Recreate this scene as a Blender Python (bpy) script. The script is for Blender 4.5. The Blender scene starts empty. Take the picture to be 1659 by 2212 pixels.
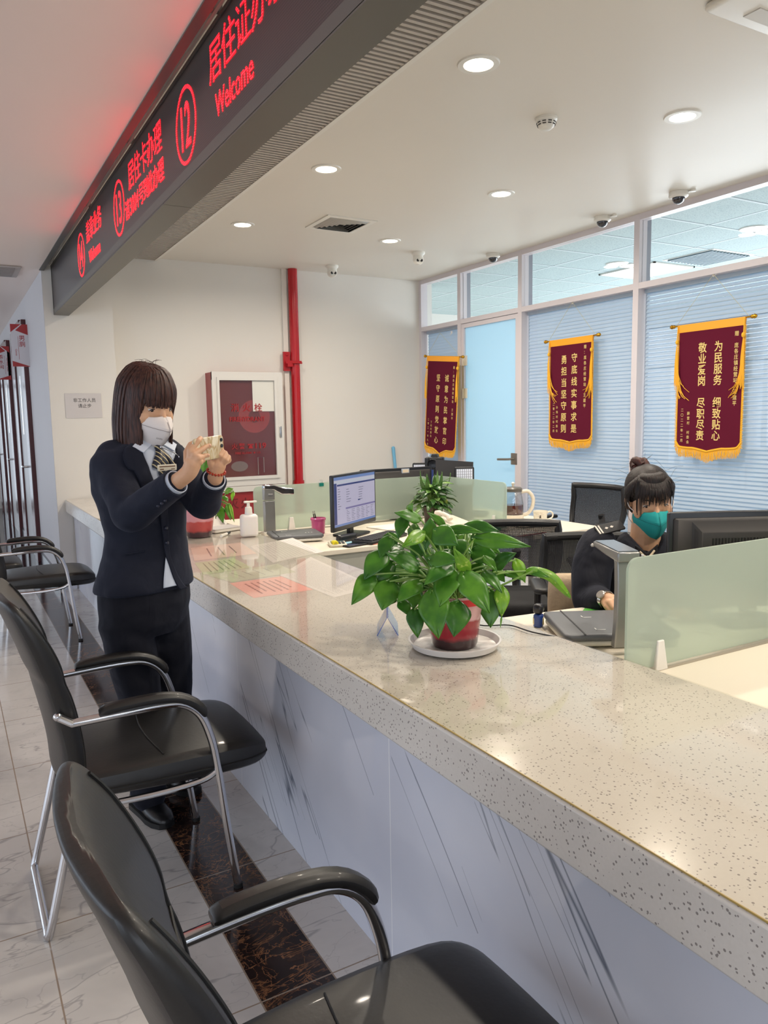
import bpy, bmesh, math, random
from math import sin, cos, pi, radians, sqrt, atan2
from mathutils import Vector as V, Matrix as M4
random.seed(7)
SC = bpy.context.scene
COL = SC.collection
# ---------------------------------------------------------------- camera
FPX = 1655.0; CX, CY = 829.5, 1106.0
CAM_H = 1.46
RX = V((0.86811172, -0.0750079, 0.49066878)); RY = V((-0.49607287, -0.09697273, 0.86284877)); RZ = V((-0.01713898, -0.9924566, -0.12139255))
CAM_R = V((RX[0], RY[0], RZ[0])); CAM_D = V((RX[1], RY[1], RZ[1])); CAM_F = V((RX[2], RY[2], RZ[2]))
CAM_O = V((0, 0, CAM_H))
cd = bpy.data.cameras.new('camera'); cam = bpy.data.objects.new('camera', cd); COL.objects.link(cam)
cd.sensor_fit = 'HORIZONTAL'; cd.sensor_width = 36.0; cd.lens = FPX / 1659.0 * 36.0
cd.clip_start = 0.02; cd.clip_end = 80
mw = M4.Identity(4)
for i in range(3):
    mw[i][0] = CAM_R[i]; mw[i][1] = -CAM_D[i]; mw[i][2] = -CAM_F[i]; mw[i][3] = CAM_O[i]
cam.matrix_world = mw
SC.camera = cam
# ---------------------------------------------------------------- look, world and lights
SC.view_settings.view_transform = 'Standard'; SC.view_settings.look = 'None'
SC.view_settings.gamma = 1.0; SC.view_settings.use_curve_mapping = False
SC.view_settings.exposure = 0.02
SC.cycles.max_bounces = 8; SC.cycles.transparent_max_bounces = 16
wd = bpy.data.worlds.new('world'); SC.world = wd; wd.use_nodes = True
bg = wd.node_tree.nodes['Background']; bg.inputs[0].default_value = (0.78, 0.88, 1.0, 1); bg.inputs[1].default_value = 1.7
ZC = 2.956; ZL = 2.75; XP = 4.70; YB = 7.35; YP = 7.2
def area_light(name, loc, rot, sx, sy, power, color, spread=pi):
    l = bpy.data.lights.new(name, 'AREA'); l.shape = 'RECTANGLE'; l.size = sx; l.size_y = sy
    l.energy = power; l.color = color; l.spread = spread
    o = bpy.data.objects.new(name, l); o.location = loc; o.rotation_euler = rot; COL.objects.link(o); return o
# daylight through the glazed lobby side, the far lobby glazing, the street side behind and the rear office windows
area_light('daylight_lobby_side', (-5.4, 5.5, 1.5), (0, radians(-90), 0), 2.5, 14, 115, (0.74, 0.83, 1.0))
area_light('daylight_street_side', (-1.2, -4.4, 1.5), (radians(90), 0, 0), 6, 2.3, 55, (0.9, 0.93, 1.0))
area_light('daylight_rear_office', (9.4, 4.6, 1.6), (0, radians(90), 0), 2.4, 7.6, 430, (0.86, 0.95, 1.0))
DOWNLIGHT_W = 18.0
# ---------------------------------------------------------------- unprojection of photograph pixels into the room
def ray(px, py):
    d = CAM_R * (px - CX) + CAM_D * (py - CY) + CAM_F * FPX
    return d.normalized()
def onx(px, py, x): r = ray(px, py); return CAM_O + r * (x / r[0])
def ony(px, py, y): r = ray(px, py); return CAM_O + r * (y / r[1])
def onz(px, py, z): r = ray(px, py); return CAM_O + r * ((z - CAM_H) / r[2])
def P(px, py, d): r = ray(px, py); return CAM_O + r * (d / r.dot(CAM_F))
# ---------------------------------------------------------------- materials
def newmat(name):
    m = bpy.data.materials.new(name); m.use_nodes = True; return m
def lin(c):
    return tuple((x / 12.92 if x <= 0.04045 else ((x + 0.055) / 1.055) ** 2.4) for x in c)
def rgb(r, g, b): return lin((r / 255, g / 255, b / 255)) + (1.0,)
class NT:
    def __init__(s, m): s.t = m.node_tree; s.n = s.t.nodes; s.b = s.n.get('Principled BSDF'); s.out = s.n.get('Material Output')
    def add(s, t, **k):
        x = s.n.new(t)
        for a, v in k.items(): setattr(x, a, v)
        return x
    def set(s, sock, v):
        if hasattr(v, 'links') or isinstance(v, bpy.types.NodeSocket): s.t.links.new(v, sock)
        else: sock.default_value = v
    def math(s, op, a, b=0.0, c=0.0, clamp=False):
        x = s.add('ShaderNodeMath', operation=op); x.use_clamp = clamp
        s.set(x.inputs[0], a); s.set(x.inputs[1], b); s.set(x.inputs[2], c); return x.outputs[0]
    def pos(s): return s.add('ShaderNodeTexCoord').outputs['Object']
    def sep(s, v): x = s.add('ShaderNodeSeparateXYZ'); s.set(x.inputs[0], v); return x.outputs
    def mapping(s, v, scale=(1, 1, 1), rot=(0, 0, 0), loc=(0, 0, 0)):
        x = s.add('ShaderNodeMapping'); s.set(x.inputs['Vector'], v); x.inputs['Scale'].default_value = scale; x.inputs['Rotation'].default_value = rot; x.inputs['Location'].default_value = loc; return x.outputs[0]
    def noise(s, v, scale, detail=3, rough=.5, dist=0):
        x = s.add('ShaderNodeTexNoise'); s.set(x.inputs['Vector'], v); x.inputs['Scale'].default_value = scale; x.inputs['Detail'].default_value = detail
        x.inputs['Roughness'].default_value = rough; x.inputs['Distortion'].default_value = dist; return x.outputs[0]
    def voronoi(s, v, scale, feature='F1'):
        x = s.add('ShaderNodeTexVoronoi', feature=feature); s.set(x.inputs['Vector'], v); x.inputs['Scale'].default_value = scale; return x.outputs
    def ramp(s, f, stops, interp='LINEAR'):
        x = s.add('ShaderNodeValToRGB'); s.set(x.inputs[0], f); e = x.color_ramp.elements; x.color_ramp.interpolation = interp
        while len(e) < len(stops): e.new(0.5)
        for i, (p, c) in enumerate(stops): e[i].position = p; e[i].color = c
        return x.outputs[0]
    def mix(s, f, a, b):
        x = s.add('ShaderNodeMix', data_type='RGBA'); s.set(x.inputs[0], f); s.set(x.inputs[6], a); s.set(x.inputs[7], b); return x.outputs[2]
    def vein(s, n, w):   # 1 on the line where noise crosses .5
        d = s.math('ABSOLUTE', s.math('SUBTRACT', n, 0.5)); return s.math('SUBTRACT', 1.0, s.math('DIVIDE', d, w), clamp=True)
    def bump(s, h, strength=.2, dist=.01):
        x = s.add('ShaderNodeBump'); s.set(x.inputs['Height'], h); x.inputs['Strength'].default_value = strength; x.inputs['Distance'].default_value = dist
        s.t.links.new(x.outputs[0], s.b.inputs['Normal'])
MC = {}
def mat(name, col=(.8, .8, .8, 1), rough=.5, metal=0.0, emit=None, es=0, alpha=1, trans=0, coat=0, spec=None, bumps=None, sheen=0, sss=0, ior=None):
    if name in MC: return MC[name]
    m = newmat(name); n = NT(m); b = n.b
    b.inputs['Base Color'].default_value = col; b.inputs['Roughness'].default_value = rough; b.inputs['Metallic'].default_value = metal
    b.inputs['Alpha'].default_value = alpha; b.inputs['Transmission Weight'].default_value = trans; b.inputs['Coat Weight'].default_value = coat
    if ior: b.inputs['IOR'].default_value = ior
    b.inputs['Coat Roughness'].default_value = .06
    if spec is not None: b.inputs['Specular IOR Level'].default_value = spec
    if sheen: b.inputs['Sheen Weight'].default_value = sheen
    if sss: b.inputs['Subsurface Weight'].default_value = sss; b.inputs['Subsurface Radius'].default_value = (.02, .008, .004)
    if emit: b.inputs['Emission Color'].default_value = emit; b.inputs['Emission Strength'].default_value = es
    if bumps: n.bump(n.noise(n.pos(), bumps[0], 4), bumps[1], bumps[2])
    MC[name] = m; return m
def thin_glass(name, tint=(1, 1, 1, 1), gloss=.08, rough=.02):
    if name in MC: return MC[name]
    m = newmat(name); n = NT(m)
    t = n.add('ShaderNodeBsdfTransparent'); t.inputs[0].default_value = tint
    g = n.add('ShaderNodeBsdfGlossy'); g.inputs['Roughness'].default_value = rough
    lw = n.add('ShaderNodeLayerWeight'); lw.inputs[0].default_value = .5
    f = n.math('ADD', n.math('MULTIPLY', n.math('POWER', lw.outputs[1], 5.0), .5), gloss * .3, clamp=True)
    mx = n.add('ShaderNodeMixShader'); n.set(mx.inputs[0], f); n.t.links.new(t.outputs[0], mx.inputs[1]); n.t.links.new(g.outputs[0], mx.inputs[2])
    n.t.links.new(mx.outputs[0], n.out.inputs[0]); MC[name] = m; return m
def frosted(name, col, see=.25, diff=.45, trl=.3, gloss=.04):
    """sandblasted glass: part diffuse, part translucent, part softly see-through"""
    if name in MC: return MC[name]
    m = newmat(name); n = NT(m); L = n.t.links
    d = n.add('ShaderNodeBsdfDiffuse'); d.inputs[0].default_value = col
    t = n.add('ShaderNodeBsdfTranslucent'); t.inputs[0].default_value = col
    r = n.add('ShaderNodeBsdfRefraction'); r.inputs['Color'].default_value = tuple(min(1, c * 1.15 + .1) for c in col[:3]) + (1,); r.inputs['Roughness'].default_value = .35; r.inputs['IOR'].default_value = 1.02
    g = n.add('ShaderNodeBsdfGlossy'); g.inputs['Roughness'].default_value = .15
    m1 = n.add('ShaderNodeMixShader'); m1.inputs[0].default_value = trl / (diff + trl); L.new(d.outputs[0], m1.inputs[1]); L.new(t.outputs[0], m1.inputs[2])
    m2 = n.add('ShaderNodeMixShader'); m2.inputs[0].default_value = see; L.new(m1.outputs[0], m2.inputs[1]); L.new(r.outputs[0], m2.inputs[2])
    m3 = n.add('ShaderNodeMixShader'); m3.inputs[0].default_value = gloss; L.new(m2.outputs[0], m3.inputs[1]); L.new(g.outputs[0], m3.inputs[2])
    L.new(m3.outputs[0], n.out.inputs[0]); MC[name] = m; return m
# ---------------------------------------------------------------- mesh builder
def frame(o, x, y, z=None):
    x = V(x).normalized(); y = V(y); y = (y - x * y.dot(x)).normalized(); z = x.cross(y)
    m = M4.Identity(4)
    for i in range(3): m[i][0] = x[i]; m[i][1] = y[i]; m[i][2] = z[i]; m[i][3] = o[i]
    return m
def rotz(a): return M4.Rotation(a, 4, 'Z')
class MB:
    def __init__(s): s.v = []; s.f = []
    def addm(s, vs, fs, mt=None):
        k = len(s.v)
        s.v += [tuple(mt @ V(p)) if mt else tuple(p) for p in vs]; s.f += [tuple(i + k for i in f) for f in fs]; return s
    def box(s, c, d, mt=None, rz=0):
        x, y, z = d[0] / 2, d[1] / 2, d[2] / 2
        R = M4.Translation(V(c)) @ rotz(rz)
        if mt: R = mt @ R
        vs = [(a * x, b * y, e * z) for a in (-1, 1) for b in (-1, 1) for e in (-1, 1)]
        return s.addm(vs, [(0, 1, 3, 2), (4, 6, 7, 5), (0, 4, 5, 1), (2, 3, 7, 6), (0, 2, 6, 4), (1, 5, 7, 3)], R)
    def bb(s, x0, x1, y0, y1, z0, z1, mt=None): return s.box(((x0 + x1) / 2, (y0 + y1) / 2, (z0 + z1) / 2), (x1 - x0, y1 - y0, z1 - z0), mt)
    def rbox(s, c, d, r=.01, seg=3, mt=None, rz=0, er=None):
        """box with rounded vertical edges (corner radius r in XY) and softened top/bottom (er)"""
        x, y, z = d[0] / 2, d[1] / 2, d[2] / 2; er = min(er if er is not None else r * .5, z * .98); r = min(r, x * .99, y * .99)
        R = M4.Translation(V(c)) @ rotz(rz)
        if mt: R = mt @ R
        def ring(off, zz):
            o = []
            rr = max(r - off, .0005)
            for cx, cy, a0 in ((x - r, y - r, 0), (-x + r, y - r, 90), (-x + r, -y + r, 180), (x - r, -y + r, 270)):
                for k in range(seg + 1):
                    a = radians(a0 + 90 * k / seg); o.append((cx + rr * cos(a), cy + rr * sin(a), zz))
            return o
        rings = [ring(er, -z)]
        for k in range(1, 4): a = k / 3 * pi / 2; rings.append(ring(er * (1 - sin(a)), -z + er * (1 - cos(a))))
        for k in range(0, 4): a = k / 3 * pi / 2; rings.append(ring(er * (1 - cos(a)), z - er * (1 - sin(a))))
        return s.rings(rings, R)
    def rings(s, rings, mt=None, caps=True, closed=False):
        n = len(rings[0]); vs = [p for r in rings for p in r]; fs = []
        for i in range(len(rings) - 1 + (1 if closed else 0)):
            a = i * n; b = ((i + 1) % len(rings)) * n
            for j in range(n): k = (j + 1) % n; fs.append((a + j, a + k, b + k, b + j))
        if caps and not closed: fs.append(tuple(range(n))[::-1]); fs.append(tuple(range(len(vs) - n, len(vs))))
        return s.addm(vs, fs, mt)
    def tube(s, pts, r, n=10, mt=None, flat=1.0, up=None, caps=True):
        pts = [V(p) for p in pts]; rs = r if isinstance(r, (list, tuple)) else [r] * len(pts)
        rings = []; prev = None
        for i, p in enumerate(pts):
            t = (pts[min(i + 1, len(pts) - 1)] - pts[max(i - 1, 0)]).normalized()
            if prev is None:
                u = V(up) if up else (V((0, 0, 1)) if abs(t.z) < .9 else V((1, 0, 0)))
            else: u = prev
            u = (u - t * u.dot(t)).normalized(); prev = u; w = t.cross(u)
            rings.append([tuple(p + (u * cos(2 * pi * k / n) * flat + w * sin(2 * pi * k / n)) * rs[i]) for k in range(n)])
        return s.rings(rings, mt, caps)
    def lathe(s, prof, n=24, c=(0, 0, 0), mt=None, sx=1, sy=1, caps=True):
        R = M4.Translation(V(c));
        if mt: R = mt @ R
        return s.rings([[(r * sx * cos(2 * pi * k / n), r * sy * sin(2 * pi * k / n), z) for k in range(n)] for r, z in prof], R, caps)
    def sphere(s, c, r, n=16, m=10, mt=None, sc=(1, 1, 1)):
        pr = [(max(r * sin(pi * k / m), r * .01), -r * cos(pi * k / m)) for k in range(m + 1)]
        R = M4.Translation(V(c)) @ M4.Diagonal((sc[0], sc[1], sc[2], 1))
        if mt: R = mt @ R
        return s.lathe(pr, n, mt=R)
    def prism(s, poly, h, mt=None):
        n = len(poly); vs = [(p[0], p[1], 0) for p in poly] + [(p[0], p[1], h) for p in poly]
        return s.addm(vs, [tuple(range(n))[::-1], tuple(range(n, 2 * n))] + [(i, (i + 1) % n, n + (i + 1) % n, n + i) for i in range(n)], mt)
    def quad(s, a, b, c, d): return s.addm([a, b, c, d], [(0, 1, 2, 3)])
    def grid(s, fn, nu, nv, mt=None, wrap=False):
        vs = [fn(i / nu, j / nv) for j in range(nv + 1) for i in range(nu + 1)]
        fs = [(j * (nu + 1) + i, j * (nu + 1) + i + 1, (j + 1) * (nu + 1) + i + 1, (j + 1) * (nu + 1) + i) for j in range(nv) for i in range(nu)]
        return s.addm(vs, fs, mt)
    def build(s, name, m, parent=None, world=False, bevel=0, smooth=35, solid=0, subsurf=0):
        me = bpy.data.meshes.new(name)
        vs = s.v
        if world and parent is not None:
            inv = parent_mat(parent).inverted(); vs = [tuple(inv @ V(p)) for p in vs]
        me.from_pydata(vs, [], s.f); me.update()
        bm = bmesh.new(); bm.from_mesh(me); bmesh.ops.recalc_face_normals(bm, faces=bm.faces); bm.to_mesh(me); bm.free()
        if smooth:
            for p in me.polygons: p.use_smooth = True
            me.set_sharp_from_angle(angle=radians(smooth))
        me.materials.append(m)
        o = bpy.data.objects.new(name, me); COL.objects.link(o)
        if parent is not None: o.parent = parent
        if solid: md = o.modifiers.new('solidify', 'SOLIDIFY'); md.thickness = solid; md.offset = 0
        if subsurf: md = o.modifiers.new('subsurf', 'SUBSURF'); md.levels = subsurf; md.render_levels = subsurf
        if bevel: md = o.modifiers.new('bevel', 'BEVEL'); md.width = bevel; md.segments = 2; md.limit_method = 'ANGLE'
        return o
def parent_mat(o):
    m = M4.Translation(o.location) @ o.rotation_euler.to_matrix().to_4x4()
    return parent_mat(o.parent) @ m if o.parent else m
def thing(name, label, cat, loc=(0, 0, 0), rz=0, group=None):
    o = bpy.data.objects.new(name, None); o.empty_display_size = .05; COL.objects.link(o)
    o.location = loc; o.rotation_euler = (0, 0, rz); o['label'] = label; o['category'] = cat
    if group: o['group'] = group
    return o
def tag(o, label, cat, group=None):
    o['label'] = label; o['category'] = cat
    if group: o['group'] = group
    return o
def struct(o, label=None):
    o['kind'] = 'structure'
    if label: o['label'] = label
    return o
def dup(root, loc, rz, label, group=None):
    r = root.copy(); COL.objects.link(r); r.location = loc; r.rotation_euler = (0, 0, rz); r['label'] = label
    if group: r['group'] = group
    for ch in list(root.children):
        c = ch.copy(); COL.objects.link(c); c.parent = r
        for g in ch.children: d = g.copy(); COL.objects.link(d); d.parent = c
    return r
# ---------------------------------------------------------------- lettering
TXC = {}
def glyphs(t, bold=0.0):
    bold = min(bold, .012) if ord(t[0]) < 0x2000 else bold * .35
    k = (t, bold)
    if k in TXC: return TXC[k]
    cu = bpy.data.curves.new('t', 'FONT'); cu.body = t; cu.size = 1.0; cu.offset = bold; cu.fill_mode = 'FRONT'; cu.resolution_u = 3
    o = bpy.data.objects.new('t', cu); COL.objects.link(o)
    dg = bpy.context.evaluated_depsgraph_get(); dg.update()
    me = bpy.data.meshes.new_from_object(o.evaluated_get(dg))
    vs = [tuple(v.co) for v in me.vertices]; fs = [tuple(p.vertices) for p in me.polygons]
    bpy.data.objects.remove(o); bpy.data.meshes.remove(me); bpy.data.curves.remove(cu)
    if not vs: vs = [(0, 0, 0), (.001, 0, 0), (0, .001, 0)]; fs = [(0, 1, 2)]
    xs = [v[0] for v in vs]; ys = [v[1] for v in vs]
    TXC[k] = (vs, fs, (min(xs), max(xs), min(ys), max(ys))); return TXC[k]
def tfit(mb, t, cx, cy, w, h, mt, bold=0.0, shear=0.0):
    """whole string scaled so that its box is w x h, centred at (cx, cy) in the frame mt"""
    vs, fs, (x0, x1, y0, y1) = glyphs(t, bold); sx = w / (x1 - x0); sy = h / (y1 - y0)
    mb.addm([((v[0] - (x0 + x1) / 2) * sx + cx + shear * (v[1] - (y0 + y1) / 2) * sy, (v[1] - (y0 + y1) / 2) * sy + cy, 0) for v in vs], fs, mt)
def tchar(mb, ch, cx, cy, em, mt, bold=0.0, ax=1.0):
    vs, fs, bb = glyphs(ch, bold)
    wide = ord(ch) > 0x2000
    ox = .5 if wide else (bb[0] + bb[1]) / 2
    mb.addm([((v[0] - ox) * em * ax + cx, (v[1] - .37) * em + cy, 0) for v in vs], fs, mt)
def tcol(mb, s, cx, y_top, y_bot, em, mt, bold=0.0, ax=1.0):
    n = len(s)
    for i, ch in enumerate(s):
        if ch == ' ': continue
        y = y_top + (y_bot - y_top) * (i + .5) / n
        tchar(mb, ch, cx, y, em, mt, bold, ax)
def trow(mb, s, x0, x1, cy, em, mt, bold=0.0, ax=1.0):
    n = len(s)
    for i, ch in enumerate(s):
        if ch != ' ': tchar(mb, ch, x0 + (x1 - x0) * (i + .5) / n, cy, em, mt, bold, ax)
F_XNEG = lambda x, y, z: frame((x, y, z), (0, -1, 0), (0, 0, 1))      # plane facing -x : right = -y, up = z
F_YNEG = lambda x, y, z: frame((x, y, z), (1, 0, 0), (0, 0, 1))       # plane facing -y
# ================================================================ room materials
def paint(name, col, rough=.6):
    m = newmat(name); n = NT(m); c = n.mix(n.noise(n.pos(), 1.7, 4), col, tuple(x * .96 for x in col[:3]) + (1,))
    n.set(n.b.inputs['Base Color'], c); n.b.inputs['Roughness'].default_value = rough; n.b.inputs['Specular IOR Level'].default_value = .3; return m
M_wall = paint('wall_paint', rgb(226, 221, 213)); M_ceil = paint('ceiling_paint', rgb(226, 220, 209), .45)
M_lobceil = paint('lobby_ceiling_paint', rgb(238, 222, 212), .35)
def floor_mat():
    m = newmat('floor_marble_tiles'); n = NT(m); p = n.pos(); x, y, z = n.sep(p)
    cl = n.noise(p, 1.6, 5, .6, .6)
    base = n.ramp(cl, [(.3, rgb(178, 174, 170)), (.55, rgb(206, 202, 197)), (.8, rgb(190, 186, 182))])
    q = n.mapping(p, (1.1, 3.2, 1), (0, 0, radians(18)))
    v1 = n.vein(n.noise(q, 1.3, 4, .5, .5), .008); v2 = n.vein(n.noise(n.mapping(p, (1.6, 2.6, 1), (0, 0, radians(-30))), 2.3, 4, .55, .3), .006)
    vv = n.math('MULTIPLY', n.math('MAXIMUM', v1, n.math('MULTIPLY', v2, .5)), .55)
    light = n.mix(vv, base, rgb(128, 124, 126))
    # emperador strip
    dn = n.noise(p, 7, 6, .65, .4)
    dbase = n.ramp(dn, [(.35, rgb(30, 22, 22)), (.6, rgb(52, 38, 34)), (.8, rgb(86, 62, 48))])
    w1 = n.vein(n.noise(n.mapping(p, (1, 1.6, 1)), 5.5, 6, .6, 1.6), .014); w2 = n.vein(n.noise(n.mapping(p, (1.5, 1, 1), (0, 0, 1.1)), 8.5, 5, .6, 1.0), .010)
    ww = n.math('MULTIPLY', n.math('MAXIMUM', w1, w2), n.math('SUBTRACT', n.math('MULTIPLY', n.noise(p, 4.0, 3), 3.2), 1.15), clamp=True)
    dark = n.mix(ww, dbase, rgb(176, 122, 82))
    strip = n.math('MULTIPLY', n.math('GREATER_THAN', x, .588), n.math('LESS_THAN', x, .787))
    col = n.mix(strip, light, dark)
    def line(c, at, w=.0022): return n.math('LESS_THAN', n.math('ABSOLUTE', n.math('SUBTRACT', c, at)), w)
    g = line(x, .588)
    for a in (.787, .151): g = n.math('MAXIMUM', g, line(x, a))
    left = n.math('LESS_THAN', x, .15)
    gx = n.math('MULTIPLY', left, n.math('LESS_THAN', n.math('PINGPONG', n.math('SUBTRACT', x, .151), .3), .0022))
    gy = n.math('LESS_THAN', n.math('PINGPONG', n.math('SUBTRACT', y, 1.705), .3), .0022)
    g = n.math('MAXIMUM', n.math('MAXIMUM', g, gx), gy)
    col = n.mix(g, col, rgb(150, 134, 118))
    n.set(n.b.inputs['Base Color'], col); n.set(n.b.inputs['Roughness'], n.math('ADD', .09, n.math('MULTIPLY', n.noise(p, 4, 3), .08)))
    return m
VEIN = 42
def panel_marble():
    m = newmat('counter_panel_marble'); n = NT(m); p = n.pos()
    c = n.noise(p, 1.3, 4, .5)
    base = n.ramp(c, [(.3, rgb(196, 199, 212)), (.7, rgb(222, 223, 230))])
    # veins: long thin streaks running down towards the near end of the counter
    q = n.mapping(p, (1, 1, 1), (radians(VEIN), 0, 0))
    q1 = n.mapping(q, (1, 1.0, .055))
    v1 = n.vein(n.noise(q1, 3.4, 3, .5, .0), .0048); v2 = n.vein(n.noise(n.mapping(q, (1, 1.15, .075), loc=(5, 2, 1)), 6.0, 3, .5, .0), .006)
    gate = n.math('GREATER_THAN', n.noise(n.mapping(q, (1, 1, .35), loc=(3, 1, 2)), 2.6, 3), .52)
    gate2 = n.math('GREATER_THAN', n.noise(n.mapping(q, (1, 1, .35), loc=(9, 4, 2)), 3.4, 2), .54)
    v = n.math('MAXIMUM', n.math('MULTIPLY', v1, gate), n.math('MULTIPLY', n.math('MULTIPLY', v2, gate2), .8))
    col = n.mix(n.math('MULTIPLY', v, .85), base, rgb(88, 96, 112))
    x, y, z = n.sep(p)
    g = n.math('LESS_THAN', n.math('PINGPONG', n.math('SUBTRACT', y, 2.245), .6), .0016)
    col = n.mix(g, col, rgb(232, 232, 234))
    n.set(n.b.inputs['Base Color'], col); n.b.inputs['Roughness'].default_value = .07; return m
def quartz():
    m = newmat('counter_quartz'); n = NT(m); p = n.pos()
    base = n.ramp(n.noise(p, 2.5, 4), [(.3, rgb(214, 207, 198)), (.7, rgb(226, 220, 212))])
    base = n.mix(n.math('MULTIPLY', n.noise(p, 160, 2), .25), base, rgb(184, 176, 164))
    vo = n.voronoi(n.mapping(p, (1, 1, 1)), 145); d = vo['Distance']; rnd = n.sep(vo['Color'])[0]
    s = n.math('MULTIPLY', n.math('LESS_THAN', d, n.math('MULTIPLY', rnd, .34)), n.math('GREATER_THAN', rnd, .42))
    col = n.mix(n.math('MULTIPLY', s, .75), base, rgb(112, 102, 98))
    n.set(n.b.inputs['Base Color'], col); n.b.inputs['Roughness'].default_value = .16; return m
M_floor = floor_mat(); M_panel = panel_marble(); M_quartz = quartz()
M_alu = mat('white_aluminium', rgb(214, 206, 208), .35); M_alu_d = mat('grey_aluminium_reveal', rgb(150, 150, 158), .35, .2)
M_redwood = mat('dark_red_lacquer', rgb(74, 28, 30), .25); M_corr = paint('corridor_wall_paint', rgb(196, 194, 196))
M_glass = thin_glass('clear_glass')
# ================================================================ shell
b = MB(); b.bb(-5, 9, -4, 15, -.1, 0); struct(b.build('floor', M_floor, smooth=0))
b = MB(); b.bb(-5, .80, -4, 15, ZL, ZL + .3); b.bb(.80, .96, YP + .002, 15, ZL + .001, ZL + .3); struct(b.build('ceiling', M_lobceil, smooth=0))
b = MB(); b.bb(.80, XP + .02, -4, YB + .1, ZC, ZC + .12); b.bb(.80, .83, -4, 15, ZL + .05, ZC + .1); struct(b.build('ceiling_office', M_ceil, smooth=0))
# back wall of the counter hall, pier in front of it with the corridor wall behind
b = MB(); b.bb(1.3, XP + .14, YB, YB + .15, 0, ZC + .1); struct(b.build('wall_back', M_wall, smooth=0))
b = MB(); b.bb(.812, 1.372, YP, YB + .15, 0, ZC + .1); struct(b.build('wall_pier', M_wall, smooth=0))
b = MB(); b.bb(3.035, 3.085, YB - .03, YB, 0, ZC); struct(b.build('trim_1', M_wall, smooth=0))
b = MB(); b.bb(.81, .95, YB + .15, 15, 0, ZL); b.bb(.81, 1.0, YP + .001, YB + .15, 0, ZC); struct(b.build('wall_corridor', M_corr, smooth=0))
b = MB(); b.bb(.79, .81, YP, 15, 0, .12); struct(b.build('baseboard_corridor', mat('corridor_skirting', rgb(60, 58, 66), .15), smooth=0))
b = MB(); b.bb(.80, .93, YP - .012, YP, 0, .12); struct(b.build('baseboard_pier', M_panel, smooth=0))
m = mat('corridor_dark_floor', rgb(44, 40, 44), .07); b = MB(); b.bb(.0, .789, 7.55, 14.98, 0, .0015); struct(b.build('floor_corridor', m, smooth=0))
# corridor doors : dark red casings with a grey leaf
def corridor_door(nm, y0, y1):
    d = MB(); d.bb(.785, .81, y0, y1, 0, 2.48); o = struct(d.build(nm, mat('door_leaf_grey', rgb(168, 166, 166), .4), smooth=0))
    f = MB(); f.bb(.765, .812, y0 - .30, y0, 0, 2.53); f.bb(.765, .812, y1, y1 + .30, 0, 2.53); f.bb(.765, .812, y0, y1, 2.48, 2.56)
    f.build('door_casing', M_redwood, o, bevel=.006, smooth=0)
    g = MB(); g.bb(.782, .787, y0 + .45, y0 + .52, 1.35, 2.0); g.build('door_window', mat('bright_slot_glass', rgb(220, 225, 232), .1, emit=(.8, .9, 1, 1), es=.5), o)
    h = MB(); h.tube([(.775, y0 + .12, 1.0), (.72, y0 + .12, 1.0), (.72, y0 + .26, 1.0)], .011); h.build('door_handle', mat('steel', rgb(190, 190, 192), .2, 1), o)
corridor_door('door_2', 9.1, 9.95); corridor_door('door_3', 11.3, 12.2); corridor_door('door_4', 13.4, 14.3)
# lobby outer walls with glazing
M_frame = mat('dark_window_frame', rgb(84, 88, 96), .4, .5)
def glazed_wall(nm, win, along, pos, a0, a1, zt, wa0, wa1, wz0, wz1, nmul):
    """wall in the plane along=const with one big glazed opening"""
    w = MB(); t = .15
    def bx(m, u0, u1, z0, z1, th=t, off=0):
        if along == 'x': m.bb(pos - th / 2 + off, pos + th / 2 + off, u0, u1, z0, z1)
        else: m.bb(u0, u1, pos - th / 2 + off, pos + th / 2 + off, z0, z1)
    bx(w, a0, wa0, 0, zt); bx(w, wa1, a1, 0, zt); bx(w, wa0, wa1, 0, wz0); bx(w, wa0, wa1, wz1, zt)
    struct(w.build(nm, M_wall, smooth=0))
    f = MB()
    bx(f, wa0, wa1, wz0, wz0 + .06, .1); bx(f, wa0, wa1, wz1 - .06, wz1, .1); bx(f, wa0, wa1, 2.1, 2.16, .1)
    for k in range(nmul + 1):
        u = wa0 + (wa1 - wa0 - .06) * k / nmul; bx(f, u, u + .06, wz0, wz1, .1)
    o = struct(f.build(win, M_frame, smooth=0))
    g = MB(); bx(g, wa0, wa1, wz0, wz1, .01); g.build('pane', M_glass, o, smooth=0)
glazed_wall('wall_left', 'window_1', 'x', -5.05, -4, 15, ZL + .3, -1.5, 13.0, .05, 2.6, 9)
glazed_wall('wall_far', 'window_2', 'y', 15.05, -5, 1.0, ZL + .3, -4.6, .72, .05, 2.6, 4)
glazed_wall('wall_rear', 'window_3', 'y', -4.05, -5, 9.2, 3.3, -4.5, 2.0, .05, 2.6, 5)
# ================================================================ office glass partition (x = XP)
LAYS = [(YB, 6.615), (6.56, 5.655), (5.60, 4.285), (4.235, 2.9), (2.85, 1.5), (1.45, .1)]
fr = MB()
fr.bb(XP - .03, XP + .05, -1.5, YB, ZC - .045, ZC)                       # head rail
fr.bb(XP - .03, XP + .05, -1.5, YB, 2.405, 2.45)                         # transom rail
fr.bb(XP - .03, XP + .05, -1.5, YB, 0, .1)
fr.bb(XP - .0312, XP + .0512, YB - .045, YB, .001, ZC - .001)
MULL = [6.588, 5.628, 4.262, 2.875, 1.475, .1]
for y in MULL: fr.bb(XP - .0312, XP + .0512, y - .027, y + .027, .001, ZC - .001)
struct(fr.build('trim_2', M_alu, smooth=0))
rv = MB()
for y in MULL: rv.bb(XP + .05, XP + .10, y - .022, y + .022, .05, ZC)
rv.bb(XP + .05, XP + .10, -1.5, YB, ZC - .03, ZC)
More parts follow.
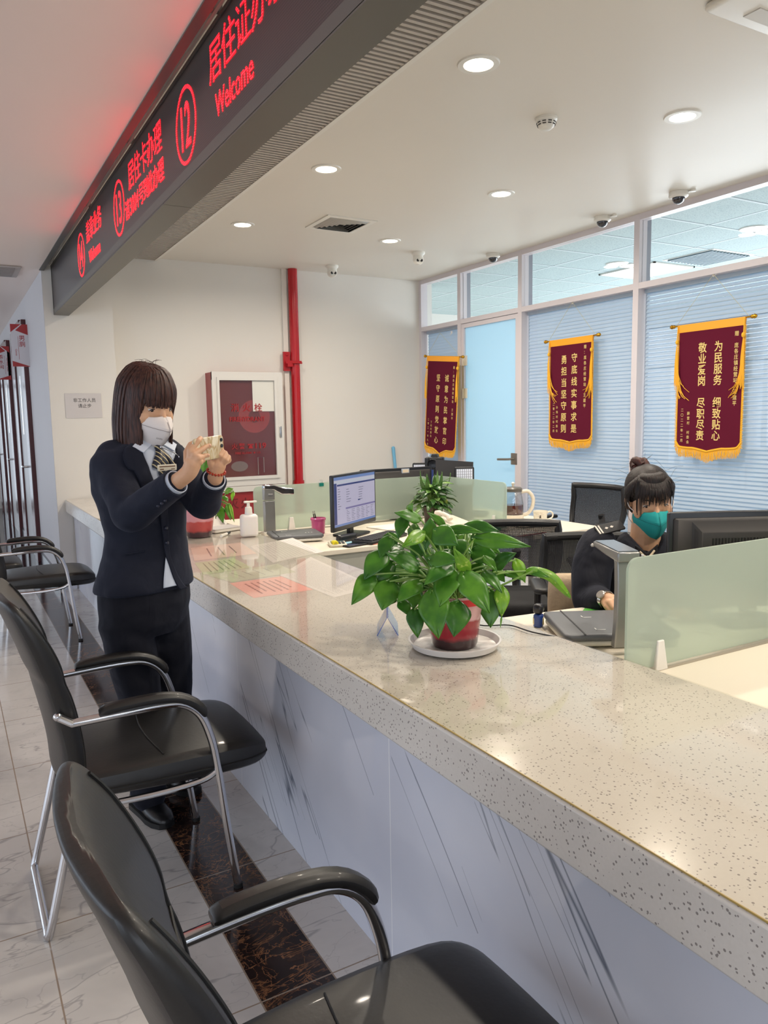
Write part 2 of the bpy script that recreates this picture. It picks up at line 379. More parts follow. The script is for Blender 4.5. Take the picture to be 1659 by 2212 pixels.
struct(rv.build('trim_3', M_alu_d, smooth=0))
M_slat = newmat('blind_slat'); _n = NT(M_slat)
_d = _n.add('ShaderNodeBsdfDiffuse'); _d.inputs[0].default_value = rgb(206, 216, 224); _t = _n.add('ShaderNodeBsdfTranslucent'); _t.inputs[0].default_value = rgb(190, 210, 226)
_m = _n.add('ShaderNodeMixShader'); _m.inputs[0].default_value = .38; _n.t.links.new(_d.outputs[0], _m.inputs[1]); _n.t.links.new(_t.outputs[0], _m.inputs[2]); _n.t.links.new(_m.outputs[0], _n.out.inputs[0])
M_film = newmat('frosted_blue_film'); _n = NT(M_film)
_d = _n.add('ShaderNodeBsdfDiffuse'); _d.inputs[0].default_value = rgb(190, 208, 216); _t = _n.add('ShaderNodeBsdfTranslucent'); _t.inputs[0].default_value = rgb(206, 228, 238)
_m = _n.add('ShaderNodeMixShader'); _m.inputs[0].default_value = .62; _n.t.links.new(_d.outputs[0], _m.inputs[1]); _n.t.links.new(_t.outputs[0], _m.inputs[2]); _n.t.links.new(_m.outputs[0], _n.out.inputs[0])
wn = 4
for i, (ya, yb) in enumerate([(YB - .045, 6.615), (6.561, 5.655), (5.601, 4.289), (4.235, 2.902), (2.848, 1.502), (1.448, .127)]):
    g = MB(); g.bb(XP, XP + .008, yb, ya, 2.45, ZC - .045); struct(g.build('window_%d' % wn, M_glass, smooth=0)); wn += 1
    if i == 1: continue
    g = MB(); g.bb(XP, XP + .006, yb, ya, .1, 2.405); o = struct(g.build('window_%d' % wn, M_glass, smooth=0)); wn += 1
    tilt = radians([74, 0, 72, 64, 64, 64][i]); pitch = .030
    s = MB(); z = .14
    while z < 2.39:
        mt = M4.Translation((XP + .055, (ya + yb) / 2, z)) @ M4.Rotation(-tilt, 4, 'Y')
        s.box((0, 0, 0), (.032, ya - yb - .02, .0012), mt); z += pitch
    s.bb(XP + .035, XP + .075, yb + .005, ya - .005, 2.375, 2.405)
    s.build('blind', M_slat, o, smooth=0)
# door with frosted film
d = MB(); d.bb(XP, XP + .008, 5.70, 6.52, .06, 2.36); dr = struct(d.build('door_1', M_film, smooth=0))
f = MB(); f.bb(XP - .02, XP + .03, 6.52, 6.56, .02, 2.40); f.bb(XP - .02, XP + .03, 5.656, 5.70, .02, 2.40); f.bb(XP - .02, XP + .03, 5.70, 6.52, 2.36, 2.40); f.bb(XP - .02, XP + .03, 5.70, 6.52, .02, .08)
f.build('door_frame', M_alu, dr, smooth=0)
M_steel = mat('steel', rgb(190, 190, 192), .2, 1)
h = MB(); h.rbox((XP - .012, 5.715, 1.055), (.02, .10, .11), .008); h.tube([(XP - .02, 5.72, 1.055), (XP - .065, 5.72, 1.055), (XP - .07, 5.74, 1.053), (XP - .07, 5.90, 1.047)], .011)
h.build('door_handle', mat('brushed_handle', rgb(150, 146, 138), .35, .9), dr)
h = MB()
for z in (2.03, 1.70): h.bb(XP - .03, XP - .018, 6.46, 6.515, z - .05, z + .05); h.tube([(XP - .03, 6.525, z - .05), (XP - .03, 6.525, z + .05)], .009)
h.build('hinge', mat('cream_hinge', rgb(222, 216, 206), .4), dr)
# ================================================================ office behind the partition
b = MB(); b.bb(XP + .1, 9, -4, 9.5, ZC - .02, ZC + .1)
m = newmat('acoustic_ceiling_tiles'); n = NT(m); p = n.pos(); x, y, z = n.sep(p)
gl = n.math('MAXIMUM', n.math('LESS_THAN', n.math('PINGPONG', x, .3), .011), n.math('LESS_THAN', n.math('PINGPONG', y, .3), .011))
base = n.mix(n.math('GREATER_THAN', n.noise(p, 90, 2), .58), rgb(192, 208, 208), rgb(168, 186, 190))
n.set(n.b.inputs['Base Color'], n.mix(gl, base, rgb(226, 234, 236))); n.b.inputs['Roughness'].default_value = .8
e1 = n.math('LESS_THAN', n.math('PINGPONG', n.math('ADD', x, .02), .3), .006); e2 = n.math('LESS_THAN', n.math('PINGPONG', n.math('ADD', y, .02), .3), .006)
c2 = n.mix(n.math('MAXIMUM', e1, e2), n.mix(gl, base, rgb(226, 234, 236)), rgb(110, 128, 134)); n.set(n.b.inputs['Base Color'], c2)
struct(b.build('ceiling_rear_office', m, smooth=0))
glazed_wall('wall_rear_office', 'window_20', 'x', 9.05, -4, 9.6, 3.2, .2, 9.0, .5, 2.7, 5)
b = MB(); b.bb(XP + .1, 9.1, 9.4, 9.55, 0, 3.2); b.bb(XP + .06, XP + .14, YB + .02, 9.5, 0, 3.2); struct(b.build('wall_rear_office_end', M_wall, smooth=0))
b = MB(); b.bb(XP - .03, XP + .1, -4, -1.5, 0, 3.2); struct(b.build('wall_right', M_wall, smooth=0))
# ================================================================ ceiling things
M_white = mat('white_plastic', rgb(228, 224, 214), .35); M_black = mat('black_plastic', rgb(26, 26, 28), .4)
M_glow = mat('downlight_glow', (1, 1, 1, 1), .5, emit=(1.0, .86, .66, 1), es=14)
M_darkbody = mat('dark_grey_metal', rgb(84, 80, 76), .45, .2)
def downlight(x, y, label):
    t = thing('recessed_downlight', label, 'ceiling light', (x, y, ZC), group='round recessed downlights in the office ceiling')
    m = MB(); m.lathe([(.062, .012), (.062, -.002), (.064, -.006), (.088, -.006), (.092, 0), (.092, .002)], 32, caps=False); m.build('trim_ring', M_white, t)
    m = MB(); m.lathe([(.001, -.0035), (.0625, -.0035), (.0625, .004), (.001, .004)], 32); m.build('diffuser', M_glow, t)
    l = bpy.data.lights.new('downlight_beam', 'AREA'); l.shape = 'DISK'; l.size = .12; l.energy = DOWNLIGHT_W; l.color = (1.0, .90, .77); l.spread = radians(165)
    o = bpy.data.objects.new('downlight_beam', l); COL.objects.link(o); o.parent = t; o.location = (0, 0, -.012)
    return t
DL = [(2.10, 2.81, 'warm round downlight nearest the striped ceiling grille, largest of all the downlights'),
      (3.376, 2.80, 'warm round downlight at the right edge, above the seated officer'),
      (2.115, 4.35, 'warm round downlight in the middle of the row beside the grille'),
      (3.395, 4.29, 'warm round downlight between the smoke detector and the dome cameras'),
      (2.11, 5.83, 'warm round downlight farthest back in the row beside the grille'),
      (3.41, 5.81, 'warm round downlight just behind the square air vent, near the turret cameras'),
      (2.10, 1.27, 'warm downlight over the near counter end'), (3.38, .95, 'warm downlight over the near desks'),
      (2.10, -.3, 'warm downlight behind the viewer by the counter'), (3.38, -.3, 'warm downlight behind the viewer by the partition')]
for a in DL: downlight(*a)
# square air vent
t = thing('air_vent', 'square white ceiling diffuser with nested louvre blades among the downlights', 'air vent', (2.78, 5.485, ZC))
m = MB(); 
def sqring(m, s0, s1, z0, z1):
    a = [(s0, s0, z0), (-s0, s0, z0), (-s0, -s0, z0), (s0, -s0, z0)]; b_ = [(s1, s1, z1), (-s1, s1, z1), (-s1, -s1, z1), (s1, -s1, z1)]
    m.addm(a + b_, [(i, (i + 1) % 4, 4 + (i + 1) % 4, 4 + i) for i in range(4)])
sqring(m, .208, .172, -.008, -.010); sqring(m, .208, .208, -.008, 0); sqring(m, .172, .165, -.010, -.002); m.build('frame', M_white, t)
m = MB()
for k in range(5): s0 = .165 - k * .030; sqring(m, s0, s0 - .022, -.002 + 0, -.020 + .002 * k)
m.build('louvre', mat('louvre_grey', rgb(176, 172, 164), .4), t, solid=.0015)
m = MB(); m.box((0, 0, -.0012), (.33, .33, .002)); m.build('backing', mat('vent_dark', rgb(56, 56, 60), .6), t)
# smoke detector
t = thing('smoke_detector', 'white smoke detector with slotted dome on the ceiling between downlights', 'smoke detector', (2.769, 3.136, ZC))
m = MB(); m.lathe([(.001, 0), (.055, 0), (.055, -.012), (.05, -.018), (.046, -.03), (.038, -.045), (.024, -.056), (.001, -.058)], 28); m.build('housing', M_white, t)
m = MB()
for k in range(10):
    for zz, rr in ((-.026, .0475), (-.036, .0435)):
        a = 2 * pi * k / 10; m.box((rr * cos(a), rr * sin(a), zz), (.004, .018, .0045), rz=a)
m.build('slots', mat('slot_dark', rgb(70, 66, 62), .6), t)
def dome(x, y, label, plug=True):
    t = thing('dome_camera', label, 'security camera', (x, y, ZC), group=None)
    m = MB(); m.lathe([(.001, 0), (.062, 0), (.064, -.006), (.064, -.028), (.056, -.036), (.05, -.038), (.001, -.038)], 28)
    if plug: m.box((.03, -.065, -.006), (.012, .05, .010)); m.lathe([(.001, 0), (.016, 0), (.016, -.016), (.001, -.018)], 14, (.03, -.095, 0))
    m.build('housing', M_white, t)
    m = MB(); m.sphere((0, 0, -.036), .043, 24, 14); m.build('dome_cover', mat('smoked_dome', rgb(22, 24, 34), .06, coat=1), t)
dome(4.471, 3.722, 'white dome camera with black bubble, nearest of three along the partition head rail')
dome(4.479, 4.43, 'white dome camera with black bubble, middle of three along the partition head rail')
dome(4.543, 5.86, 'white dome camera with black bubble, farthest of three along the partition head rail', False)
def turret(x, y, aim, label):
    t = thing('turret_camera', label, 'security camera', (x, y, ZC))
    m = MB(); m.lathe([(.001, 0), (.062, 0), (.062, -.014), (.056, -.022), (.046, -.03), (.046, -.052), (.001, -.052)], 26); m.build('base', M_white, t)
    d = V(aim).normalized(); c = V((0, 0, -.065)); m = MB(); m.sphere(c, .05, 22, 14)
    F = frame(c + d * .034, V((0, 0, 1)).cross(d) * 1, V((0, 0, 1)))
    m.lathe([(.001, .012), (.034, .012), (.037, .0), (.037, -.01), (.001, -.01)], 24, mt=F); m.build('eyeball', M_white, t)
    m = MB()
    for s in (-1, 1): m.lathe([(.001, .0155), (.0125, .0155), (.0125, .008), (.001, .008)], 18, (s * .0165, 0, 0), mt=F)
    m.build('lens', M_black, t)
turret(3.873, 6.1, (-.25, -1, -.45), 'white turret camera with two round lenses, nearer the partition corner')
turret(3.43, 6.98, (-.15, -1, -.35), 'white turret camera with two round lenses above the red pipe wall')
# air-conditioning cassette, only its corner is in view
t = thing('air_conditioner', 'white ceiling air conditioner cassette cut off by the upper right frame edge', 'air conditioner', (3.02, 1.64, ZC))
m = MB(); m.rbox((0, 0, -.014), (.95, .80, .026), .03); m.build('panel', M_white, t)
m = MB(); m.rbox((0, 0, -.031), (.60, .46, .010), .02); m.build('intake_grille', mat('grille_grey', rgb(198, 194, 186), .5), t)
for s in (-1, 1): m = MB(); m.box((0, s * .31, -.029), (.62, .07, .004)); m.build('flap', mat('flap_grey', rgb(208, 204, 196), .4), t)
# lobby ceiling vent
t = thing('air_vent', 'flat white lobby ceiling vent at the left edge above the corridor doors', 'air vent', (.38, 7.35, ZL))
m = MB(); m.rbox((0, 0, -.006), (.55, .50, .010), .01); m.build('frame', mat('lobby_vent_frame', rgb(176, 168, 164), .5), t)
m = MB()
for k in range(12): m.box((0, -.19 + k * .034, -.014), (.46, .02, .006))
m.build('louvre', mat('lobby_vent_blade', rgb(150, 142, 138), .5), t)
# striped ceiling grille
GX0, GX1 = 1.02, 1.795
t = thing('ceiling_grille', 'long strip of light and dark aluminium slats in the ceiling behind the display board', 'ceiling grille', (1.4, 3.2, ZC))
m = MB(); m.bb(GX0 - 1.4, GX1 - 1.4, -7.0, YP - 3.2, -.004, 0); m.build('backing', mat('grille_void', rgb(70, 66, 62), .7), t, smooth=0)
m = MB(); y = -1.2
while y < YB - .01:
    m.bb(GX0 - 1.4, GX1 - 1.4, y - 3.2, y - 3.2 + .018, -.020, -.004); y += .0355
m.build('slats', mat('grille_slat', rgb(186, 178, 168), .45), t, smooth=0)
m = MB(); m.bb(GX1 - 1.4, GX1 - 1.4 + .02, -4.4, YB - 3.2, -.024, 0); m.bb(GX1 - 1.4 + .02, GX1 - 1.4 + .05, -4.4, YB - 3.2, -.004, 0); m.build('edge_trim', M_white, t, smooth=0)
# ================================================================ LED display board
SX, SZ0, SZ1 = .89, 2.385, 2.79
t = thing('led_display_board', 'long dark grey counter display board with red dot matrix lettering', 'display board', (SX + .05, 3.0, 2.4))
M_board = mat('display_housing', rgb(96, 92, 86), .42, .1); M_face = newmat('led_matrix_face'); n = NT(M_face); x, y, z = n.sep(n.pos())
dx = n.math('PINGPONG', y, .004); dz = n.math('PINGPONG', z, .004)
dots = n.math('LESS_THAN', n.math('ADD', n.math('POWER', dx, 2), n.math('POWER', dz, 2)), .0025 ** 2)
n.set(n.b.inputs['Base Color'], n.mix(dots, rgb(50, 44, 46), rgb(78, 70, 70))); n.b.inputs['Roughness'].default_value = .35
m = MB(); m.bb(SX + .006, SX + .115, -1.5, YP - .01, SZ0 + .004, SZ1 - .004)
m.bb(SX - .004, SX + .02, -1.5, YP - .01, SZ1 - .012, SZ1); m.bb(SX - .004, SX + .012, -1.5, YP - .012, SZ0 + .002, SZ0 + .045)
m.bb(SX - .004, SX + .012, YP - .025, YP - .01, SZ0, SZ1)
m.build('housing', M_board, t, world=True, smooth=0)
m = MB()
for ya, yb in ((-1.5, 1.2), (1.204, 3.41), (3.414, 6.55), (6.554, YP - .01)): m.bb(SX - .004, SX + .116, ya, yb, SZ0 - .004, SZ0 + .004)
m.build('bottom_panel', mat('display_bottom_panel', rgb(92, 88, 80), .4, .1), t, world=True, smooth=0)
m = MB(); m.bb(SX, SX + .008, -1.5, YP - .025, SZ0 + .045, SZ1 - .012); m.build('matrix_face', M_face, t, world=True, smooth=0)
m = newmat('red_led'); n = NT(m); x, y, z = n.sep(n.pos())
dx = n.math('PINGPONG', y, .0041); dz = n.math('PINGPONG', z, .0041); rr = n.math('ADD', n.math('POWER', dx, 2), n.math('POWER', dz, 2))
dots = n.math('LESS_THAN', rr, .0036 ** 2); core = n.math('LESS_THAN', rr, .0011 ** 2)
n.set(n.b.inputs['Base Color'], (.08, .0, .0, 1)); n.set(n.b.inputs['Emission Color'], n.mix(core, (1, .002, .008, 1), (1, .05, .06, 1)))
n.set(n.b.inputs['Emission Strength'], n.math('ADD', n.math('MULTIPLY', dots, 8.0), .25)); M_led = m
F = F_XNEG(SX - .0012, 0, 0)   # frame coordinates: X = -y, Y = z
def circ(mb, yc, zc, r, w):
    mb.rings([[((r * .98 + e) * cos(2 * pi * k / 48) - yc, (r + e) * sin(2 * pi * k / 48) + zc, 0) for k in range(48)] for e in (-w / 2, w / 2)], F, caps=False)
def led(name, fn): mb = MB(); fn(mb); mb.build(name, M_led, t, world=True, smooth=0)
def counter_no(yc, no):
    def f(mb): circ(mb, yc, 2.583, .134, .013); tfit(mb, no, -yc, 2.583, .125, .165, F, .008)
    led('counter_number', f)
counter_no(5.62, '14'); counter_no(4.335, '13'); counter_no(3.045, '12')
led('lettering', lambda mb: trow(mb, '盖章业务', -5.385, -4.835, 2.668, .142, F, .0))
led('lettering', lambda mb: tfit(mb, 'Welcome', -5.12, 2.512, .40, .075, F, .02))
led('lettering', lambda mb: trow(mb, '居住卡办理', -4.08, -3.405, 2.668, .142, F, .0))
led('lettering', lambda mb: (trow(mb, '请', -4.185, -4.08, 2.528, .105, F, .02), tfit(mb, '3004', -3.975, 2.525, .19, .085, F, .02), trow(mb, '号到此办理', -3.87, -3.395, 2.528, .105, F, .022)))
led('lettering', lambda mb: trow(mb, '居住证办理', -2.735, -2.04, 2.675, .146, F, .0))
led('lettering', lambda mb: tfit(mb, 'Welcome', -2.495, 2.525, .37, .080, F, .008))
# hangers and strip above the board
t = thing('mounting_rail', 'pale metal rail with small brackets just above the display board', 'rail', (.87, 3, ZL))
m = MB(); m.bb(.872, .884, -1.5, YP - .01, 2.795, 2.815); m.build('rail', mat('pale_metal_strip', rgb(196, 190, 180), .4), t, world=True, smooth=0)
for y in (7.05, 5.2, 3.95, 2.6, 1.3): m = MB(); m.bb(.86, .90, y, y + .03, 2.80, 2.83); m.tube([(.88, y + .015, 2.82), (.88, y + .015, 2.95)], .006, 8); m.build('bracket', mat('bracket_grey', rgb(150, 144, 138), .4, .5), t, world=True)
t = thing('ceiling_edge_trim', 'grey metal trim along the lobby ceiling edge beside the display board', 'trim', (.81, 3, ZL))
m = MB(); m.bb(.795, .832, -4, YP - .002, ZL - .006, ZL + .055); m.build('angle', M_darkbody, t, world=True, smooth=0)
# ================================================================ fire hydrant cabinet and red pipe
t = thing('fire_pipe', 'red vertical fire pipe on the back wall beside the hydrant cabinet', 'pipe', (3.14, YB - .06, 0))
M_red = mat('glossy_red_paint', rgb(176, 26, 34), .25); M_cabred = mat('cabinet_red', rgb(150, 44, 48), .35)
m = MB(); m.tube([(0, 0, .02), (0, 0, ZC - .002)], .047, 24); m.tube([(0, 0, .80), (0, 0, .84)], .057, 24); m.build('pipe', M_red, t)
m = MB(); m.bb(-.125, -.055, -.005, .02, 1.95, 2.14); m.bb(-.12, .05, -.052, -.046, 2.02, 2.05); m.bb(-.10, -.045, -.05, .0, 1.99, 2.05); m.tube([(-.055, -.048, 2.03), (-.02, -.062, 2.03), (.02, -.062, 2.03), (.055, -.04, 2.03)], .008, 8); m.sphere((-.09, -.012, 2.11), .012, 10, 8)
m.build('clamp', M_red, t)
t = thing('hydrant_cabinet', 'fire hydrant cabinet with white frame, red sides and glazed door', 'fire hydrant cabinet', (2.58, YB, 0))
YC = 7.15; X0, X1, Z0, Z1 = 2.225, 2.935, .83, 1.925
m = MB(); m.bb(X0, X1, YC + .02, YB, .05, Z1 - .005); m.build('body', M_cabred, t, world=True, smooth=0)
m = MB()
for a in ((X0, X0 + .065, Z0, Z1), (X1 - .085, X1, Z0, Z1), (X0, X1, Z1 - .075, Z1), (X0, X1, Z0, Z0 + .085)): ev = (.0006 if a[3] - a[2] > .5 else 0); m.bb(a[0], a[1], YC - ev, YC + .025 + ev, a[2] + ev, a[3] - ev)
for a in ((X0 + .045, X0 + .068, Z0 + .06, Z1 - .055), (X1 - .088, X1 - .060, Z0 + .06, Z1 - .055), (X0 + .045, X1 - .06, Z1 - .080, Z1 - .052), (X0 + .045, X1 - .06, Z0 + .06, Z0 + .09)): ev = (.0006 if a[3] - a[2] > .5 else 0); m.bb(a[0], a[1], YC - .012 - ev, YC + .01 + ev, a[2], a[3])
m.build('door_frame', mat('cabinet_white_metal', rgb(214, 210, 204), .35), t, world=True, smooth=0)
m = MB(); m.bb(X0, X1, YC, YC + .025, Z0 - .06, Z0 - .004); m.build('lower_frame', mat('cabinet_white_metal', rgb(214, 210, 204), .35), t, world=True, smooth=0, bevel=.003)
m = MB(); m.bb(X0 + .06, X1 - .08, YC + .010, YC + .014, Z0 + .08, Z1 - .07); m.build('door_glass', thin_glass('cabinet_glass', (.86, .80, .80, 1), .25, .12), t, world=True, smooth=0)
m = MB(); m.bb(X0 + .03, X1 - .03, YC + .018, YC + .022, Z0 + .05, Z1 - .04); m.build('inner_panel', paint('cabinet_inside', rgb(132, 56, 56)), t, world=True, smooth=0)
m = MB(); m.lathe([(.16, 0), (.17, .006), (.17, .02), (.145, .03), (.06, .03), (.06, 0)], 40, mt=frame((2.64, YC + .0165, 1.50), (1, 0, 0), (0, 0, 1))@M4.Scale(.25, 4, (0, 0, 1)) @ M4.Translation((0, 0, -.03))); m.build('hose_reel', mat('hose_red', rgb(184, 70, 66), .5), t, world=True)
m = MB(); m.tube([(2.66, YC + .0165, .93), (2.66, YC + .0165, 1.10), (2.72, YC + .0165, 1.10), (2.72, YC + .0165, .95)], .0045, 8); m.build('valve', mat('valve_grey', rgb(160, 158, 152), .5), t, world=True); m = MB(); m.lathe([(.05, -.002), (.05, .002)], 20, mt=frame((2.47, YC + .0165, 1.02), (1, 0, 0), (0, 0, 1)) @ M4.Scale(1.7, 4, (1, 0, 0))); m.build('hose_coil', mat('valve_grey', rgb(160, 158, 152), .5), t, world=True)
m = MB(); m.bb(2.625, 2.845, YC + .006, YC + .009, 1.548, 1.842); m.build('inspection_sheet', mat('paper_white', rgb(214, 212, 204), .7), t, world=True, smooth=0)
F = F_YNEG(0, YC + .002, 0); mb = MB()
trow(mb, '消火栓', 2.385, 2.735, 1.585, .085, F, .02); tfit(mb, 'FIREHYDRANT', 2.565, 1.475, .36, .045, F, .015)
trow(mb, '火警', 2.385, 2.535, 1.215, .062, F, .02); tfit(mb, '119', 2.69, 1.215, .11, .055, F, .015); tfit(mb, 'FIRE ALARM', 2.51, 1.148, .165, .022, F, .01); tfit(mb, '119', 2.665, 1.148, .035, .02, F, .01)
def phone_glyph(mb, cx, cy, s):
    mb.addm([(cx - .5 * s, cy + .15 * s, 0), (cx - .5 * s, cy + .38 * s, 0), (cx + .5 * s, cy + .38 * s, 0), (cx + .5 * s, cy + .15 * s, 0), (cx + .3 * s, cy + .15 * s, 0), (cx + .3 * s, cy + .25 * s, 0), (cx - .3 * s, cy + .25 * s, 0), (cx - .3 * s, cy + .15 * s, 0)], [tuple(range(8))], F)
    mb.addm([(cx - .38 * s, cy - .35 * s, 0), (cx + .38 * s, cy - .35 * s, 0), (cx + .2 * s, cy + .2 * s, 0), (cx - .2 * s, cy + .2 * s, 0)], [(0, 1, 2, 3)], F)
phone_glyph(mb, 2.585, 1.212, .06); phone_glyph(mb, 2.622, 1.148, .022)
mb.build('lettering', mat('deep_red_print', rgb(160, 26, 32), .5), t, world=True, smooth=0)
mb = MB(); trow(mb, '灭火器箱', 2.33, 2.83, .66, .11, F_YNEG(0, YC + .016, 0), .02); mb.build('lettering', mat('dark_red_print', rgb(104, 24, 28), .5), t, world=True, smooth=0)
m = MB(); m.rbox((2.900, YC - .006, 1.345), (.022, .012, .11), .008); m.build('latch', M_steel, t, world=True)
# ================================================================ notices and corridor signs
def flat_sign(name, label, cat, F, w, h, th, m):
    o = thing(name, label, cat, F.translation); b_ = MB(); b_.addm([(x, y, z) for x in (0, w) for y in (-h, 0) for z in (-th, 0)], [(0, 1, 3, 2), (4, 6, 7, 5), (0, 4, 5, 1), (2, 3, 7, 6), (0, 2, 6, 4), (1, 5, 7, 3)], F)
    b_.build('sheet', m, o, world=True, smooth=0); return o
F = F_YNEG(.93, YP - .004, 1.722); o = flat_sign('paper_notice', 'laminated white A4 notice taped to the pier wall left of the standing woman', 'notice', F, .302, .214, .002, mat('laminated_paper', rgb(206, 200, 198), .25))
mb = MB(); F2 = F @ M4.Translation((0, 0, .0008)); trow(mb, '非工作人员', .065, .255, -.060, .038, F2, .01); trow(mb, '请止步', .103, .217, -.108, .038, F2, .01); mb.build('lettering', mat('black_print', rgb(52, 48, 48), .6), o, world=True, smooth=0)
M_signw = mat('sign_white', rgb(206, 202, 206), .35); M_signr = mat('sign_red', rgb(160, 34, 36), .35)
def door_sign(x0, y, ztop, label, ch, en, mirror=False):
    F = F_YNEG(x0, y, ztop); w, h = .158, .42; o = flat_sign('door_sign', label, 'door sign', F, w, h, .012, M_signw)
    Ff = F @ M4.Translation((0, 0, .0008)); g = (lambda q: [(w - u, v) for u, v in q][::-1]) if mirror else (lambda q: q)
    for q in ([(0, 0), (.098, 0), (0, -.082)], [(.108, 0), (w, 0), (w, -.105), (.044, -.062)], [(0, -.364), (0, -.42), (w, -.42), (w, -.416)]): 
        q = g(q); a = MB(); a.addm([(u, v, 0) for u, v in q], [tuple(range(len(q)))], Ff); a.build('red_corner', M_signr, o, world=True, smooth=0)
    l = MB(); tcol(l, ch, w * (.64 if not mirror else .36), -.105, -.105 - .062 * len(ch), .058, Ff, .03)
    FR = Ff @ M4.Translation((w * (.27 if not mirror else .8), -.30 if not mirror else -.23, 0)) @ M4.Rotation(-pi / 2, 4, 'Z')
    tfit(l, en, -.02 if not mirror else 0, 0, .065 if not mirror else .17, .018, FR, .01)
    xx = w * (.40 if not mirror else .62); l.addm([(xx, -.12, 0), (xx + .003, -.12, 0), (xx + .003, -.35, 0), (xx, -.35, 0)], [(0, 1, 2, 3)], Ff)
    l.build('lettering', M_signr, o, world=True, smooth=0)
door_sign(.652, 8.66, 2.463, 'red and white flag sign for the gents toilet, nearer of the two corridor signs', '男厕', 'Gents')
door_sign(.640, 11.0, 2.452, 'red and white flag sign for the hot water room, cut by the left edge', '茶水间', 'Hot Water Room', True)
# ================================================================ rear office ceiling fittings (seen through the transom)
def rear_light(x, y, label):
    t = thing('recessed_downlight', label, 'ceiling light', (x, y, ZC - .02), group='round lamps on the rear office grid ceiling')
    m = MB(); m.lathe([(.001, -.004), (.085, -.004), (.085, .002), (.001, .002)], 28); m.build('diffuser', mat('rear_glow', (1, 1, 1, 1), .5, emit=(1, .97, .9, 1), es=5), t)
    m = MB(); m.lathe([(.086, .002), (.086, -.008), (.105, -.008), (.11, 0)], 28, caps=False); m.build('trim_ring', M_white, t)
for (px, py, lb) in ((1333, 569, 'round lamp of the rear office pair above the middle pennant, left one'), (1361, 573, 'round lamp of the rear office pair above the middle pennant, right one'), (1628, 493, 'round lamp of the rear office pair at the right edge, left one'), (1662, 498, 'round lamp of the rear office pair at the right edge, right one')):
    p = onz(px, py, ZC - .02); rear_light(p.x, p.y, lb)
c = onz(1395, 584, ZC - .02)
t = thing('light_panel', 'bright square light panel in the rear office grid ceiling', 'ceiling light', (c.x, c.y, ZC - .02))
m = MB(); m.box((0, 0, -.006), (.55, .7, .008)); m.build('diffuser', mat('panel_glow', (1, 1, 1, 1), .5, emit=(1, 1, 1, 1), es=3.5), t, smooth=0)
m = MB(); m.box((.285, 0, -.006), (.02, .74, .014)); m.box((-.285, 0, -.006), (.02, .74, .014)); m.box((0, .36, -.006), (.59, .02, .014)); m.box((0, -.36, -.006), (.59, .02, .014)); m.build('frame', M_white, t, smooth=0)
c = onz(1530, 556, ZC - .02)
t = thing('air_vent', 'slatted grey air vent in the rear office ceiling beside the light panel', 'air vent', (c.x, c.y, ZC - .02))
m = MB()
for k in range(12): m.box((-.26 + k * .047, 0, -.010), (.022, .5, .012))
m.build('louvre', mat('rear_vent_blade', rgb(120, 140, 150), .5), t, smooth=0)
m = MB(); m.box((0, 0, -.002), (.6, .58, .003)); m.build('backing', M_white, t, smooth=0)
# ================================================================ service counter
CXF, CXP, CXB = .876, .938, 1.56; ZT = .80
t = thing('service_counter', 'long speckled quartz service counter with veined grey marble front', 'counter', (1.2, 3, 0))
m = MB(); m.bb(CXF, CXB, -1.0, YP - .012, ZT - .11, ZT); m.build('worktop', M_quartz, t, world=True, smooth=30, bevel=.006)
m = MB(); m.bb(CXP, CXP + .04, -1.0, YP - .012, 0.0, ZT - .11); m.build('front_panel', M_panel, t, world=True, smooth=0)
m = MB(); m.bb(CXP + .04, CXB - .1, -1.0, YP - .02, 0.02, ZT - .11); m.build('carcass', mat('carcass_grey', rgb(150, 148, 144), .6), t, world=True, smooth=0)
t = thing('table_mat', 'clear plastic sheet covering the counter top, amber at its cut edge', 'table mat', (1.2, 3, ZT))
m = MB(); m.bb(CXF + .006, CXB - .006, -.9, 5.6, ZT + .0012, ZT + .0032); m.build('sheet', thin_glass('clear_vinyl', (.985, .98, .965, 1), .08, .05), t, world=True, smooth=0)
m = MB(); m.bb(CXF + .004, CXF + .0062, -.9, 5.6, ZT + .0004, ZT + .0034); m.build('cut_edge', mat('amber_edge', rgb(176, 150, 88), .3), t, world=True, smooth=0)
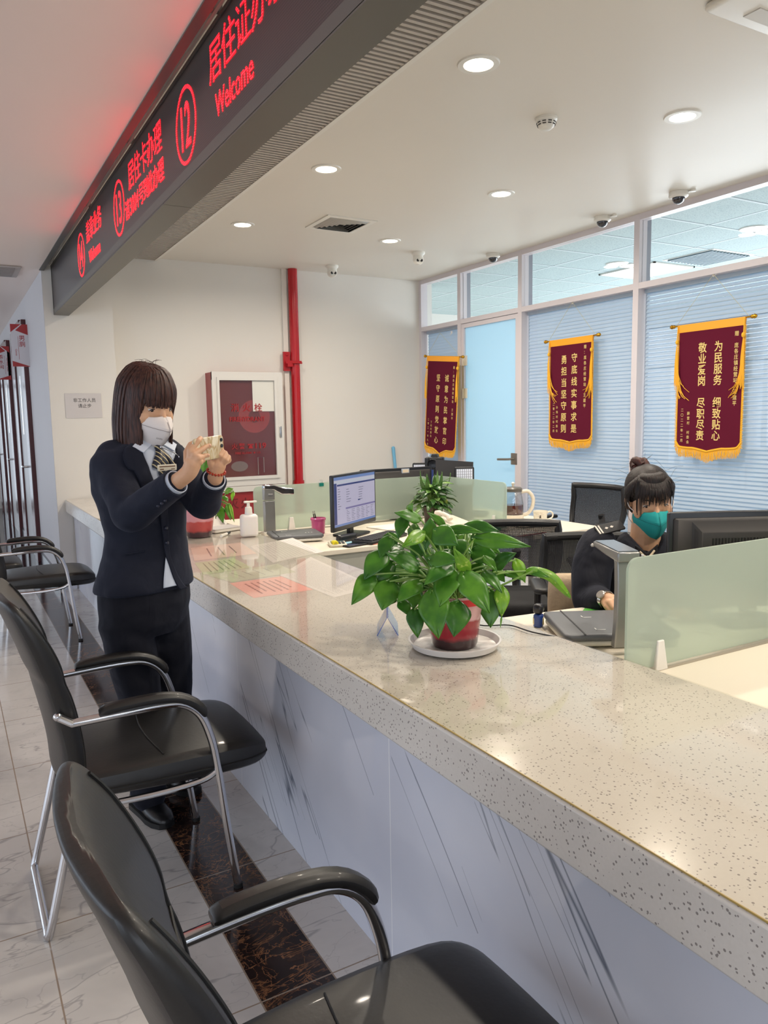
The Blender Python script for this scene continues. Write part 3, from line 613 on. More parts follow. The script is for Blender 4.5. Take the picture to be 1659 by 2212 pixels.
# papers under the sheet
PZ = 0.0
M_ink = mat('grey_print', rgb(120, 116, 116), .7)
def paper(name, label, quad, col, rows=0, m_ink=None, margin=.1, dash=(.012, .03), rh=.0018, group='printed notices under the clear counter sheet', z=ZT + .0003, title=None):
    global PZ
    PZ += .00006; z = z + PZ
    q = [onz(px, py, ZT) for px, py in quad]
    c = sum((V(p) for p in q), V()) / 4
    o = thing(name, label, 'paper', (c.x, c.y, z), group=group)
    m = MB(); m.addm([(p.x, p.y, z + dz) for dz in (0, .00004) for p in q], [(3, 2, 1, 0), (4, 5, 6, 7), (0, 1, 5, 4), (1, 2, 6, 5), (2, 3, 7, 6), (3, 0, 4, 7)]); m.build('sheet', mat(name + str(round(col[0], 3)), col, .6), o, world=True, smooth=0)
    if rows:
        rd = random.Random(int(c.x * 1000)); m = MB()
        for r in range(rows):
            v = margin + (1 - 2 * margin) * (r + .5) / rows; u = margin; end = 1 - margin - (rd.random() * .3 if rd.random() < .3 else 0)
            A = q[0].lerp(q[3], v); B = q[1].lerp(q[2], v); L = (B - A).length; w = (q[3] - q[0]).normalized() * rh
            while u < end:
                e = min(u + rd.uniform(*dash) / L, end); a = A.lerp(B, u); b_ = A.lerp(B, e); zz = V((0, 0, z + .00005 - ZT))
                m.addm([tuple(a + zz - w), tuple(b_ + zz - w), tuple(b_ + zz + w), tuple(a + zz + w)], [(0, 1, 2, 3)]); u = e + rd.uniform(.003, .007) / L
        m.build('print', m_ink or M_ink, o, world=True, smooth=0)
    return o
paper('pink_notice', 'pink notice sheet under the clear counter sheet right of the standing woman', [(608, 1245), (677, 1274), (548, 1292), (496, 1260)], rgb(236, 176, 166), 6, mat('red_brown_print', rgb(150, 96, 92), .7), .16, (.012, .022), .0042)
paper('white_notice', 'large white printed page under the counter sheet left of the potted plant', [(671, 1203), (812, 1268), (722, 1291), (604, 1243)], rgb(222, 216, 212), 24, None, .07, (.01, .03), .0011)
paper('green_notice', 'pale green printed notice under the sheet beside the standing woman', [(505, 1206), (545, 1226), (440, 1242), (420, 1216)], rgb(192, 198, 166), 6, mat('dark_green_print', rgb(96, 110, 84), .7), .12, (.01, .02), .003)
paper('grey_green_notice', 'greyish green sheet under the counter sheet between the pale green and white pages', [(600, 1218), (640, 1236), (500, 1258), (446, 1242)], rgb(196, 196, 176), 4, None, .2, (.012, .02), .002)
paper('rosy_notice', 'pale rosy sheet under the counter sheet below the red flower pot', [(520, 1172), (555, 1196), (420, 1212), (412, 1184)], rgb(218, 192, 180), 3, mat('dark_print', rgb(96, 84, 84), .7), .18, (.012, .03), .0035)
paper('white_list', 'white printed list under the counter sheet in front of the hand sanitizer', [(632, 1162), (700, 1192), (590, 1216), (540, 1180)], rgb(214, 206, 200), 14, None, .08, (.01, .03), .0012)
# ================================================================ visitor chairs
M_leather = mat('black_leather', rgb(25, 24, 24), .40, bumps=(90, .15, .002), coat=.06)
M_chrome = mat('chrome', rgb(205, 205, 208), .10, 1)
M_rubber = mat('black_rubber', rgb(20, 20, 20), .6)
def smoothpath(pts, n=6):
    out = []
    for i in range(len(pts) - 1):
        p0 = V(pts[max(i - 1, 0)]); p1 = V(pts[i]); p2 = V(pts[i + 1]); p3 = V(pts[min(i + 2, len(pts) - 1)])
        for k in range(n):
            t = k / n; out.append(.5 * ((2 * p1) + (-p0 + p2) * t + (2 * p0 - 5 * p1 + 4 * p2 - p3) * t * t + (-p0 + 3 * p1 - 3 * p2 + p3) * t ** 3))
    out.append(V(pts[-1])); return out
def interp(tab, x):
    for (a, va), (b_, vb) in zip(tab, tab[1:]):
        if x <= b_: k = (x - a) / (b_ - a); return va + (vb - va) * k
    return tab[-1][1]
def make_chair(label, y, dx=0):
    t = thing('visitor_chair', label, 'chair', (.45 + dx, y, 0), group=None)
    o = -.45
    for s in (-1, 1):
        yy = s * .235; nm = 'arm_frame'
        m = MB(); m.tube(smoothpath([(.70 + o, yy, .006), (.672 + o, yy, .22), (.650 + o, yy, .42), (.634 + o, yy, .51), (.605 + o, yy, .585), (.555 + o, yy, .627), (.49 + o, yy, .637), (.38 + o, yy, .636), (.245 + o, yy * .97, .632)]), .0125, 12); m.build(nm, M_chrome, t)
        m = MB(); m.rings([[(p[0] + a * 0 + n_.x * b_, yy + a, p[1] + n_.z * b_) for a, b_ in ((-.022, .0), (-.024, .014), (-.014, .026), (.014, .026), (.024, .014), (.022, .0), (.012, -.006), (-.012, -.006))] for p, n_ in
            [((x + o, z + .013), V((nx, 0, nz))) for x, z, nx, nz in ((.318, .633, 0, .45), (.33, .634, 0, .95), (.38, .637, 0, 1), (.44, .639, 0, 1), (.50, .638, .1, 1), (.55, .628, .35, .93), (.585, .606, .62, .78), (.61, .578, .8, .6), (.617, .562, .45, .3))]]); m.build('armrest', M_leather, t, subsurf=1)
        m = MB(); m.tube(smoothpath([(.655 + o, yy, .40), (.60 + o, yy * .96, .372), (.45 + o, yy * .9, .36), (.25 + o, yy * .85, .365)]), .010, 10); m.build('seat_rail', M_chrome, t)
        m = MB(); m.lathe([(.001, .0), (.015, .0), (.015, .012), (.001, .012)], 12, (.70 + o, yy, 0)); m.build('foot_cap', M_rubber, t)
        m = MB(); m.tube([(.215 + o, yy * .95, .655), (.25 + o, yy * .98, .632)], .011, 10); m.sphere((.213 + o, yy * .95, .657), .012, 10, 8); m.build('arm_bolt', M_chrome, t)
    m = MB(); w = .20
    m.tube(smoothpath([(.25 + o, -w, .40), (.20 + o, -w, .20), (.156 + o, -w - .005, .028), (.150 + o, -w + .015, .016), (.150 + o, -.12, .014), (.150 + o, .12, .014), (.150 + o, w - .015, .016), (.156 + o, w + .005, .028), (.20 + o, w, .20), (.25 + o, w, .40)]), .0125, 12); m.build('rear_leg', M_chrome, t)
    # seat cushion : thick, with a rolled front edge
    def seat(u, v):
        a = 2 * pi * v; cx, cy = cos(a), sin(a)
        return 0
    m = MB(); rings = []
    for k, x in enumerate((.235, .245, .30, .40, .52, .64, .74, .785, .812, .826, .830)):
        f = k / 9; hw = interp([(.2, .20), (.3, .222), (.5, .237), (.74, .237), (.80, .222), (.828, .190), (.84, .182)], x)
        top = interp([(.2, .455), (.3, .468), (.5, .474), (.7, .472), (.78, .464), (.82, .446), (.84, .425)], x); bot = interp([(.2, .40), (.3, .385), (.6, .372), (.8, .370), (.84, .382)], x)
        mid = (top + bot) / 2 - .01; r = []
        for a, zz in ((-1, mid), (-1.0, mid + .006), (-.99, (mid + top) / 2 + .012), (-.92, top - .004), (-.6, top), (-.2, top + .003), (.2, top + .003), (.6, top), (.92, top - .004), (.99, (mid + top) / 2 + .012), (1.0, mid + .006), (1, mid), (.98, bot + .012), (.9, bot), (.3, bot), (-.3, bot), (-.9, bot), (-.98, bot + .012)):
            r.append((x + o, a * hw, zz))
        rings.append(r)
    m.rings(rings); seato = m.build('seat', M_leather, t, subsurf=1)
    # backrest : S-curved shell with a plump front
    prof = [(.400, .238, .045), (.43, .228, .055), (.50, .232, .060), (.58, .222, .064), (.66, .208, .066), (.715, .195, .064), (.742, .187, .054), (.760, .183, .066), (.79, .174, .070), (.82, .166, .068), (.88, .142, .062), (.93, .120, .050), (.965, .100, .042), (.985, .088, .028), (.992, .082, .010)]
    rings = []
    for z, xc, th in prof:
        hw = interp([(.39, .16), (.46, .195), (.6, .205), (.75, .222), (.86, .232), (.92, .232), (.965, .222), (.985, .205), (1.0, .17)], z)
        rs = []
        for a, fz in ((-1, 0), (-.97, .42), (-.86, .5), (-.5, .54), (0, .56), (.5, .54), (.86, .5), (.97, .42), (1, 0), (.97, -.36), (.8, -.46), (.3, -.5), (-.3, -.5), (-.8, -.46), (-.97, -.36)):
            bow = .030 * (a * a)
            rs.append((xc + o + fz * th + bow, a * hw, z))
        rings.append(rs)
    m = MB(); m.rings(rings); bo = m.build('backrest', M_leather, t, subsurf=2)
    HW = [(.39, .16), (.46, .195), (.6, .205), (.75, .222), (.86, .232), (.92, .232), (.965, .222), (.985, .205), (1.0, .17)]
    dg = bpy.context.evaluated_depsgraph_get(); dg.update(); be = bo.evaluated_get(dg); se = seato.evaluated_get(dg)
    def stick(ob, p, lift=.001): ok, lo, no, _ = ob.closest_point_on_mesh(V(p)); return tuple(lo + no * lift)
    black = mat('black_piping', rgb(12, 12, 12), .55)
    for s in (-1, 1):
        pts = [stick(be, (interp([(p[0], p[1]) for p in prof], z) + o + .030 + .030 * .7, s * .86 * interp(HW, z), z)) for z in [.44 + .53 * k / 22 for k in range(23)]]
        m = MB(); m.tube(smoothpath(pts, 2), .0038, 6); m.build('seam', black, t)
    m = MB(); m.tube([stick(be, (.30 + o, -.185 + .37 * k / 16, .748)) for k in range(17)], .0035, 6); m.build('cross_seam', black, t)
    pp = [(.26, -.26), (.45, -.27), (.62, -.27), (.76, -.26), (.83, -.22), (.86, -.12), (.862, 0), (.86, .12), (.83, .22), (.76, .26), (.62, .27), (.45, .27), (.26, .26)]
    m = MB(); m.tube([stick(se, (q.x + o, q.y, .405)) for q in smoothpath([(x, y, 0) for x, y in pp], 4)], .0035, 6); m.build('piping', black, t)
    m = MB(); m.tube([stick(se, (.50 + o - .02 * cos(k / 12 * pi - pi / 2), -.20 + .40 * k / 12, .52)) for k in range(13)], .0022, 6); m.build('seat_seam', black, t)
    return t
c1 = make_chair('black leather visitor chair with chrome arms in the bottom left foreground, nearest', .925)
dup(c1, (.45, 2.44, 0), 0, 'black leather visitor chair with chrome arms in front of the standing woman')
dup(c1, (.45, 5.66, 0), 0, 'black leather visitor chair behind the standing woman, beside the counter end')
dup(c1, (.055, 6.35, 0), radians(0), 'black leather visitor chair farthest back, cut off by the left edge')
# ================================================================ desks and frosted glass screens
M_desk = mat('cream_desk_laminate', rgb(232, 222, 204), .4); M_desk_edge = mat('desk_edge_grey', rgb(170, 170, 160), .5)
M_frost = frosted('frosted_green_glass', rgb(214, 224, 214), see=.42, diff=.30, trl=.28)
M_gedge = mat('glass_green_edge', rgb(168, 200, 182), .2)
ZD = .75
def desk(name, label, polys, loc, legs, z=ZD, cab=None):
    t = thing(name, label, 'desk', loc)
    m = MB(); m.prism(polys, .028, M4.Translation((0, 0, z - .028))); m.build('desktop', M_desk, t, world=True, smooth=0, bevel=.004)
    for (x, y) in legs:
        m = MB(); m.rbox((x, y, (z - .028) / 2), (.05, .05, z - .03), .008); m.build('leg', mat('leg_silver', rgb(170, 170, 168), .4, .4), t, world=True)
    if cab:
        m = MB(); m.bb(*cab); m.build('modesty_panel', M_desk_edge, t, world=True, smooth=0)
    return t
r_ = .06
desk('office_desk', 'cream office desk of the seated officer, wrapped around the frosted glass screen', [(CXB + .005, 1.435), (2.75, 1.435), (2.75, 1.80), (2.06, 1.80)] + [(2.04, 1.84), (2.035, 1.90), (2.035, 1.98), (2.03, 2.03), (2.01, 2.06), (1.97, 2.07)] + [(CXB + .005, 2.12)], (1.8, 1.7, 0), [(1.62, 2.05), (2.7, 1.5)], cab=(1.6, 2.7, 1.44, 1.455, .30, .72))
desk('office_desk', 'near cream desk at the bottom right, beyond the counter edge', [(CXB + .005, .2), (2.75, .2), (2.75, 1.418), (CXB + .005, 1.418)], (1.9, .8, 0), [(1.62, .26), (2.7, .26), (2.7, 1.36)])
desk('office_desk', 'cream desk holding the switched-on monitor, behind the counter', [(CXB + .005, 3.73), (2.98, 3.73), (2.98, 4.555), (CXB + .005, 4.555)], (2.2, 4.1, 0), [(1.62, 4.5), (2.92, 3.9)], cab=(1.6, 2.9, 3.745, 3.765, .54, .72))
desk('office_desk', 'cream desk with the insect mug and kettle near the glass partition', [(3.02, 3.50), (3.60, 3.50), (3.60, 5.25), (3.02, 5.25)], (3.3, 4.3, 0), [(3.07, 3.56), (3.55, 3.56), (3.55, 5.2)], cab=(3.07, 3.55, 3.53, 3.55, .35, .72))
desk('office_desk', 'desk hidden behind the far frosted screen carrying the black monitor back', [(CXB + .005, 4.60), (2.98, 4.60), (2.98, 5.35), (CXB + .005, 5.35)], (2.2, 4.95, 0), [(1.62, 5.3), (2.92, 5.3)])
def rrect(w, h, r, corners=(1, 1, 1, 1)):
    o = []
    for (cx, cy, a0), c in zip(((w - r, r, -90), (w - r, h - r, 0), (r, h - r, 90), (r, r, 180)), corners):
        if c:
            for k in range(7): a = radians(a0 + 15 * k); o.append((cx + r * cos(a), cy + r * sin(a)))
        else: o.append({-90: (w, 0), 0: (w, h), 90: (0, h), 180: (0, 0)}[a0])
    return o
def screen(label, o, ux, w, h, corners, clamps, z0=ZD + .012):
    """frosted desk screen standing on the desktop, from o along ux"""
    t = thing('glass_screen', label, 'glass screen', (o[0], o[1], ZD))
    F = frame((o[0], o[1], z0), ux, (0, 0, 1)); n_ = V(ux).normalized().cross(V((0, 0, 1)))
    m = MB(); m.prism(rrect(w, h, .035, corners), .008, F @ M4.Translation((0, 0, -.004))); m.build('pane', M_frost, t, world=True, smooth=30)
    for c in clamps:
        m = MB(); m.rings([[((c + sx * (.5 - .25 * (zz / .085)) * .05), zz - .012, sy * .014 * (1 - .35 * (zz / .085))) for sx, sy in ((-1, -1), (1, -1), (1, 1), (-1, 1))] for zz in (0, .03, .06, .080, .085)], F); m.build('clamp', mat('white_clamp', rgb(232, 228, 220), .35), t, world=True, smooth=30, bevel=.003)
    return t
screen('green tinted frosted glass desk screen in front of the seated officer', (1.555, 1.427), (1, 0, 0), 1.15, .315, (0, 1, 1, 0), (.13, 1.0))
screen('frosted glass desk screen running behind the hand sanitizer and lit monitor', (1.66, 4.577), (1, 0, 0), 1.30, .285, (0, 1, 1, 0), (.25, 1.15))
screen('frosted glass desk screen seen side-on between the small plant and the kettle', (3.0, 3.735), (0, 1, 0), .83, .290, (0, 1, 1, 0), (.12, .7))
# ================================================================ monitors
def monitor(label, loc, rz, w, h, zb, lit=False, bulge=True):
    """screen faces local -y, foot on the desk"""
    t = thing('computer_monitor', label, 'monitor', (loc[0], loc[1], ZD + .001), rz); z0 = zb - ZD
    m = MB(); m.rbox((0, 0, 0), (w, h, .022), .008, mt=M4.Translation((0, 0, z0 + h / 2)) @ M4.Rotation(pi / 2, 4, 'X')); m.build('bezel', mat('monitor_black', rgb(24, 25, 30), .35), t)
    if bulge:
        m = MB(); F = M4.Translation((0, .011, z0 + h / 2)) @ M4.Rotation(-pi / 2, 4, 'X')
        m.rings([[(x * a, y * b_ , zz) for x, y in ((-1, -1), (1, -1), (1, 1), (-1, 1))] for a, b_, zz in ((w * .48, h * .45, 0), (w * .46, h * .42, .010), (w * .36, h * .38, .014), (w * .33, h * .31, .034), (w * .31, h * .29, .037))], F); m.build('back_cover', mat('monitor_back', rgb(44, 40, 38), .5), t, bevel=.006)
        m = MB()
        for k in range(26): m.box((-w * .25 + k * w * .5 / 25, .0488, z0 + h * .71), (.0045, .004, .022), M4.Identity(4))
        m.build('vent_slots', mat('slot_black', rgb(10, 10, 10), .6), t, smooth=0)
    m = MB(); m.box((0, .03, z0 / 2 + .03), (.055, .022, z0 + .06)); m.build('stand_neck', M_black, t, bevel=.004)
    m = MB(); m.rbox((0, .02, .007), (.22, .17, .013), .03); m.build('stand_base', M_black, t)
    if lit:
        F = frame((0, -.0118, z0), (1, 0, 0), (0, 0, 1)); sw, s0, s1 = w / 2 - .014, .028, h - .014
        pn = MB(); pn.addm([(-sw, s0, 0), (sw, s0, 0), (sw, s1, 0), (-sw, s1, 0)], [(0, 1, 2, 3)], F)
        em = lambda nm, c, e: mat(nm, (.02, .02, .02, 1), .2, emit=c, es=e)
        pn.build('display', em('screen_grey', rgb(186, 180, 204), .78), t, smooth=0)
        def rects(nm, m_, rs, dz):
            b_ = MB()
            for x0, x1, y0, y1 in rs:
                X = lambda u: -sw + 2 * sw * u; Y = lambda v: s1 - (s1 - s0) * v
                b_.addm([(X(x0), Y(y1), dz), (X(x1), Y(y1), dz), (X(x1), Y(y0), dz), (X(x0), Y(y0), dz)], [(0, 1, 2, 3)], F)
            b_.build(nm, m_, t, smooth=0)
        rects('browser_bar', em('screen_blue', rgb(104, 132, 190), .7), [(0, 1, 0, .06), (0, 1, .955, 1.0)], .0003)
        rects('page_header', em('screen_navy', rgb(36, 52, 120), .7), [(.07, 1, .15, .185), (.0, .06, .12, .95), (.56, .62, .52, .545)], .0004)
        rects('table_header', em('screen_violet', rgb(128, 118, 168), .7), [(.26, 1, .64, .675)], .0004)
        rd = random.Random(3); rs = [(.005, 1, .075, .14)]; lines = []
        for r in range(9): lines.append((.085, .085 + rd.uniform(.03, .08), .24 + r * .05, .250 + r * .05))
        for r in range(6):
            for c in (.28, .58): lines.append((c, c + rd.uniform(.04, .12), .27 + r * .05, .279 + r * .05))
        for r in range(7):
            for c in range(6): lines.append((.28 + c * .12, .28 + c * .12 + rd.uniform(.03, .09), .70 + r * .036, .707 + r * .036))
        rects('text_rows', em('screen_text', rgb(96, 96, 120), .6), lines, .0005); rects('toolbar', em('screen_pale', rgb(196, 200, 214), .7), rs, .0003)
    return t
A = onz(714, 1028, 1.135); B = onz(807, 1014, 1.135); d = (B - A); d.z = 0
monitor('black desktop monitor showing a lit web page, behind the counter', ((A.x + B.x) / 2, (A.y + B.y) / 2), atan2(d.y, d.x), d.length, .335, .80, True)
A = onz(1443, 1107, 1.13); B = onz(1659, 1102, 1.13); d = (B - A); d.z = 0; d = d.normalized(); c = A + d * .27
monitor('dark monitor seen from behind, hiding part of the seated officer', (c.x, c.y), atan2(d.y, d.x) + pi, .54, .33, .80)
A = onz(808, 1018, 1.10); monitor('black monitor seen above the far frosted screen with a small sticker', (A.x + .24, 4.705), radians(182), .60, .33, .775)
# ================================================================ silk banners on the partition
M_silk = mat('maroon_velvet', rgb(92, 14, 40), .85, spec=.2); M_gold = mat('gold_thread', rgb(232, 190, 60), .45); M_yel = mat('yellow_fringe', rgb(240, 178, 24), .6, sheen=.2)
M_orn = mat('orange_satin', rgb(250, 168, 34), .4); M_brass = mat('brass', rgb(190, 140, 40), .25, .9)
M_goldtxt = mat('gold_lettering', rgb(226, 198, 120), .5)
def banner(label, xw, yc, w, zt, zb, tip, hook_z, hook_y, texts, rot=0.0, tas=(1, 1), seed=1, over=(0, 0)):
    """rod centre at (xw, yc, zt); cloth w wide down to zb (corners) and tip (middle)"""
    t = thing('silk_banner', label, 'banner', (xw, yc, zt), group=None)
    B = M4.Translation((xw, yc, zt)) @ M4.Rotation(rot, 4, 'X') @ frame((0, 0, 0), (0, -1, 0), (0, 0, 1))
    H = zt - zb; rd = random.Random(seed); tp = zt - tip
    def low(u):                                    # bracket-shaped lower edge, u in -1..1
        a = abs(u); return -H + .010 + (-(tp - H) * max(0, 1 - a * 2.2) ** 1.3) - .012 * sin(min(1, a * 1.0) * pi) + (.035 * max(0, (a - .86) / .14) ** 1.5)
    hw = w / 2
    def cloth(mb, th, inset, z1, m_):
        n_ = 36
        us = [-1 + 2 * i / n_ for i in range(n_ + 1)]
        top = [((hw - inset) * u, z1) for u in us]; bot = [((hw - inset) * u, low(u) + inset) for u in us]
        poly = bot + top[::-1]; mb.prism(poly, th, B @ M4.Translation((0, 0, m_)))
    m = MB(); cloth(m, .003, 0, -.01, 0); m.build('backing', M_yel, t, world=True, smooth=0)
    m = MB(); cloth(m, .0015, .012, -.045, .003); m.build('cloth', M_silk, t, world=True, smooth=0)
    m = MB(); m.addm([(-hw, -.050, .006), (hw, -.050, .006), (hw, .004, .010), (-hw, .004, .010), (-hw, -.050, .002), (hw, -.050, .002), (hw, .004, -.008), (-hw, .004, -.008)], [(0, 1, 2, 3), (7, 6, 5, 4), (0, 4, 5, 1), (2, 6, 7, 3), (0, 3, 7, 4), (1, 5, 6, 2)], B); m.build('top_band', M_orn, t, world=True, smooth=0)
    m = MB(); L = hw + .045; m.tube([tuple(B @ V((-L, 0, 0))), tuple(B @ V((L, 0, 0)))], .006, 10)
    for s in (-1, 1): m.lathe([(.001, -.006), (.010, 0), (.014, .010), (.010, .020), (.016, .026), (.012, .036), (.004, .044), (.001, .046)], 14, mt=B @ frame((s * (L - .02), 0, 0), (0, 0, 1), (0, 1, 0)) @ M4.Rotation(-s * pi / 2 + pi / 2 + (pi / 2 if 0 else 0), 4, 'Z') @ M4.Rotation(pi / 2, 4, 'Y') if 0 else B @ M4.Translation((s * (L - .01), 0, 0)) @ M4.Rotation(s * pi / 2, 4, 'Y'))
    m.build('rod', M_brass, t, world=True)
    # fringe strands along the lower edge and thin braid up the sides
    m = MB(); N = 150
    for i in range(N):
        u = -1 + 2 * (i + .5) / N; x = hw * u; z0 = low(u) + .006; l = .062 + rd.uniform(-.006, .006) + .012 * max(0, 1 - abs(u) * 3)
        m.tube([tuple(B @ V((x, z0, .004))), tuple(B @ V((x + rd.uniform(-.003, .003), z0 - l * .5, .007 + rd.uniform(-.002, .003)))), tuple(B @ V((x + rd.uniform(-.005, .005), z0 - l, .004)))], [.0016, .0018, .0012], 5)
    m.tube([tuple(B @ V((hw * (-1 + 2 * k / 40), low(-1 + 2 * k / 40) + .012, .005))) for k in range(41)], .007, 6)
    for s in (-1, 1):
        for k in range(70):
            z = -.05 - (H - .06) * k / 70; m.tube([tuple(B @ V((s * (hw - .008), z, .004))), tuple(B @ V((s * (hw + .007 + rd.uniform(0, .003)), z - .006, .004)))], .0028, 5)
    m.build('fringe', M_yel, t, world=True)
    # tassel cords hanging at both ends of the rod, strands spilling onto the cloth
    for s, on in zip((-1, 1), tas):
        if not on: continue
        m = MB(); x0 = s * (hw - .004)
        m.tube([tuple(B @ V((x0, -.0, .012))), tuple(B @ V((x0 + s * .002, -.10, .018)))], .004, 7); m.sphere(tuple(B @ V((x0, -.115, .018))), .013, 10, 8, sc=(1, 1, 1.4))
        fl = on if on > 1 else 0
        for k in range(34):
            a = rd.uniform(-1, 1); e = H * (.50 if fl else .44) + rd.uniform(-.05, .03); out = 0
            p = [V((x0, -.12, .018)), V((x0 + a * .012, -.25, .022)), V((x0 + a * .016, -e * .85, .020)), V((x0 + a * .02, -e, .016))]
            if fl and k < 11: 
                q = rd.uniform(.02, .11); zz = -H * .50 - rd.uniform(0, .09); p[2] = V((x0 - s * q * .4, zz + .06, .016)); p[3] = V((x0 - s * q, zz + rd.uniform(-.03, .03), .010))
            m.tube([tuple(B @ x) for x in smoothpath(p, 3)], .0019, 4)
        m.build('tassel', M_yel, t, world=True)
    m = MB(); hk = V((xw, hook_y, hook_z))
    for s in (-1, 1): m.tube([tuple(B @ V((s * (hw + .02), .004, 0))), tuple(hk)], .0014, 5)
    m.build('cord', mat('pale_cord', rgb(206, 196, 150), .6), t, world=True)
    m = MB(); F = F_XNEG(XP - .004, hook_y, hook_z); m.rbox((0, .012, 0), (.026, .032, .006), .008, mt=F); m.tube([tuple(F @ V(q)) for q in ((0, .002, .004), (0, -.012, .008), (0, -.016, .016), (0, -.008, .02))], .003, 8); m.build('hook', mat('hook_white', rgb(228, 222, 216), .3), t, world=True)
    m = MB(); Ft = B @ M4.Translation((0, 0, .0052))
    for (s, cx, z1, z2, em, bd) in texts: tcol(m, s, cx * w, -z1 * H, -z2 * H, em, Ft, bd, .92)
    m.build('lettering', M_goldtxt, t, world=True, smooth=0)
banner('maroon banner with gold characters, rightmost and largest in view, on the slatted blind', XP - .02, 3.59, .54, 2.085, 1.20, 1.165, 2.405, 3.585,
       [('为民服务 细致贴心', .13, .15, .93, .076, .04), ('敬业爱岗 尽职尽责', -.11, .15, .93, .076, .04), ('赠 庞各庄镇经营站 王建平', .385, .09, .66, .036, .02), ('薛营村 村委会', -.30, .69, .96, .026, .02), ('二〇二二年二月', -.40, .66, .95, .026, .02)], tas=(2, 2), seed=3)
banner('maroon banner with gold characters, middle one of the three, beside the glass door', XP - .02, 4.965, .52, 2.105, 1.235, 1.205, 2.405, 4.957,
       [('守底线实事求是', .09, .13, .93, .078, .04), ('勇担当坚守原则', -.15, .14, .93, .078, .04), ('赠：庞各庄经营站 王建平', .33, .07, .68, .034, .02), ('孙场村村委会', -.31, .64, .92, .026, .02), ('二零二二年二月', -.39, .61, .92, .026, .02)], tas=(2, 2), seed=5)
banner('maroon banner with gold characters hanging tilted in the far corner by the back wall', 4.55, 6.70, .58, 2.085, 1.11, 1.05, 2.33, 6.76,
       [('诚意为民掌官印', .15, .17, .95, .078, .04), ('坚守原则党放心', -.12, .17, .95, .078, .04), ('赠：庞各庄镇经营站 王建平', .36, .09, .66, .032, .02), ('丁村村委会', -.30, .69, .88, .028, .02), ('二零二一年九月', -.40, .66, .98, .028, .02)], rot=radians(5.0), tas=(1, 1), seed=8)
# ================================================================ plants
def leaf_mat(name, c1, c2, c3=None):
    m = newmat(name); n = NT(m); p = n.pos()
    f = n.noise(p, 22, 3); col = n.ramp(f, [(.35, c1), (.65, c2)])
    if c3: col = n.mix(n.math('MULTIPLY', n.math('GREATER_THAN', n.noise(p, 60, 3), .64), .6), col, c3)
    n.set(n.b.inputs['Base Color'], col); n.b.inputs['Roughness'].default_value = .32; n.b.inputs['Coat Weight'].default_value = .12; n.b.inputs['Coat Roughness'].default_value = .25
    t = n.add('ShaderNodeBsdfTranslucent'); n.set(t.inputs[0], n.mix(.5, col, rgb(150, 190, 40))); mx = n.add('ShaderNodeMixShader'); mx.inputs[0].default_value = .22
    n.t.links.new(n.b.outputs[0], mx.inputs[1]); n.t.links.new(t.outputs[0], mx.inputs[2]); n.t.links.new(mx.outputs[0], n.out.inputs[0]); return m
M_leafd = leaf_mat('pothos_leaf_dark', rgb(44, 100, 30), rgb(80, 138, 42)); M_leafl = leaf_mat('pothos_leaf_bright', rgb(92, 150, 34), rgb(136, 184, 52), rgb(196, 212, 110)); M_leafm = leaf_mat('pothos_leaf_mid', rgb(58, 116, 30), rgb(96, 152, 44))
M_stem = mat('plant_stem', rgb(120, 156, 70), .45)
def leaf(mb, a, b_, w, nrm, droop=.12, fold=.22, nu=8, nv=10, narrow=False, curl=0):
    """heart-shaped blade from stalk point a to tip b_"""
    a = V(a); b_ = V(b_); L = (b_ - a).length; d = (b_ - a) / L; s = d.cross(V(nrm)).normalized(); n_ = s.cross(d)
    def prof(v):
        if narrow: return sin(pi * v ** .8) ** .9
        return (min(1, (v / .22)) ** .55 * (1 - max(0, (v - .30) / .70) ** 1.55)) if v > 0 else .0
    def fn(u, v):
        x = (u - .5) * 2; hw = w / 2 * max(prof(v), .02); back = 0 if narrow else -.09 * L * (abs(x) ** 1.2) * max(0, 1 - v / .25)
        wav = .035 * w * sin(v * 9 + x * 3)
        return tuple(a + d * (v * L + back) + s * (x * hw) + n_ * (abs(x) * hw * -fold + droop * L * sin(pi * v) * 1.0 + wav * abs(x) - curl * L * v * v) + n_ * -.03 * L * (1 - abs(x)) ** 8)
    mb.grid(fn, nu, nv)
def pot_mat(name, top, mid, dark, z0, z1):
    m = newmat(name); n = NT(m); p = n.pos(); x, y, z = n.sep(p)
    h = n.math('DIVIDE', n.math('SUBTRACT', z, z0), z1 - z0); h = n.math('ADD', h, n.math('MULTIPLY', n.math('SUBTRACT', n.noise(p, 30, 2), .5), .10))
    n.set(n.b.inputs['Base Color'], n.ramp(h, [(.16, dark), (.24, mid), (.52, mid), (.56, top)])); n.b.inputs['Roughness'].default_value = .18; n.b.inputs['Coat Weight'].default_value = .5; return m
def pot(t, c, r0, r1, h, m_, rim=True):
    m = MB(); m.lathe([(.001, .0), (r0 * .93, 0), (r0, .01), (r0 * .98 + (r1 - r0) * .5, h * .5), (r1, h - .012), (r1 + .004, h - .010), (r1 + .005, h), (r1 - .003, h), (r1 - .006, h - .02), (r0 * .9 + (r1 - r0) * .5, h * .72), (.001, h * .72)], 40, c); m.build('pot', m_, t, world=True)
    m = MB(); m.lathe([(.001, h * .725), (r1 * .82, h * .725), (r1 * .80, h * .74), (.001, h * .76)], 24, c); m.build('soil', mat('potting_soil', rgb(58, 42, 34), .9, bumps=(60, .8, .01)), t, world=True)
PC = V((1.232, 1.768, ZT + .0036))
t = thing('plant_saucer', 'round white saucer under the large potted pothos on the counter', 'saucer', tuple(PC))
m = MB(); m.lathe([(.001, 0), (.112, 0), (.122, .004), (.130, .020), (.133, .021), (.134, .024), (.128, .024), (.118, .008), (.108, .005), (.001, .005)], 56); m.build('dish', mat('saucer_white', rgb(216, 212, 208), .25), t)
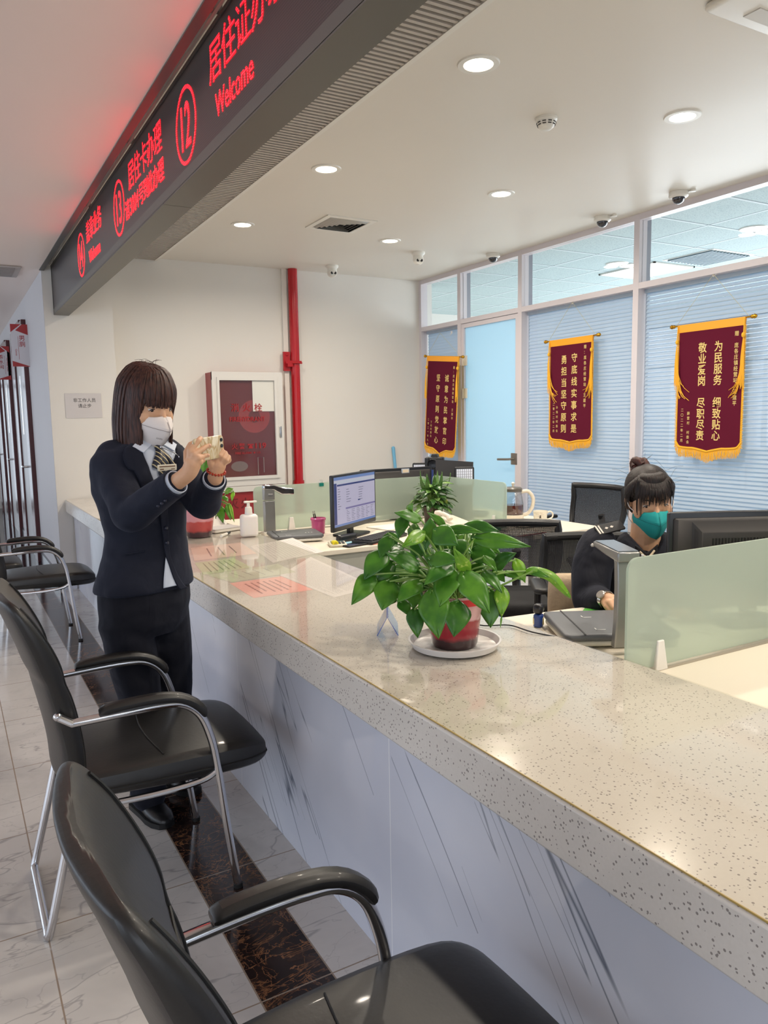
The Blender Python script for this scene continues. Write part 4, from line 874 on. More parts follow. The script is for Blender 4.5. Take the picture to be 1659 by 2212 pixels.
t = thing('potted_pothos', 'large bushy green pothos in a translucent red pot on the counter', 'potted plant', (PC.x, PC.y, PC.z + .006))
zb = .006
pot(t, (PC.x, PC.y, PC.z + zb), .066, .086, .155, pot_mat('red_translucent_pot', rgb(206, 160, 158), rgb(150, 30, 42), rgb(52, 26, 30), zb * 0, .155))
m = MB(); m.lathe([(.0815, .128), (.0895, .130), (.0905, .142), (.0905, .154), (.0865, .155)], 40, (PC.x, PC.y, PC.z + zb), caps=False); m.build('pot_liner', mat('bright_red_liner', rgb(196, 30, 34), .3), t, world=True)
D0 = 2.205
LV = [  # zoom-frame coordinates: stalk x,y  tip x,y  width  depth offset  kind
 (432, 428, 370, 575, 95, .02, 0), (395, 525, 265, 715, 135, .0, 0), (325, 680, 182, 880, 125, -.02, 2), (455, 600, 312, 745, 110, .03, 0), (435, 725, 385, 915, 165, -.03, 2), (475, 730, 400, 868, 95, .01, 0),
 (628, 625, 408, 532, 140, -.05, 0), (632, 722, 484, 862, 125, -.06, 2), (510, 850, 570, 955, 80, .0, 0), (598, 912, 622, 1100, 105, -.04, 0), (715, 790, 760, 1105, 185, -.11, 2), (845, 650, 765, 895, 165, -.09, 2),
 (888, 862, 862, 1092, 172, -.12, 0), (838, 605, 662, 748, 130, -.09, 0), (695, 575, 905, 590, 115, -.07, 0), (955, 665, 858, 503, 82, -.10, 1), (925, 668, 1100, 938, 165, -.11, 2), (1100, 795, 1105, 1032, 150, -.03, 0),
 (1180, 765, 1178, 962, 92, -.04, 1), (1062, 655, 1182, 802, 85, -.04, 0), (1128, 618, 1275, 535, 100, -.02, 0), (1000, 440, 1372, 494, 105, -.03, 2), (945, 352, 1165, 392, 95, .0, 0), (735, 385, 890, 485, 140, -.06, 0),
 (830, 375, 1058, 402, 62, -.02, 2), (800, 352, 683, 265, 50, .03, 2), (692, 445, 705, 300, 110, -.02, 2), (660, 400, 516, 497, 85, -.05, 1), (558, 280, 588, 203, 62, .02, 1), (638, 310, 466, 268, 85, .0, 2),
 (528, 298, 492, 440, 85, .02, 0), (1272, 582, 1335, 735, 75, -.01, 1), (1065, 560, 1150, 662, 62, -.03, 2), (600, 520, 720, 430, 120, .03, 0), (560, 380, 640, 380, 90, .04, 2), (640, 480, 590, 580, 100, .02, 0),
 (720, 500, 690, 600, 110, .02, 0), (980, 520, 1175, 590, 120, .03, 0), (860, 470, 985, 540, 110, .03, 0), (1040, 470, 1170, 540, 90, .05, 2), (500, 690, 480, 800, 110, .05, 0), (620, 640, 640, 780, 120, .05, 0),
 (760, 620, 720, 760, 130, .05, 0), (900, 600, 930, 760, 120, .05, 0), (1020, 600, 1010, 740, 120, .05, 0), (1130, 640, 1200, 730, 70, .02, 2), (1200, 660, 1330, 720, 50, .0, 2), (960, 740, 1000, 860, 110, .03, 0), (820, 760, 800, 880, 110, .04, 0), (700, 720, 660, 850, 110, .04, 0),
 (500, 480, 440, 530, 90, .05, 0), (780, 400, 860, 470, 100, .04, 2), (850, 520, 800, 610, 100, .02, 0), (1370, 655, 1500, 700, 46, -.02, 2)]
def zp(x, y, d): return P(700 + x / 3.072, 1020 + y / 3.072, d)
kinds = {0: MB(), 1: MB(), 2: MB()}; stems = MB(); rd = random.Random(11)
hub = PC + V((0, 0, .14))
for (ax, ay, bx, by, w, dz, k) in LV:
    a = zp(ax, ay, D0 + dz); b_ = zp(bx, by, D0 + dz - .035 + rd.uniform(-.02, .02)); wm = w / 3.072 / FPX * (D0 + dz) * 1.12
    mid = (a + b_) / 2; nr = (CAM_O - mid).normalized() + V((rd.uniform(-.35, .35), rd.uniform(-.35, .35), rd.uniform(.25, .7)))
    leaf(kinds[k], a, b_, wm * 1.04, nr, .08, .16)
    root = hub + V((rd.uniform(-.04, .04), rd.uniform(-.04, .04), -.01)); m1 = root.lerp(a, .5) + V((0, 0, .035))
    stems.tube(smoothpath([tuple(root), tuple(m1), tuple(a)], 5), .0026, 6)
for i in range(34):      # filler leaves behind and inside the visible crown
    x = rd.uniform(400, 1180); y = rd.uniform(380, 820); dz = rd.uniform(.05, .14); a = zp(x, y, D0 + dz); ang_ = rd.uniform(.2, pi - .2); b_ = zp(x + 110 * cos(ang_), y + 130 * sin(ang_), D0 + dz - .02)
    leaf(kinds[0 if rd.random() < .7 else 2], a, b_, .058, (CAM_O - a).normalized() + V((rd.uniform(-.4, .4), rd.uniform(-.4, .4), .6)), .08, .16); root = hub + V((rd.uniform(-.04, .04), rd.uniform(-.04, .04), 0)); stems.tube(smoothpath([tuple(root), tuple(root.lerp(a, .5) + V((0, 0, .03))), tuple(a)], 4), .0024, 6)
# long arching leaf on the right
a = zp(1185, 748, D0 - .02); b1 = zp(1385, 655, D0 - .03); b2 = zp(1500, 690, D0 - .03); b3 = zp(1637, 838, D0 - .02)
stems.tube(smoothpath([tuple(hub), tuple(zp(1080, 790, D0)), tuple(a), tuple(b1)], 6), .003, 6)
pts = smoothpath([tuple(zp(1340, 668, D0 - .03)), tuple(b1), tuple(b2), tuple(zp(1580, 770, D0 - .03)), tuple(b3)], 5); n_ = len(pts)
def arch(u, v):
    i = min(int(v * (n_ - 1)), n_ - 2); f = v * (n_ - 1) - i; p = pts[i].lerp(pts[i + 1], f); d = (pts[i + 1] - pts[i]).normalized(); s = d.cross((CAM_O - p).normalized()).normalized()
    hw = .0145 * sin(pi * min(1, v * .93 + .07)) ** .7; return tuple(p + s * (u - .5) * 2 * hw + (CAM_O - p).normalized() * (-.008 * abs(u - .5) * 2))
kinds[1].grid(arch, 6, 24)
a = zp(1178, 955, D0 - .05); leaf(kinds[1], a, zp(1170, 1035, D0 - .05), .006, (CAM_O - a).normalized(), 0, 0, 3, 4)
kinds[0].build('dark_leaves', M_leafd, t, world=True, smooth=60, solid=.0006); kinds[1].build('bright_leaves', M_leafl, t, world=True, smooth=60, solid=.0006); kinds[2].build('green_leaves', M_leafm, t, world=True, smooth=60, solid=.0006)
stems.build('stems', M_stem, t, world=True)
def bush(t, c, n_, rad, hgt, lw, ll, seed, down=.2, narrow=0, mats=None):
    rd = random.Random(seed); ks = [MB(), MB()]; st = MB(); c = V(c)
    for i in range(n_):
        a = rd.uniform(0, 2 * pi); e = rd.uniform(-down, 1); rr = rad * rd.uniform(.35, 1) * (1 - .45 * max(e, 0)); p = c + V((rr * cos(a), rr * sin(a), hgt * e))
        out = V((cos(a), sin(a), -.55 + .5 * e)).normalized(); tip = p + out * ll * rd.uniform(.7, 1.2)
        leaf(ks[0 if rd.random() < .7 else 1], p, tip, lw * rd.uniform(.7, 1.1), V((cos(a) * .6 + rd.uniform(-.4, .4), sin(a) * .6 + rd.uniform(-.4, .4), 1)), .12, .2, 5, 7, narrow=rd.random() < narrow)
        st.tube(smoothpath([tuple(c + V((0, 0, -.02))), tuple(c.lerp(p, .5) + V((0, 0, .03))), tuple(p)], 4), .0018, 5)
    mm = mats or (M_leafd, M_leafm)
    ks[0].build('dark_leaves', mm[0], t, world=True, smooth=60, solid=.0005); ks[1].build('green_leaves', mm[1], t, world=True, smooth=60, solid=.0005); st.build('stems', M_stem, t, world=True)
# pothos in the far red pot beside the standing woman
c = onz(431, 1158, ZT + .004); c.z = ZT + .0036; t = thing('potted_pothos', 'smaller pothos in a pinkish red pot on the counter beside the standing woman', 'potted plant', tuple(c))
pot(t, tuple(c), .072, .100, .19, pot_mat('pink_red_pot', rgb(206, 140, 148), rgb(176, 62, 62), rgb(66, 40, 48), 0, .17))
g = [MB(), MB()]; st = MB(); D2 = 4.42
Z2 = lambda x, y, d=D2: P(380 + x / 6.38, 1000 + y / 6.38, d)
for (ax, ay, bx, by, w, k) in ((600, 600, 650, 830, 130, 0), (710, 580, 755, 790, 100, 0), (560, 590, 640, 640, 90, 0), (740, 570, 805, 820, 55, 1), (500, 690, 510, 765, 60, 0), (660, 460, 720, 540, 80, 0), (680, 400, 790, 355, 95, 1), (790, 400, 770, 530, 60, 1),
                               (600, 520, 560, 600, 80, 0), (330, 250, 250, 255, 80, 1), (290, 200, 320, 350, 90, 1), (430, -190, 360, 270, 200, 0), (560, 470, 620, 560, 80, 0)):
    a = Z2(ax, ay); b_ = Z2(bx, by, D2 - .03); nr = (CAM_O - a).normalized() + V((rd.uniform(-.3, .3), rd.uniform(-.3, .3), .3)); leaf(g[k], a, b_, w / 6.38 / FPX * D2, nr, .06, .12)
    st.tube(smoothpath([tuple(c + V((rd.uniform(-.03, .03), 0, .15))), tuple(c.lerp(a, .5) + V((0, 0, .12))), tuple(a)], 5), .003, 6)
for k, mm, nm in ((0, M_leafm, 'green_leaves'), (1, M_leafl, 'bright_leaves')): g[k].build(nm, mm, t, world=True, smooth=60, solid=.0006)
for (x0, y0, x1, y1, x2, y2) in ((640, 470, 560, 640, 550, 770), (690, 380, 640, 600, 555, 740), (800, 390, 740, 380, 650, 470)): st.tube(smoothpath([tuple(Z2(x0, y0)), tuple(Z2(x1, y1)), tuple(Z2(x2, y2))], 6), .0025, 6)
st.build('stems', M_stem, t, world=True)
bush2 = None
c = V((2.80, 4.26, ZD + .001)); t = thing('potted_plant', 'small leafy plant in a dark brown pot at the corner of the far glass screens', 'potted plant', tuple(c))
pot(t, tuple(c), .055, .068, .12, mat('dark_brown_pot', rgb(66, 44, 36), .35))
bush(t, c + V((0, 0, .15)), 95, .12, .13, .050, .085, 21, .45, .3, (leaf_mat('small_plant_dark', rgb(44, 84, 40), rgb(74, 116, 52), rgb(150, 176, 110)), leaf_mat('small_plant_light', rgb(96, 140, 66), rgb(130, 168, 84), rgb(196, 212, 150))))
ks = MB()
for i in range(18):
    a = rd.uniform(0, 2 * pi); p = c + V((rd.uniform(-.03, .03), rd.uniform(-.03, .03), .20)); q = p + V((cos(a) * .10, sin(a) * .10, rd.uniform(.05, .16))); leaf(ks, p, q, .032, (cos(a), sin(a), 1.2), .18, .2, 4, 8, narrow=True)
ks.build('spear_leaves', leaf_mat('spear_leaf', rgb(60, 108, 44), rgb(112, 152, 80)), t, world=True, smooth=60, solid=.0005)
yl = MB(); a = c + V((.05, -.075, .135)); leaf(yl, a + V((-.012, .02, .035)), a - V((-.01, 0, .03)), .055, (CAM_O - a).normalized(), .05, .1); yl.build('yellow_leaf', mat('yellow_leaf', rgb(206, 190, 50), .4), t, world=True, smooth=60, solid=.0005)
# ================================================================ things on the counter
c = onz(539, 1160, ZT); c.z = ZT + .0036; t = thing('hand_sanitizer', 'square white hand sanitizer pump bottle standing on the far counter', 'pump bottle', tuple(c), radians(-8))
M_milk = mat('milky_plastic', rgb(226, 220, 216), .35, sss=.2)
m = MB(); m.rbox((0, 0, .064), (.100, .062, .128), .020, er=.018); m.lathe([(.001, .120), (.022, .124), (.022, .138), (.001, .138)], 20); m.build('bottle', M_milk, t)
m = MB(); m.lathe([(.001, .137), (.021, .137), (.021, .150), (.019, .168), (.010, .172), (.008, .192), (.001, .192)], 20); m.rbox((.012, 0, .198), (.075, .016, .011), .007); m.rbox((-.012, 0, .198), (.026, .024, .012), .008); m.build('pump', M_white, t)
c = onz(837, 1362, ZT); c.z = ZT + .0036; t = thing('acrylic_sign_stand', 'clear acrylic upright sign holder seen edge-on left of the large pothos', 'sign holder', tuple(c), 0)
nrm = V((CAM_R.x, CAM_R.y, 0)).normalized(); fwd = V((CAM_F.x, CAM_F.y, 0)).normalized()
Fs = frame((0, 0, 0), tuple(fwd), (0, 0, 1)); 
M_acr = thin_glass('acrylic', (.80, .85, .97, 1), .5, .05)
m = MB()
for s in (-1, 1): m.prism([(-.07, .055), (.07, .055), (.07, .27), (-.07, .27)], .0018, Fs @ M4.Translation((0, 0, s * .0022)))
m.build('upright', M_acr, t, smooth=0)
m = MB()
for s in (-1, 1): m.prism([(-.07, 0), (.07, 0), (.07, .065), (-.07, .065)], .002, M4.Translation(tuple(nrm * s * .032)) @ M4.Rotation(0, 4, 'X') @ frame((0, 0, 0), tuple(fwd), tuple((-nrm * s * .030 + V((0, 0, .057))).normalized())))
m.build('foot', M_acr, t, smooth=0)
m = MB(); e = fwd * -.0705
m.tube([tuple(e + nrm * -.032), tuple(e + V((0, 0, .057))), tuple(e + nrm * .032)], .0012, 6); m.tube([tuple(e + V((0, 0, .057))), tuple(e + V((0, 0, .27)))], .0012, 6); m.build('blue_edge', mat('acrylic_edge', rgb(86, 110, 190), .2), t)
c = onz(500, 1150, ZT); c.z = ZT + .0036
t = thing('notebook', 'small white notebook with rounded corners behind the hand sanitizer', 'notebook', (1.415, 4.47, ZT + .0036), .3)
m = MB(); m.rbox((0, 0, .010), (.20, .14, .018), .008); m.build('pages', mat('page_white', rgb(226, 220, 210), .6), t); m = MB(); m.rbox((0, 0, .0205), (.204, .144, .002), .008); m.build('cover', mat('cover_grey', rgb(190, 186, 184), .4), t)
t = thing('marker_pen', 'black and white marker pen lying beside the far red flower pot', 'pen', (1.36, 4.25, ZT + .0036 + .008), .9)
m = MB(); m.tube([(-.06, 0, 0), (.03, 0, 0)], .008, 12); m.build('barrel', M_white, t); m = MB(); m.tube([(.03, 0, 0), (.075, 0, 0)], .0082, 12); m.build('cap', M_black, t)
t = thing('document_holder', 'white slanted document holder standing behind the hand sanitizer', 'document holder', (1.40, 4.68, ZT + .0036), .25)
m = MB(); Fd = frame((0, 0, 0), (1, 0, 0), (0, .35, 1)); m.prism([(-.11, 0), (.10, 0), (.02, .25), (-.11, .25)], .004, Fd); m.build('back_plate', mat('holder_white', rgb(222, 216, 210), .4), t, smooth=0)
m = MB(); m.prism([(.10, 0), (.115, 0), (.03, .265), (.015, .25)], .03, Fd @ M4.Translation((0, 0, -.005))); m.build('side_plate', mat('holder_white', rgb(222, 216, 210), .4), t, smooth=0)
m = MB(); m.bb(-.11, .10, -.06, .0, 0, .006); m.build('foot_plate', mat('holder_white', rgb(222, 216, 210), .4), t, smooth=0)
t = thing('drink_carton', 'small dark green carton beside the far red flower pot, mostly hidden', 'carton', tuple(onz(394, 1150, ZT + .0036) + V((.0, .05, 0))), .4)
m = MB(); m.box((0, 0, .075), (.05, .05, .15)); m.build('body', mat('carton_green', rgb(20, 96, 80), .4), t, bevel=.002); m = MB(); m.box((0, 0, .17), (.052, .03, .04)); m.build('gable', mat('carton_gold', rgb(180, 140, 70), .4), t)
# ================================================================ document cameras (arm scanners)
M_scan = mat('scanner_grey', rgb(92, 94, 98), .45); M_scand = mat('scanner_dark', rgb(60, 62, 66), .4); M_scol = mat('scanner_column', rgb(150, 150, 148), .3, .6); M_wht = mat('scanner_white', rgb(216, 212, 202), .4)
def scanner(label, loc, rz, bs=1.0):
    t = thing('document_scanner', label, 'scanner', loc, rz)
    m = MB(); m.rbox((0, 0, .034), (.36 * bs, .30 * bs, .022), .02); m.build('base_top', M_scan, t); m = MB(); m.rbox((0, 0, .014), (.35 * bs, .29 * bs, .018), .02); m.build('base_body', M_wht, t); m = MB()
    for sx in (-1, 1):
        for sy in (-1, 1): m.lathe([(.001, 0), (.012, 0), (.012, .006), (.001, .006)], 10, (sx * .14 * bs, sy * .11 * bs, 0))
    m.build('feet', M_rubber, t)
    m = MB(); m.bb(-.12, -.115, -.148 * bs, .148 * bs, .0445, .0462); m.build('seam', M_black, t)
    m = MB()
    for a in ((-.07, .05, .018, .0025), (-.07, -.10, .018, .0025)): m.bb(a[0], a[0] + .03, a[1], a[1] + .003, .0445, .0462); m.bb(a[0], a[0] + .003, a[1], a[1] + .022, .0445, .0462)
    for k in range(3): m.tube([(.06 + k * .018, -.03, .0455), (.053 + k * .018, -.04, .0455), (.06 + k * .018, -.05, .0455)], .0012, 5)
    m.build('mark', mat('white_mark', rgb(220, 220, 218), .5), t)
    return t
t = scanner('grey document scanner beside the frosted screen in front of the seated officer', (1.82, 1.745, ZD + .001), radians(-28))
b0 = P(1333, 1400, 2.27); 
def tf(px, py, d): return P(px, py, d)
base = V((1.712, 1.585, ZD)); top = P(1347, 1195, 2.31)
m = MB(); yv = (V((1.79, 1.775, 0)) - V((base.x, base.y, 0))).normalized(); sv = yv.cross(V((0, 0, 1)))
m.rings([[tuple(base + V((0, 0, z)) - yv * lean + sv * a * .030 + yv * b_ * .014) for a, b_ in ((-1, -1), (1, -1), (1, 1), (-1, 1))] for z, lean in ((.02, 0.0), (.10, .012), (.20, .016), (.275, .012), (.30, .0))]); m.build('column', M_scol, t, world=True, bevel=.004)
hd = base + V((0, 0, .312)); m = MB()
m.rings([[tuple(hd + yv * f + sv * a * w + V((0, 0, z))) for a, z in ((-1, z0), (1, z0), (1, z1), (-1, z1))] for f, w, z0, z1 in ((-.035, .034, -.03, .0), (.06, .034, -.022, .004), (.15, .034, -.010, .006))]); m.build('head', M_scol, t, world=True, bevel=.005)
m = MB(); m.rings([[tuple(hd + yv * f + sv * a * .030 + V((0, 0, z))) for a, z in ((-1, z0), (1, z0), (1, z0 + .002), (-1, z0 + .002))] for f, z0 in ((-.028, .001), (.06, .005), (.14, .007))]); m.build('head_window', mat('smoky_window', rgb(120, 128, 136), .15), t, world=True)
c = V((1.765, 4.18, ZD + .001)); t = scanner('grey document scanner beside the frosted screen, behind the hand sanitizer', tuple(c), radians(-12), .84)
def loc(x, y, z): return V((c.x, c.y, c.z)) + rotz(radians(-12)) @ V((x, y, z))
cb = onz(593, 1150, ZD); cb = V((1.70, 4.42, ZD))
m = MB(); m.bb(cb.x - .034, cb.x + .034, cb.y - .018, cb.y + .018, ZD + .02, ZD + .22); m.build('column', M_scol, t, world=True, bevel=.004)
m = MB(); m.bb(cb.x - .034, cb.x + .034, cb.y - .019, cb.y + .019, ZD + .225, ZD + .30); m.build('column_cap', M_scol, t, world=True, bevel=.003)
m = MB(); m.bb(cb.x - .048, cb.x + .050, cb.y - .028, cb.y + .026, ZD + .002, ZD + .03); m.build('column_base', M_wht, t, world=True, bevel=.004)
m = MB(); m.rings([[(cb.x + x, cb.y - f + 0, ZD + z) for f, z in ((-w, z0), (w, z0), (w, z1), (-w, z1))] for x, w, z0, z1 in ((-.036, .02, .29, .318), (.03, .022, .285, .318), (.08, .026, .255, .300), (.16, .030, .250, .288))]); m.build('head', M_chrome, t, world=True, bevel=.006)
m = MB(); m.tube([(cb.x - .01, cb.y - .020, ZD + .258), (cb.x + .018, cb.y - .020, ZD + .258)], .008, 8); m.build('button', M_chrome, t, world=True)
# ================================================================ small things on the lit monitor's desk
c = onz(688, 1152, ZD); c.z = ZD + .001; t = thing('pen_cup', 'pink plastic pen cup beside the lit monitor', 'pen cup', tuple(c))
m = MB(); m.lathe([(.001, 0), (.038, 0), (.040, .004), (.044, .082), (.048, .084), (.049, .096), (.045, .098), (.042, .082), (.036, .006), (.001, .006)], 28); m.build('cup', mat('pink_plastic', rgb(214, 92, 150), .25, coat=.3), t)
for k, (dx, lb) in enumerate(((-.02, 'black pen leaning in the pink cup, left one'), (-.008, 'black pen leaning in the pink cup, right one'))):
    o = thing('pen', lb, 'pen', (c.x + dx, c.y, c.z + .01)); m = MB(); m.tube([(.01, 0, 0), (-.012 - k * .002, .0, .115)], .0035, 8); m.build('barrel', M_black, o); m = MB(); m.tube([(-.012 - k * .002, 0, .115), (-.015 - k * .002, 0, .132)], .0025, 8); m.build('clip', M_steel, o)
t = thing('computer_keyboard', 'black keyboard in front of the lit monitor', 'keyboard', (2.19, 3.90, ZD + .001), radians(28))
m = MB(); m.rbox((0, 0, .009), (.40, .145, .018), .012); m.build('case', M_black, t)
m = MB()
for r in range(5):
    for k in range(15): m.box((-.175 + k * .025, -.05 + r * .025, .022), (.020, .020, .008))
m.build('keys', mat('key_black', rgb(38, 38, 42), .5), t, bevel=.001)
t = thing('desk_phone', 'black cordless handset cradle under the lit monitor', 'telephone', (2.00, 3.965, ZD + .001), radians(20)); m = MB(); m.rbox((0, 0, .02), (.15, .05, .036), .018); m.build('body', M_black, t); m = MB(); m.lathe([(.001, 0), (.008, 0), (.008, .002), (.001, .002)], 12, (-.06, 0, .0385)); m.build('button', M_white, t)
c = onz(722, 1172, ZD); t = thing('calculator', 'small cream calculator beside the grey scanner on the desk', 'calculator', (1.885, 3.855, ZD + .001), radians(-20)); m = MB(); m.rbox((0, 0, .008), (.10, .13, .015), .012); m.build('case', mat('calc_cream', rgb(214, 208, 188), .4), t)
m = MB(); m.box((0, .042, .0165), (.07, .02, .003)); m.build('display', mat('calc_lcd', rgb(90, 120, 120), .2), t); m = MB()
for i in range(4):
    for j in range(4): m.box((-.03 + i * .02, -.045 + j * .018, .0175), (.013, .011, .005))
m.build('keys', mat('calc_keys', rgb(70, 72, 74), .5), t)
c = onz(724, 1181, ZD); t = thing('ink_bottle', 'small yellow capped bottle lying at the desk front edge', 'bottle', (c.x, c.y + .01, ZD + .019), radians(80)); m = MB(); F = M4.Rotation(pi / 2, 4, 'Y'); m.lathe([(.001, -.03), (.016, -.03), (.018, -.026), (.018, -.008), (.014, -.004), (.014, .02), (.001, .02)], 20, mt=F); m.build('bottle', mat('bright_yellow', rgb(232, 216, 40), .3), t); m = MB(); m.lathe([(.001, -.0315), (.009, -.0315), (.009, -.0300), (.001, -.0300)], 16, mt=F); m.build('cap_ring', mat('dull_yellow', rgb(190, 176, 50), .3), t)
c = onz(775, 1188, ZD); t = thing('smartphone', 'black smartphone lying face up on the desk before the keyboard', 'phone', (1.96, 3.79, ZD + .001), radians(15)); m = MB(); m.rbox((0, 0, .005), (.15, .075, .009), .012); m.build('case', M_black, t); m = MB(); m.rbox((0, 0, .0100), (.142, .068, .001), .009); m.build('screen', mat('phone_glass', rgb(14, 16, 22), .08), t)
t = thing('letter', 'pale blue envelope lying beside the calculator', 'paper', (2.0, 3.88, ZD + .001), radians(8)); m = MB(); m.box((0, 0, .002), (.16, .08, .003)); m.build('sheet', mat('pale_blue_paper', rgb(150, 196, 214), .6), t)
t = thing('letter', 'pale red sheet sticking out from below the keyboard', 'paper', (2.13, 3.785, ZD + .001), radians(8)); m = MB(); m.box((0, 0, .001), (.16, .06, .0015)); m.build('sheet', mat('pale_red_paper', rgb(224, 150, 130), .6), t)
t = thing('paper_stack', 'loose white papers behind the keyboard on the lit monitor desk', 'paper', (2.52, 4.30, ZD + .001), radians(12)); m = MB(); m.box((0, 0, .003), (.30, .21, .006)); m.build('sheets', mat('page_white', rgb(226, 220, 210), .6), t)
c = onz(697, 1043, 1.04); t = thing('binder_clip', 'tiny teal clip on the top edge of the far frosted screen', 'clip', (2.13, 4.577, 1.034)); m = MB(); m.box((0, 0, 0), (.03, .018, .022)); m.build('jaw', mat('teal_clip', rgb(30, 120, 110), .3), t)
m = MB()
for s in (-1, 1): m.tube([(-.006, s * .004, .011), (-.008, s * .010, .03), (.008, s * .010, .03), (.006, s * .004, .011)], .0012, 6)
m.build('handle', M_steel, t)
t = thing('desk_telephone', 'cream desk telephone half hidden behind the large pothos', 'telephone', (2.76, 3.99, ZD + .001), radians(10)); m = MB(); m.rings([[(x, y, z * k) for x, y in ((-.1, -.09), (.1, -.09), (.1, .09), (-.1, .09))] for z, k in ((0, 1), (.03, 1))]); m.rings([[(x * s, y * s, z + (y + .09) * .18) for x, y in ((-.1, -.09), (.1, -.09), (.1, .09), (-.1, .09))] for z, s in ((.03, 1), (.045, .93))]); m.build('body', mat('phone_cream', rgb(222, 212, 196), .4), t, bevel=.004)
m = MB(); m.tube(smoothpath([(-.07, -.06, .075), (-.065, -.04, .092), (-.06, .03, .105), (-.065, .07, .10)], 4), [.02] * 4 + [.014] * 5 + [.02] * 4, 10); m.build('handset', mat('phone_cream', rgb(222, 212, 196), .4), t)
t = thing('cloth', 'crumpled green cloth lying by the end of the side-on frosted screen', 'cloth', (2.915, 3.80, ZD + .001)); m = MB(); rd = random.Random(4)
m.grid(lambda u, v: ((u - .5) * .13 + .008 * sin(v * 17), (v - .5) * .11 + .006 * sin(u * 21), .006 + .045 * max(0, sin(pi * u) * sin(pi * v)) + .010 * sin(u * 24 + v * 7) * sin(v * 19) * sin(pi * u)), 26, 26); m.build('cloth', mat('green_towel', rgb(40, 130, 70), .9, bumps=(120, .6, .01)), t, solid=.003)
# mug, kettle and bits on the right-hand desk
c = onz(1167, 1137, ZD); c.z = ZD + .001; t = thing('coffee_mug', 'white speckled mug with an insect picture on the desk by the partition', 'mug', tuple(c))
m = MB(); m.lathe([(.001, .004), (.030, 0), (.040, .004), (.047, .016), (.048, .026), (.044, .034), (.042, .05), (.044, .085), (.047, .100), (.0455, .1005), (.041, .085), (.039, .05), (.04, .02), (.001, .012)], 36); m.build('body', mat('mug_glaze', rgb(232, 224, 206), .2, coat=.3), t)
F = V((CAM_R.x, CAM_R.y, 0)).normalized(); m = MB(); m.tube(smoothpath([tuple(F * .042 + V((0, 0, .085))), tuple(F * .062 + V((0, 0, .096))), tuple(F * .080 + V((0, 0, .08))), tuple(F * .074 + V((0, 0, .055))), tuple(F * .042 + V((0, 0, .042)))], 5), .005, 10); m.build('handle', mat('mug_glaze', rgb(232, 224, 206), .2, coat=.3), t)
tc = V((-c.x, -c.y, 0)).normalized(); Fm = frame(tuple(tc * .0442 + V((0, 0, .065))), tuple(F), (0, 0, 1)); m = MB()
m.lathe([(.001, .0002), (.0042, .0002), (.001, .0012)], 12, mt=Fm @ M4.Diagonal((1, 1.8, 1, 1))); m.lathe([(.001, .0002), (.0028, .0002), (.001, .0012)], 10, (0, .010, 0), mt=Fm)
for s in (-1, 1):
    for yy in (-.005, 0, .005): m.tube([tuple(Fm @ V((0, yy, .0008))), tuple(Fm @ V((s * .008, yy * 1.6, .0004)))], .0006, 4)
m.build('insect_print', mat('insect_black', rgb(44, 40, 26), .5), t); m = MB(); rd = random.Random(9)
for k in range(26):
    a = atan2(tc.y, tc.x) + rd.uniform(-1.3, 1.3); z = rd.uniform(.04, .095); r = interp([(.04, .0432), (.05, .0425), (.085, .0445), (.1, .047)], z); m.sphere((r * cos(a), r * sin(a), z), .0013, 6, 4)
m.build('speckle', mat('speckle_brown', rgb(110, 84, 60), .5), t)
c = onz(1108, 1127, ZD); c.z = ZD + .001; t = thing('electric_kettle', 'glass tea kettle with cream handle and dark tea behind the side-on screen', 'kettle', tuple(c)); M_cream = mat('kettle_cream', rgb(228, 218, 200), .3)
m = MB(); m.lathe([(.001, 0), (.085, 0), (.085, .018), (.078, .022), (.001, .022)], 32); m.build('power_base', M_cream, t); m = MB(); m.lathe([(.001, .024), (.070, .024), (.072, .040), (.070, .050), (.001, .050)], 32); m.build('body_base', M_cream, t)
m = MB(); m.lathe([(.066, .052), (.070, .07), (.070, .12), (.060, .18), (.056, .205)], 32, caps=False); m.build('glass', thin_glass('kettle_glass', (.9, .92, .94, 1), .3), t, solid=.002)
m = MB(); m.lathe([(.001, .053), (.064, .053), (.067, .07), (.067, .115), (.001, .115)], 32); m.build('tea', mat('dark_tea', rgb(96, 34, 20), .1), t)
m = MB(); m.lathe([(.001, .205), (.060, .205), (.062, .225), (.050, .235), (.001, .238)], 32); m.build('lid', mat('kettle_lid_grey', rgb(96, 92, 86), .35), t); m = MB(); m.lathe([(.001, .236), (.008, .238), (.012, .262), (.001, .27)], 14); m.build('lid_knob', M_cream, t)
m = MB(); m.tube(smoothpath([tuple(F * .055 + V((0, 0, .20))), tuple(F * .10 + V((0, 0, .205))), tuple(F * .135 + V((0, 0, .16))), tuple(F * .13 + V((0, 0, .10))), tuple(F * .10 + V((0, 0, .055))), tuple(F * .06 + V((0, 0, .045)))], 5), .0125, 12); m.build('handle', M_cream, t)
c = onz(1140, 1155, ZD); t = thing('folder', 'thin red-edged folder and papers lying before the kettle', 'folder', (c.x, c.y + .05, ZD + .001), .1); m = MB(); m.box((0, 0, .002), (.24, .17, .003)); m.build('cover', mat('folder_red', rgb(150, 60, 60), .5), t); m = MB(); m.box((-.01, .01, .0045), (.22, .15, .002)); m.build('sheet', mat('page_white', rgb(226, 220, 210), .6), t)
c = onz(1135, 1128, ZD); t = thing('tray', 'small cream tray beside the kettle on the right-hand desk', 'tray', (3.22, 3.80, ZD + .006), .15); m = MB(); m.rbox((0, 0, .008), (.17, .11, .015), .012); m.build('body', M_cream, t)
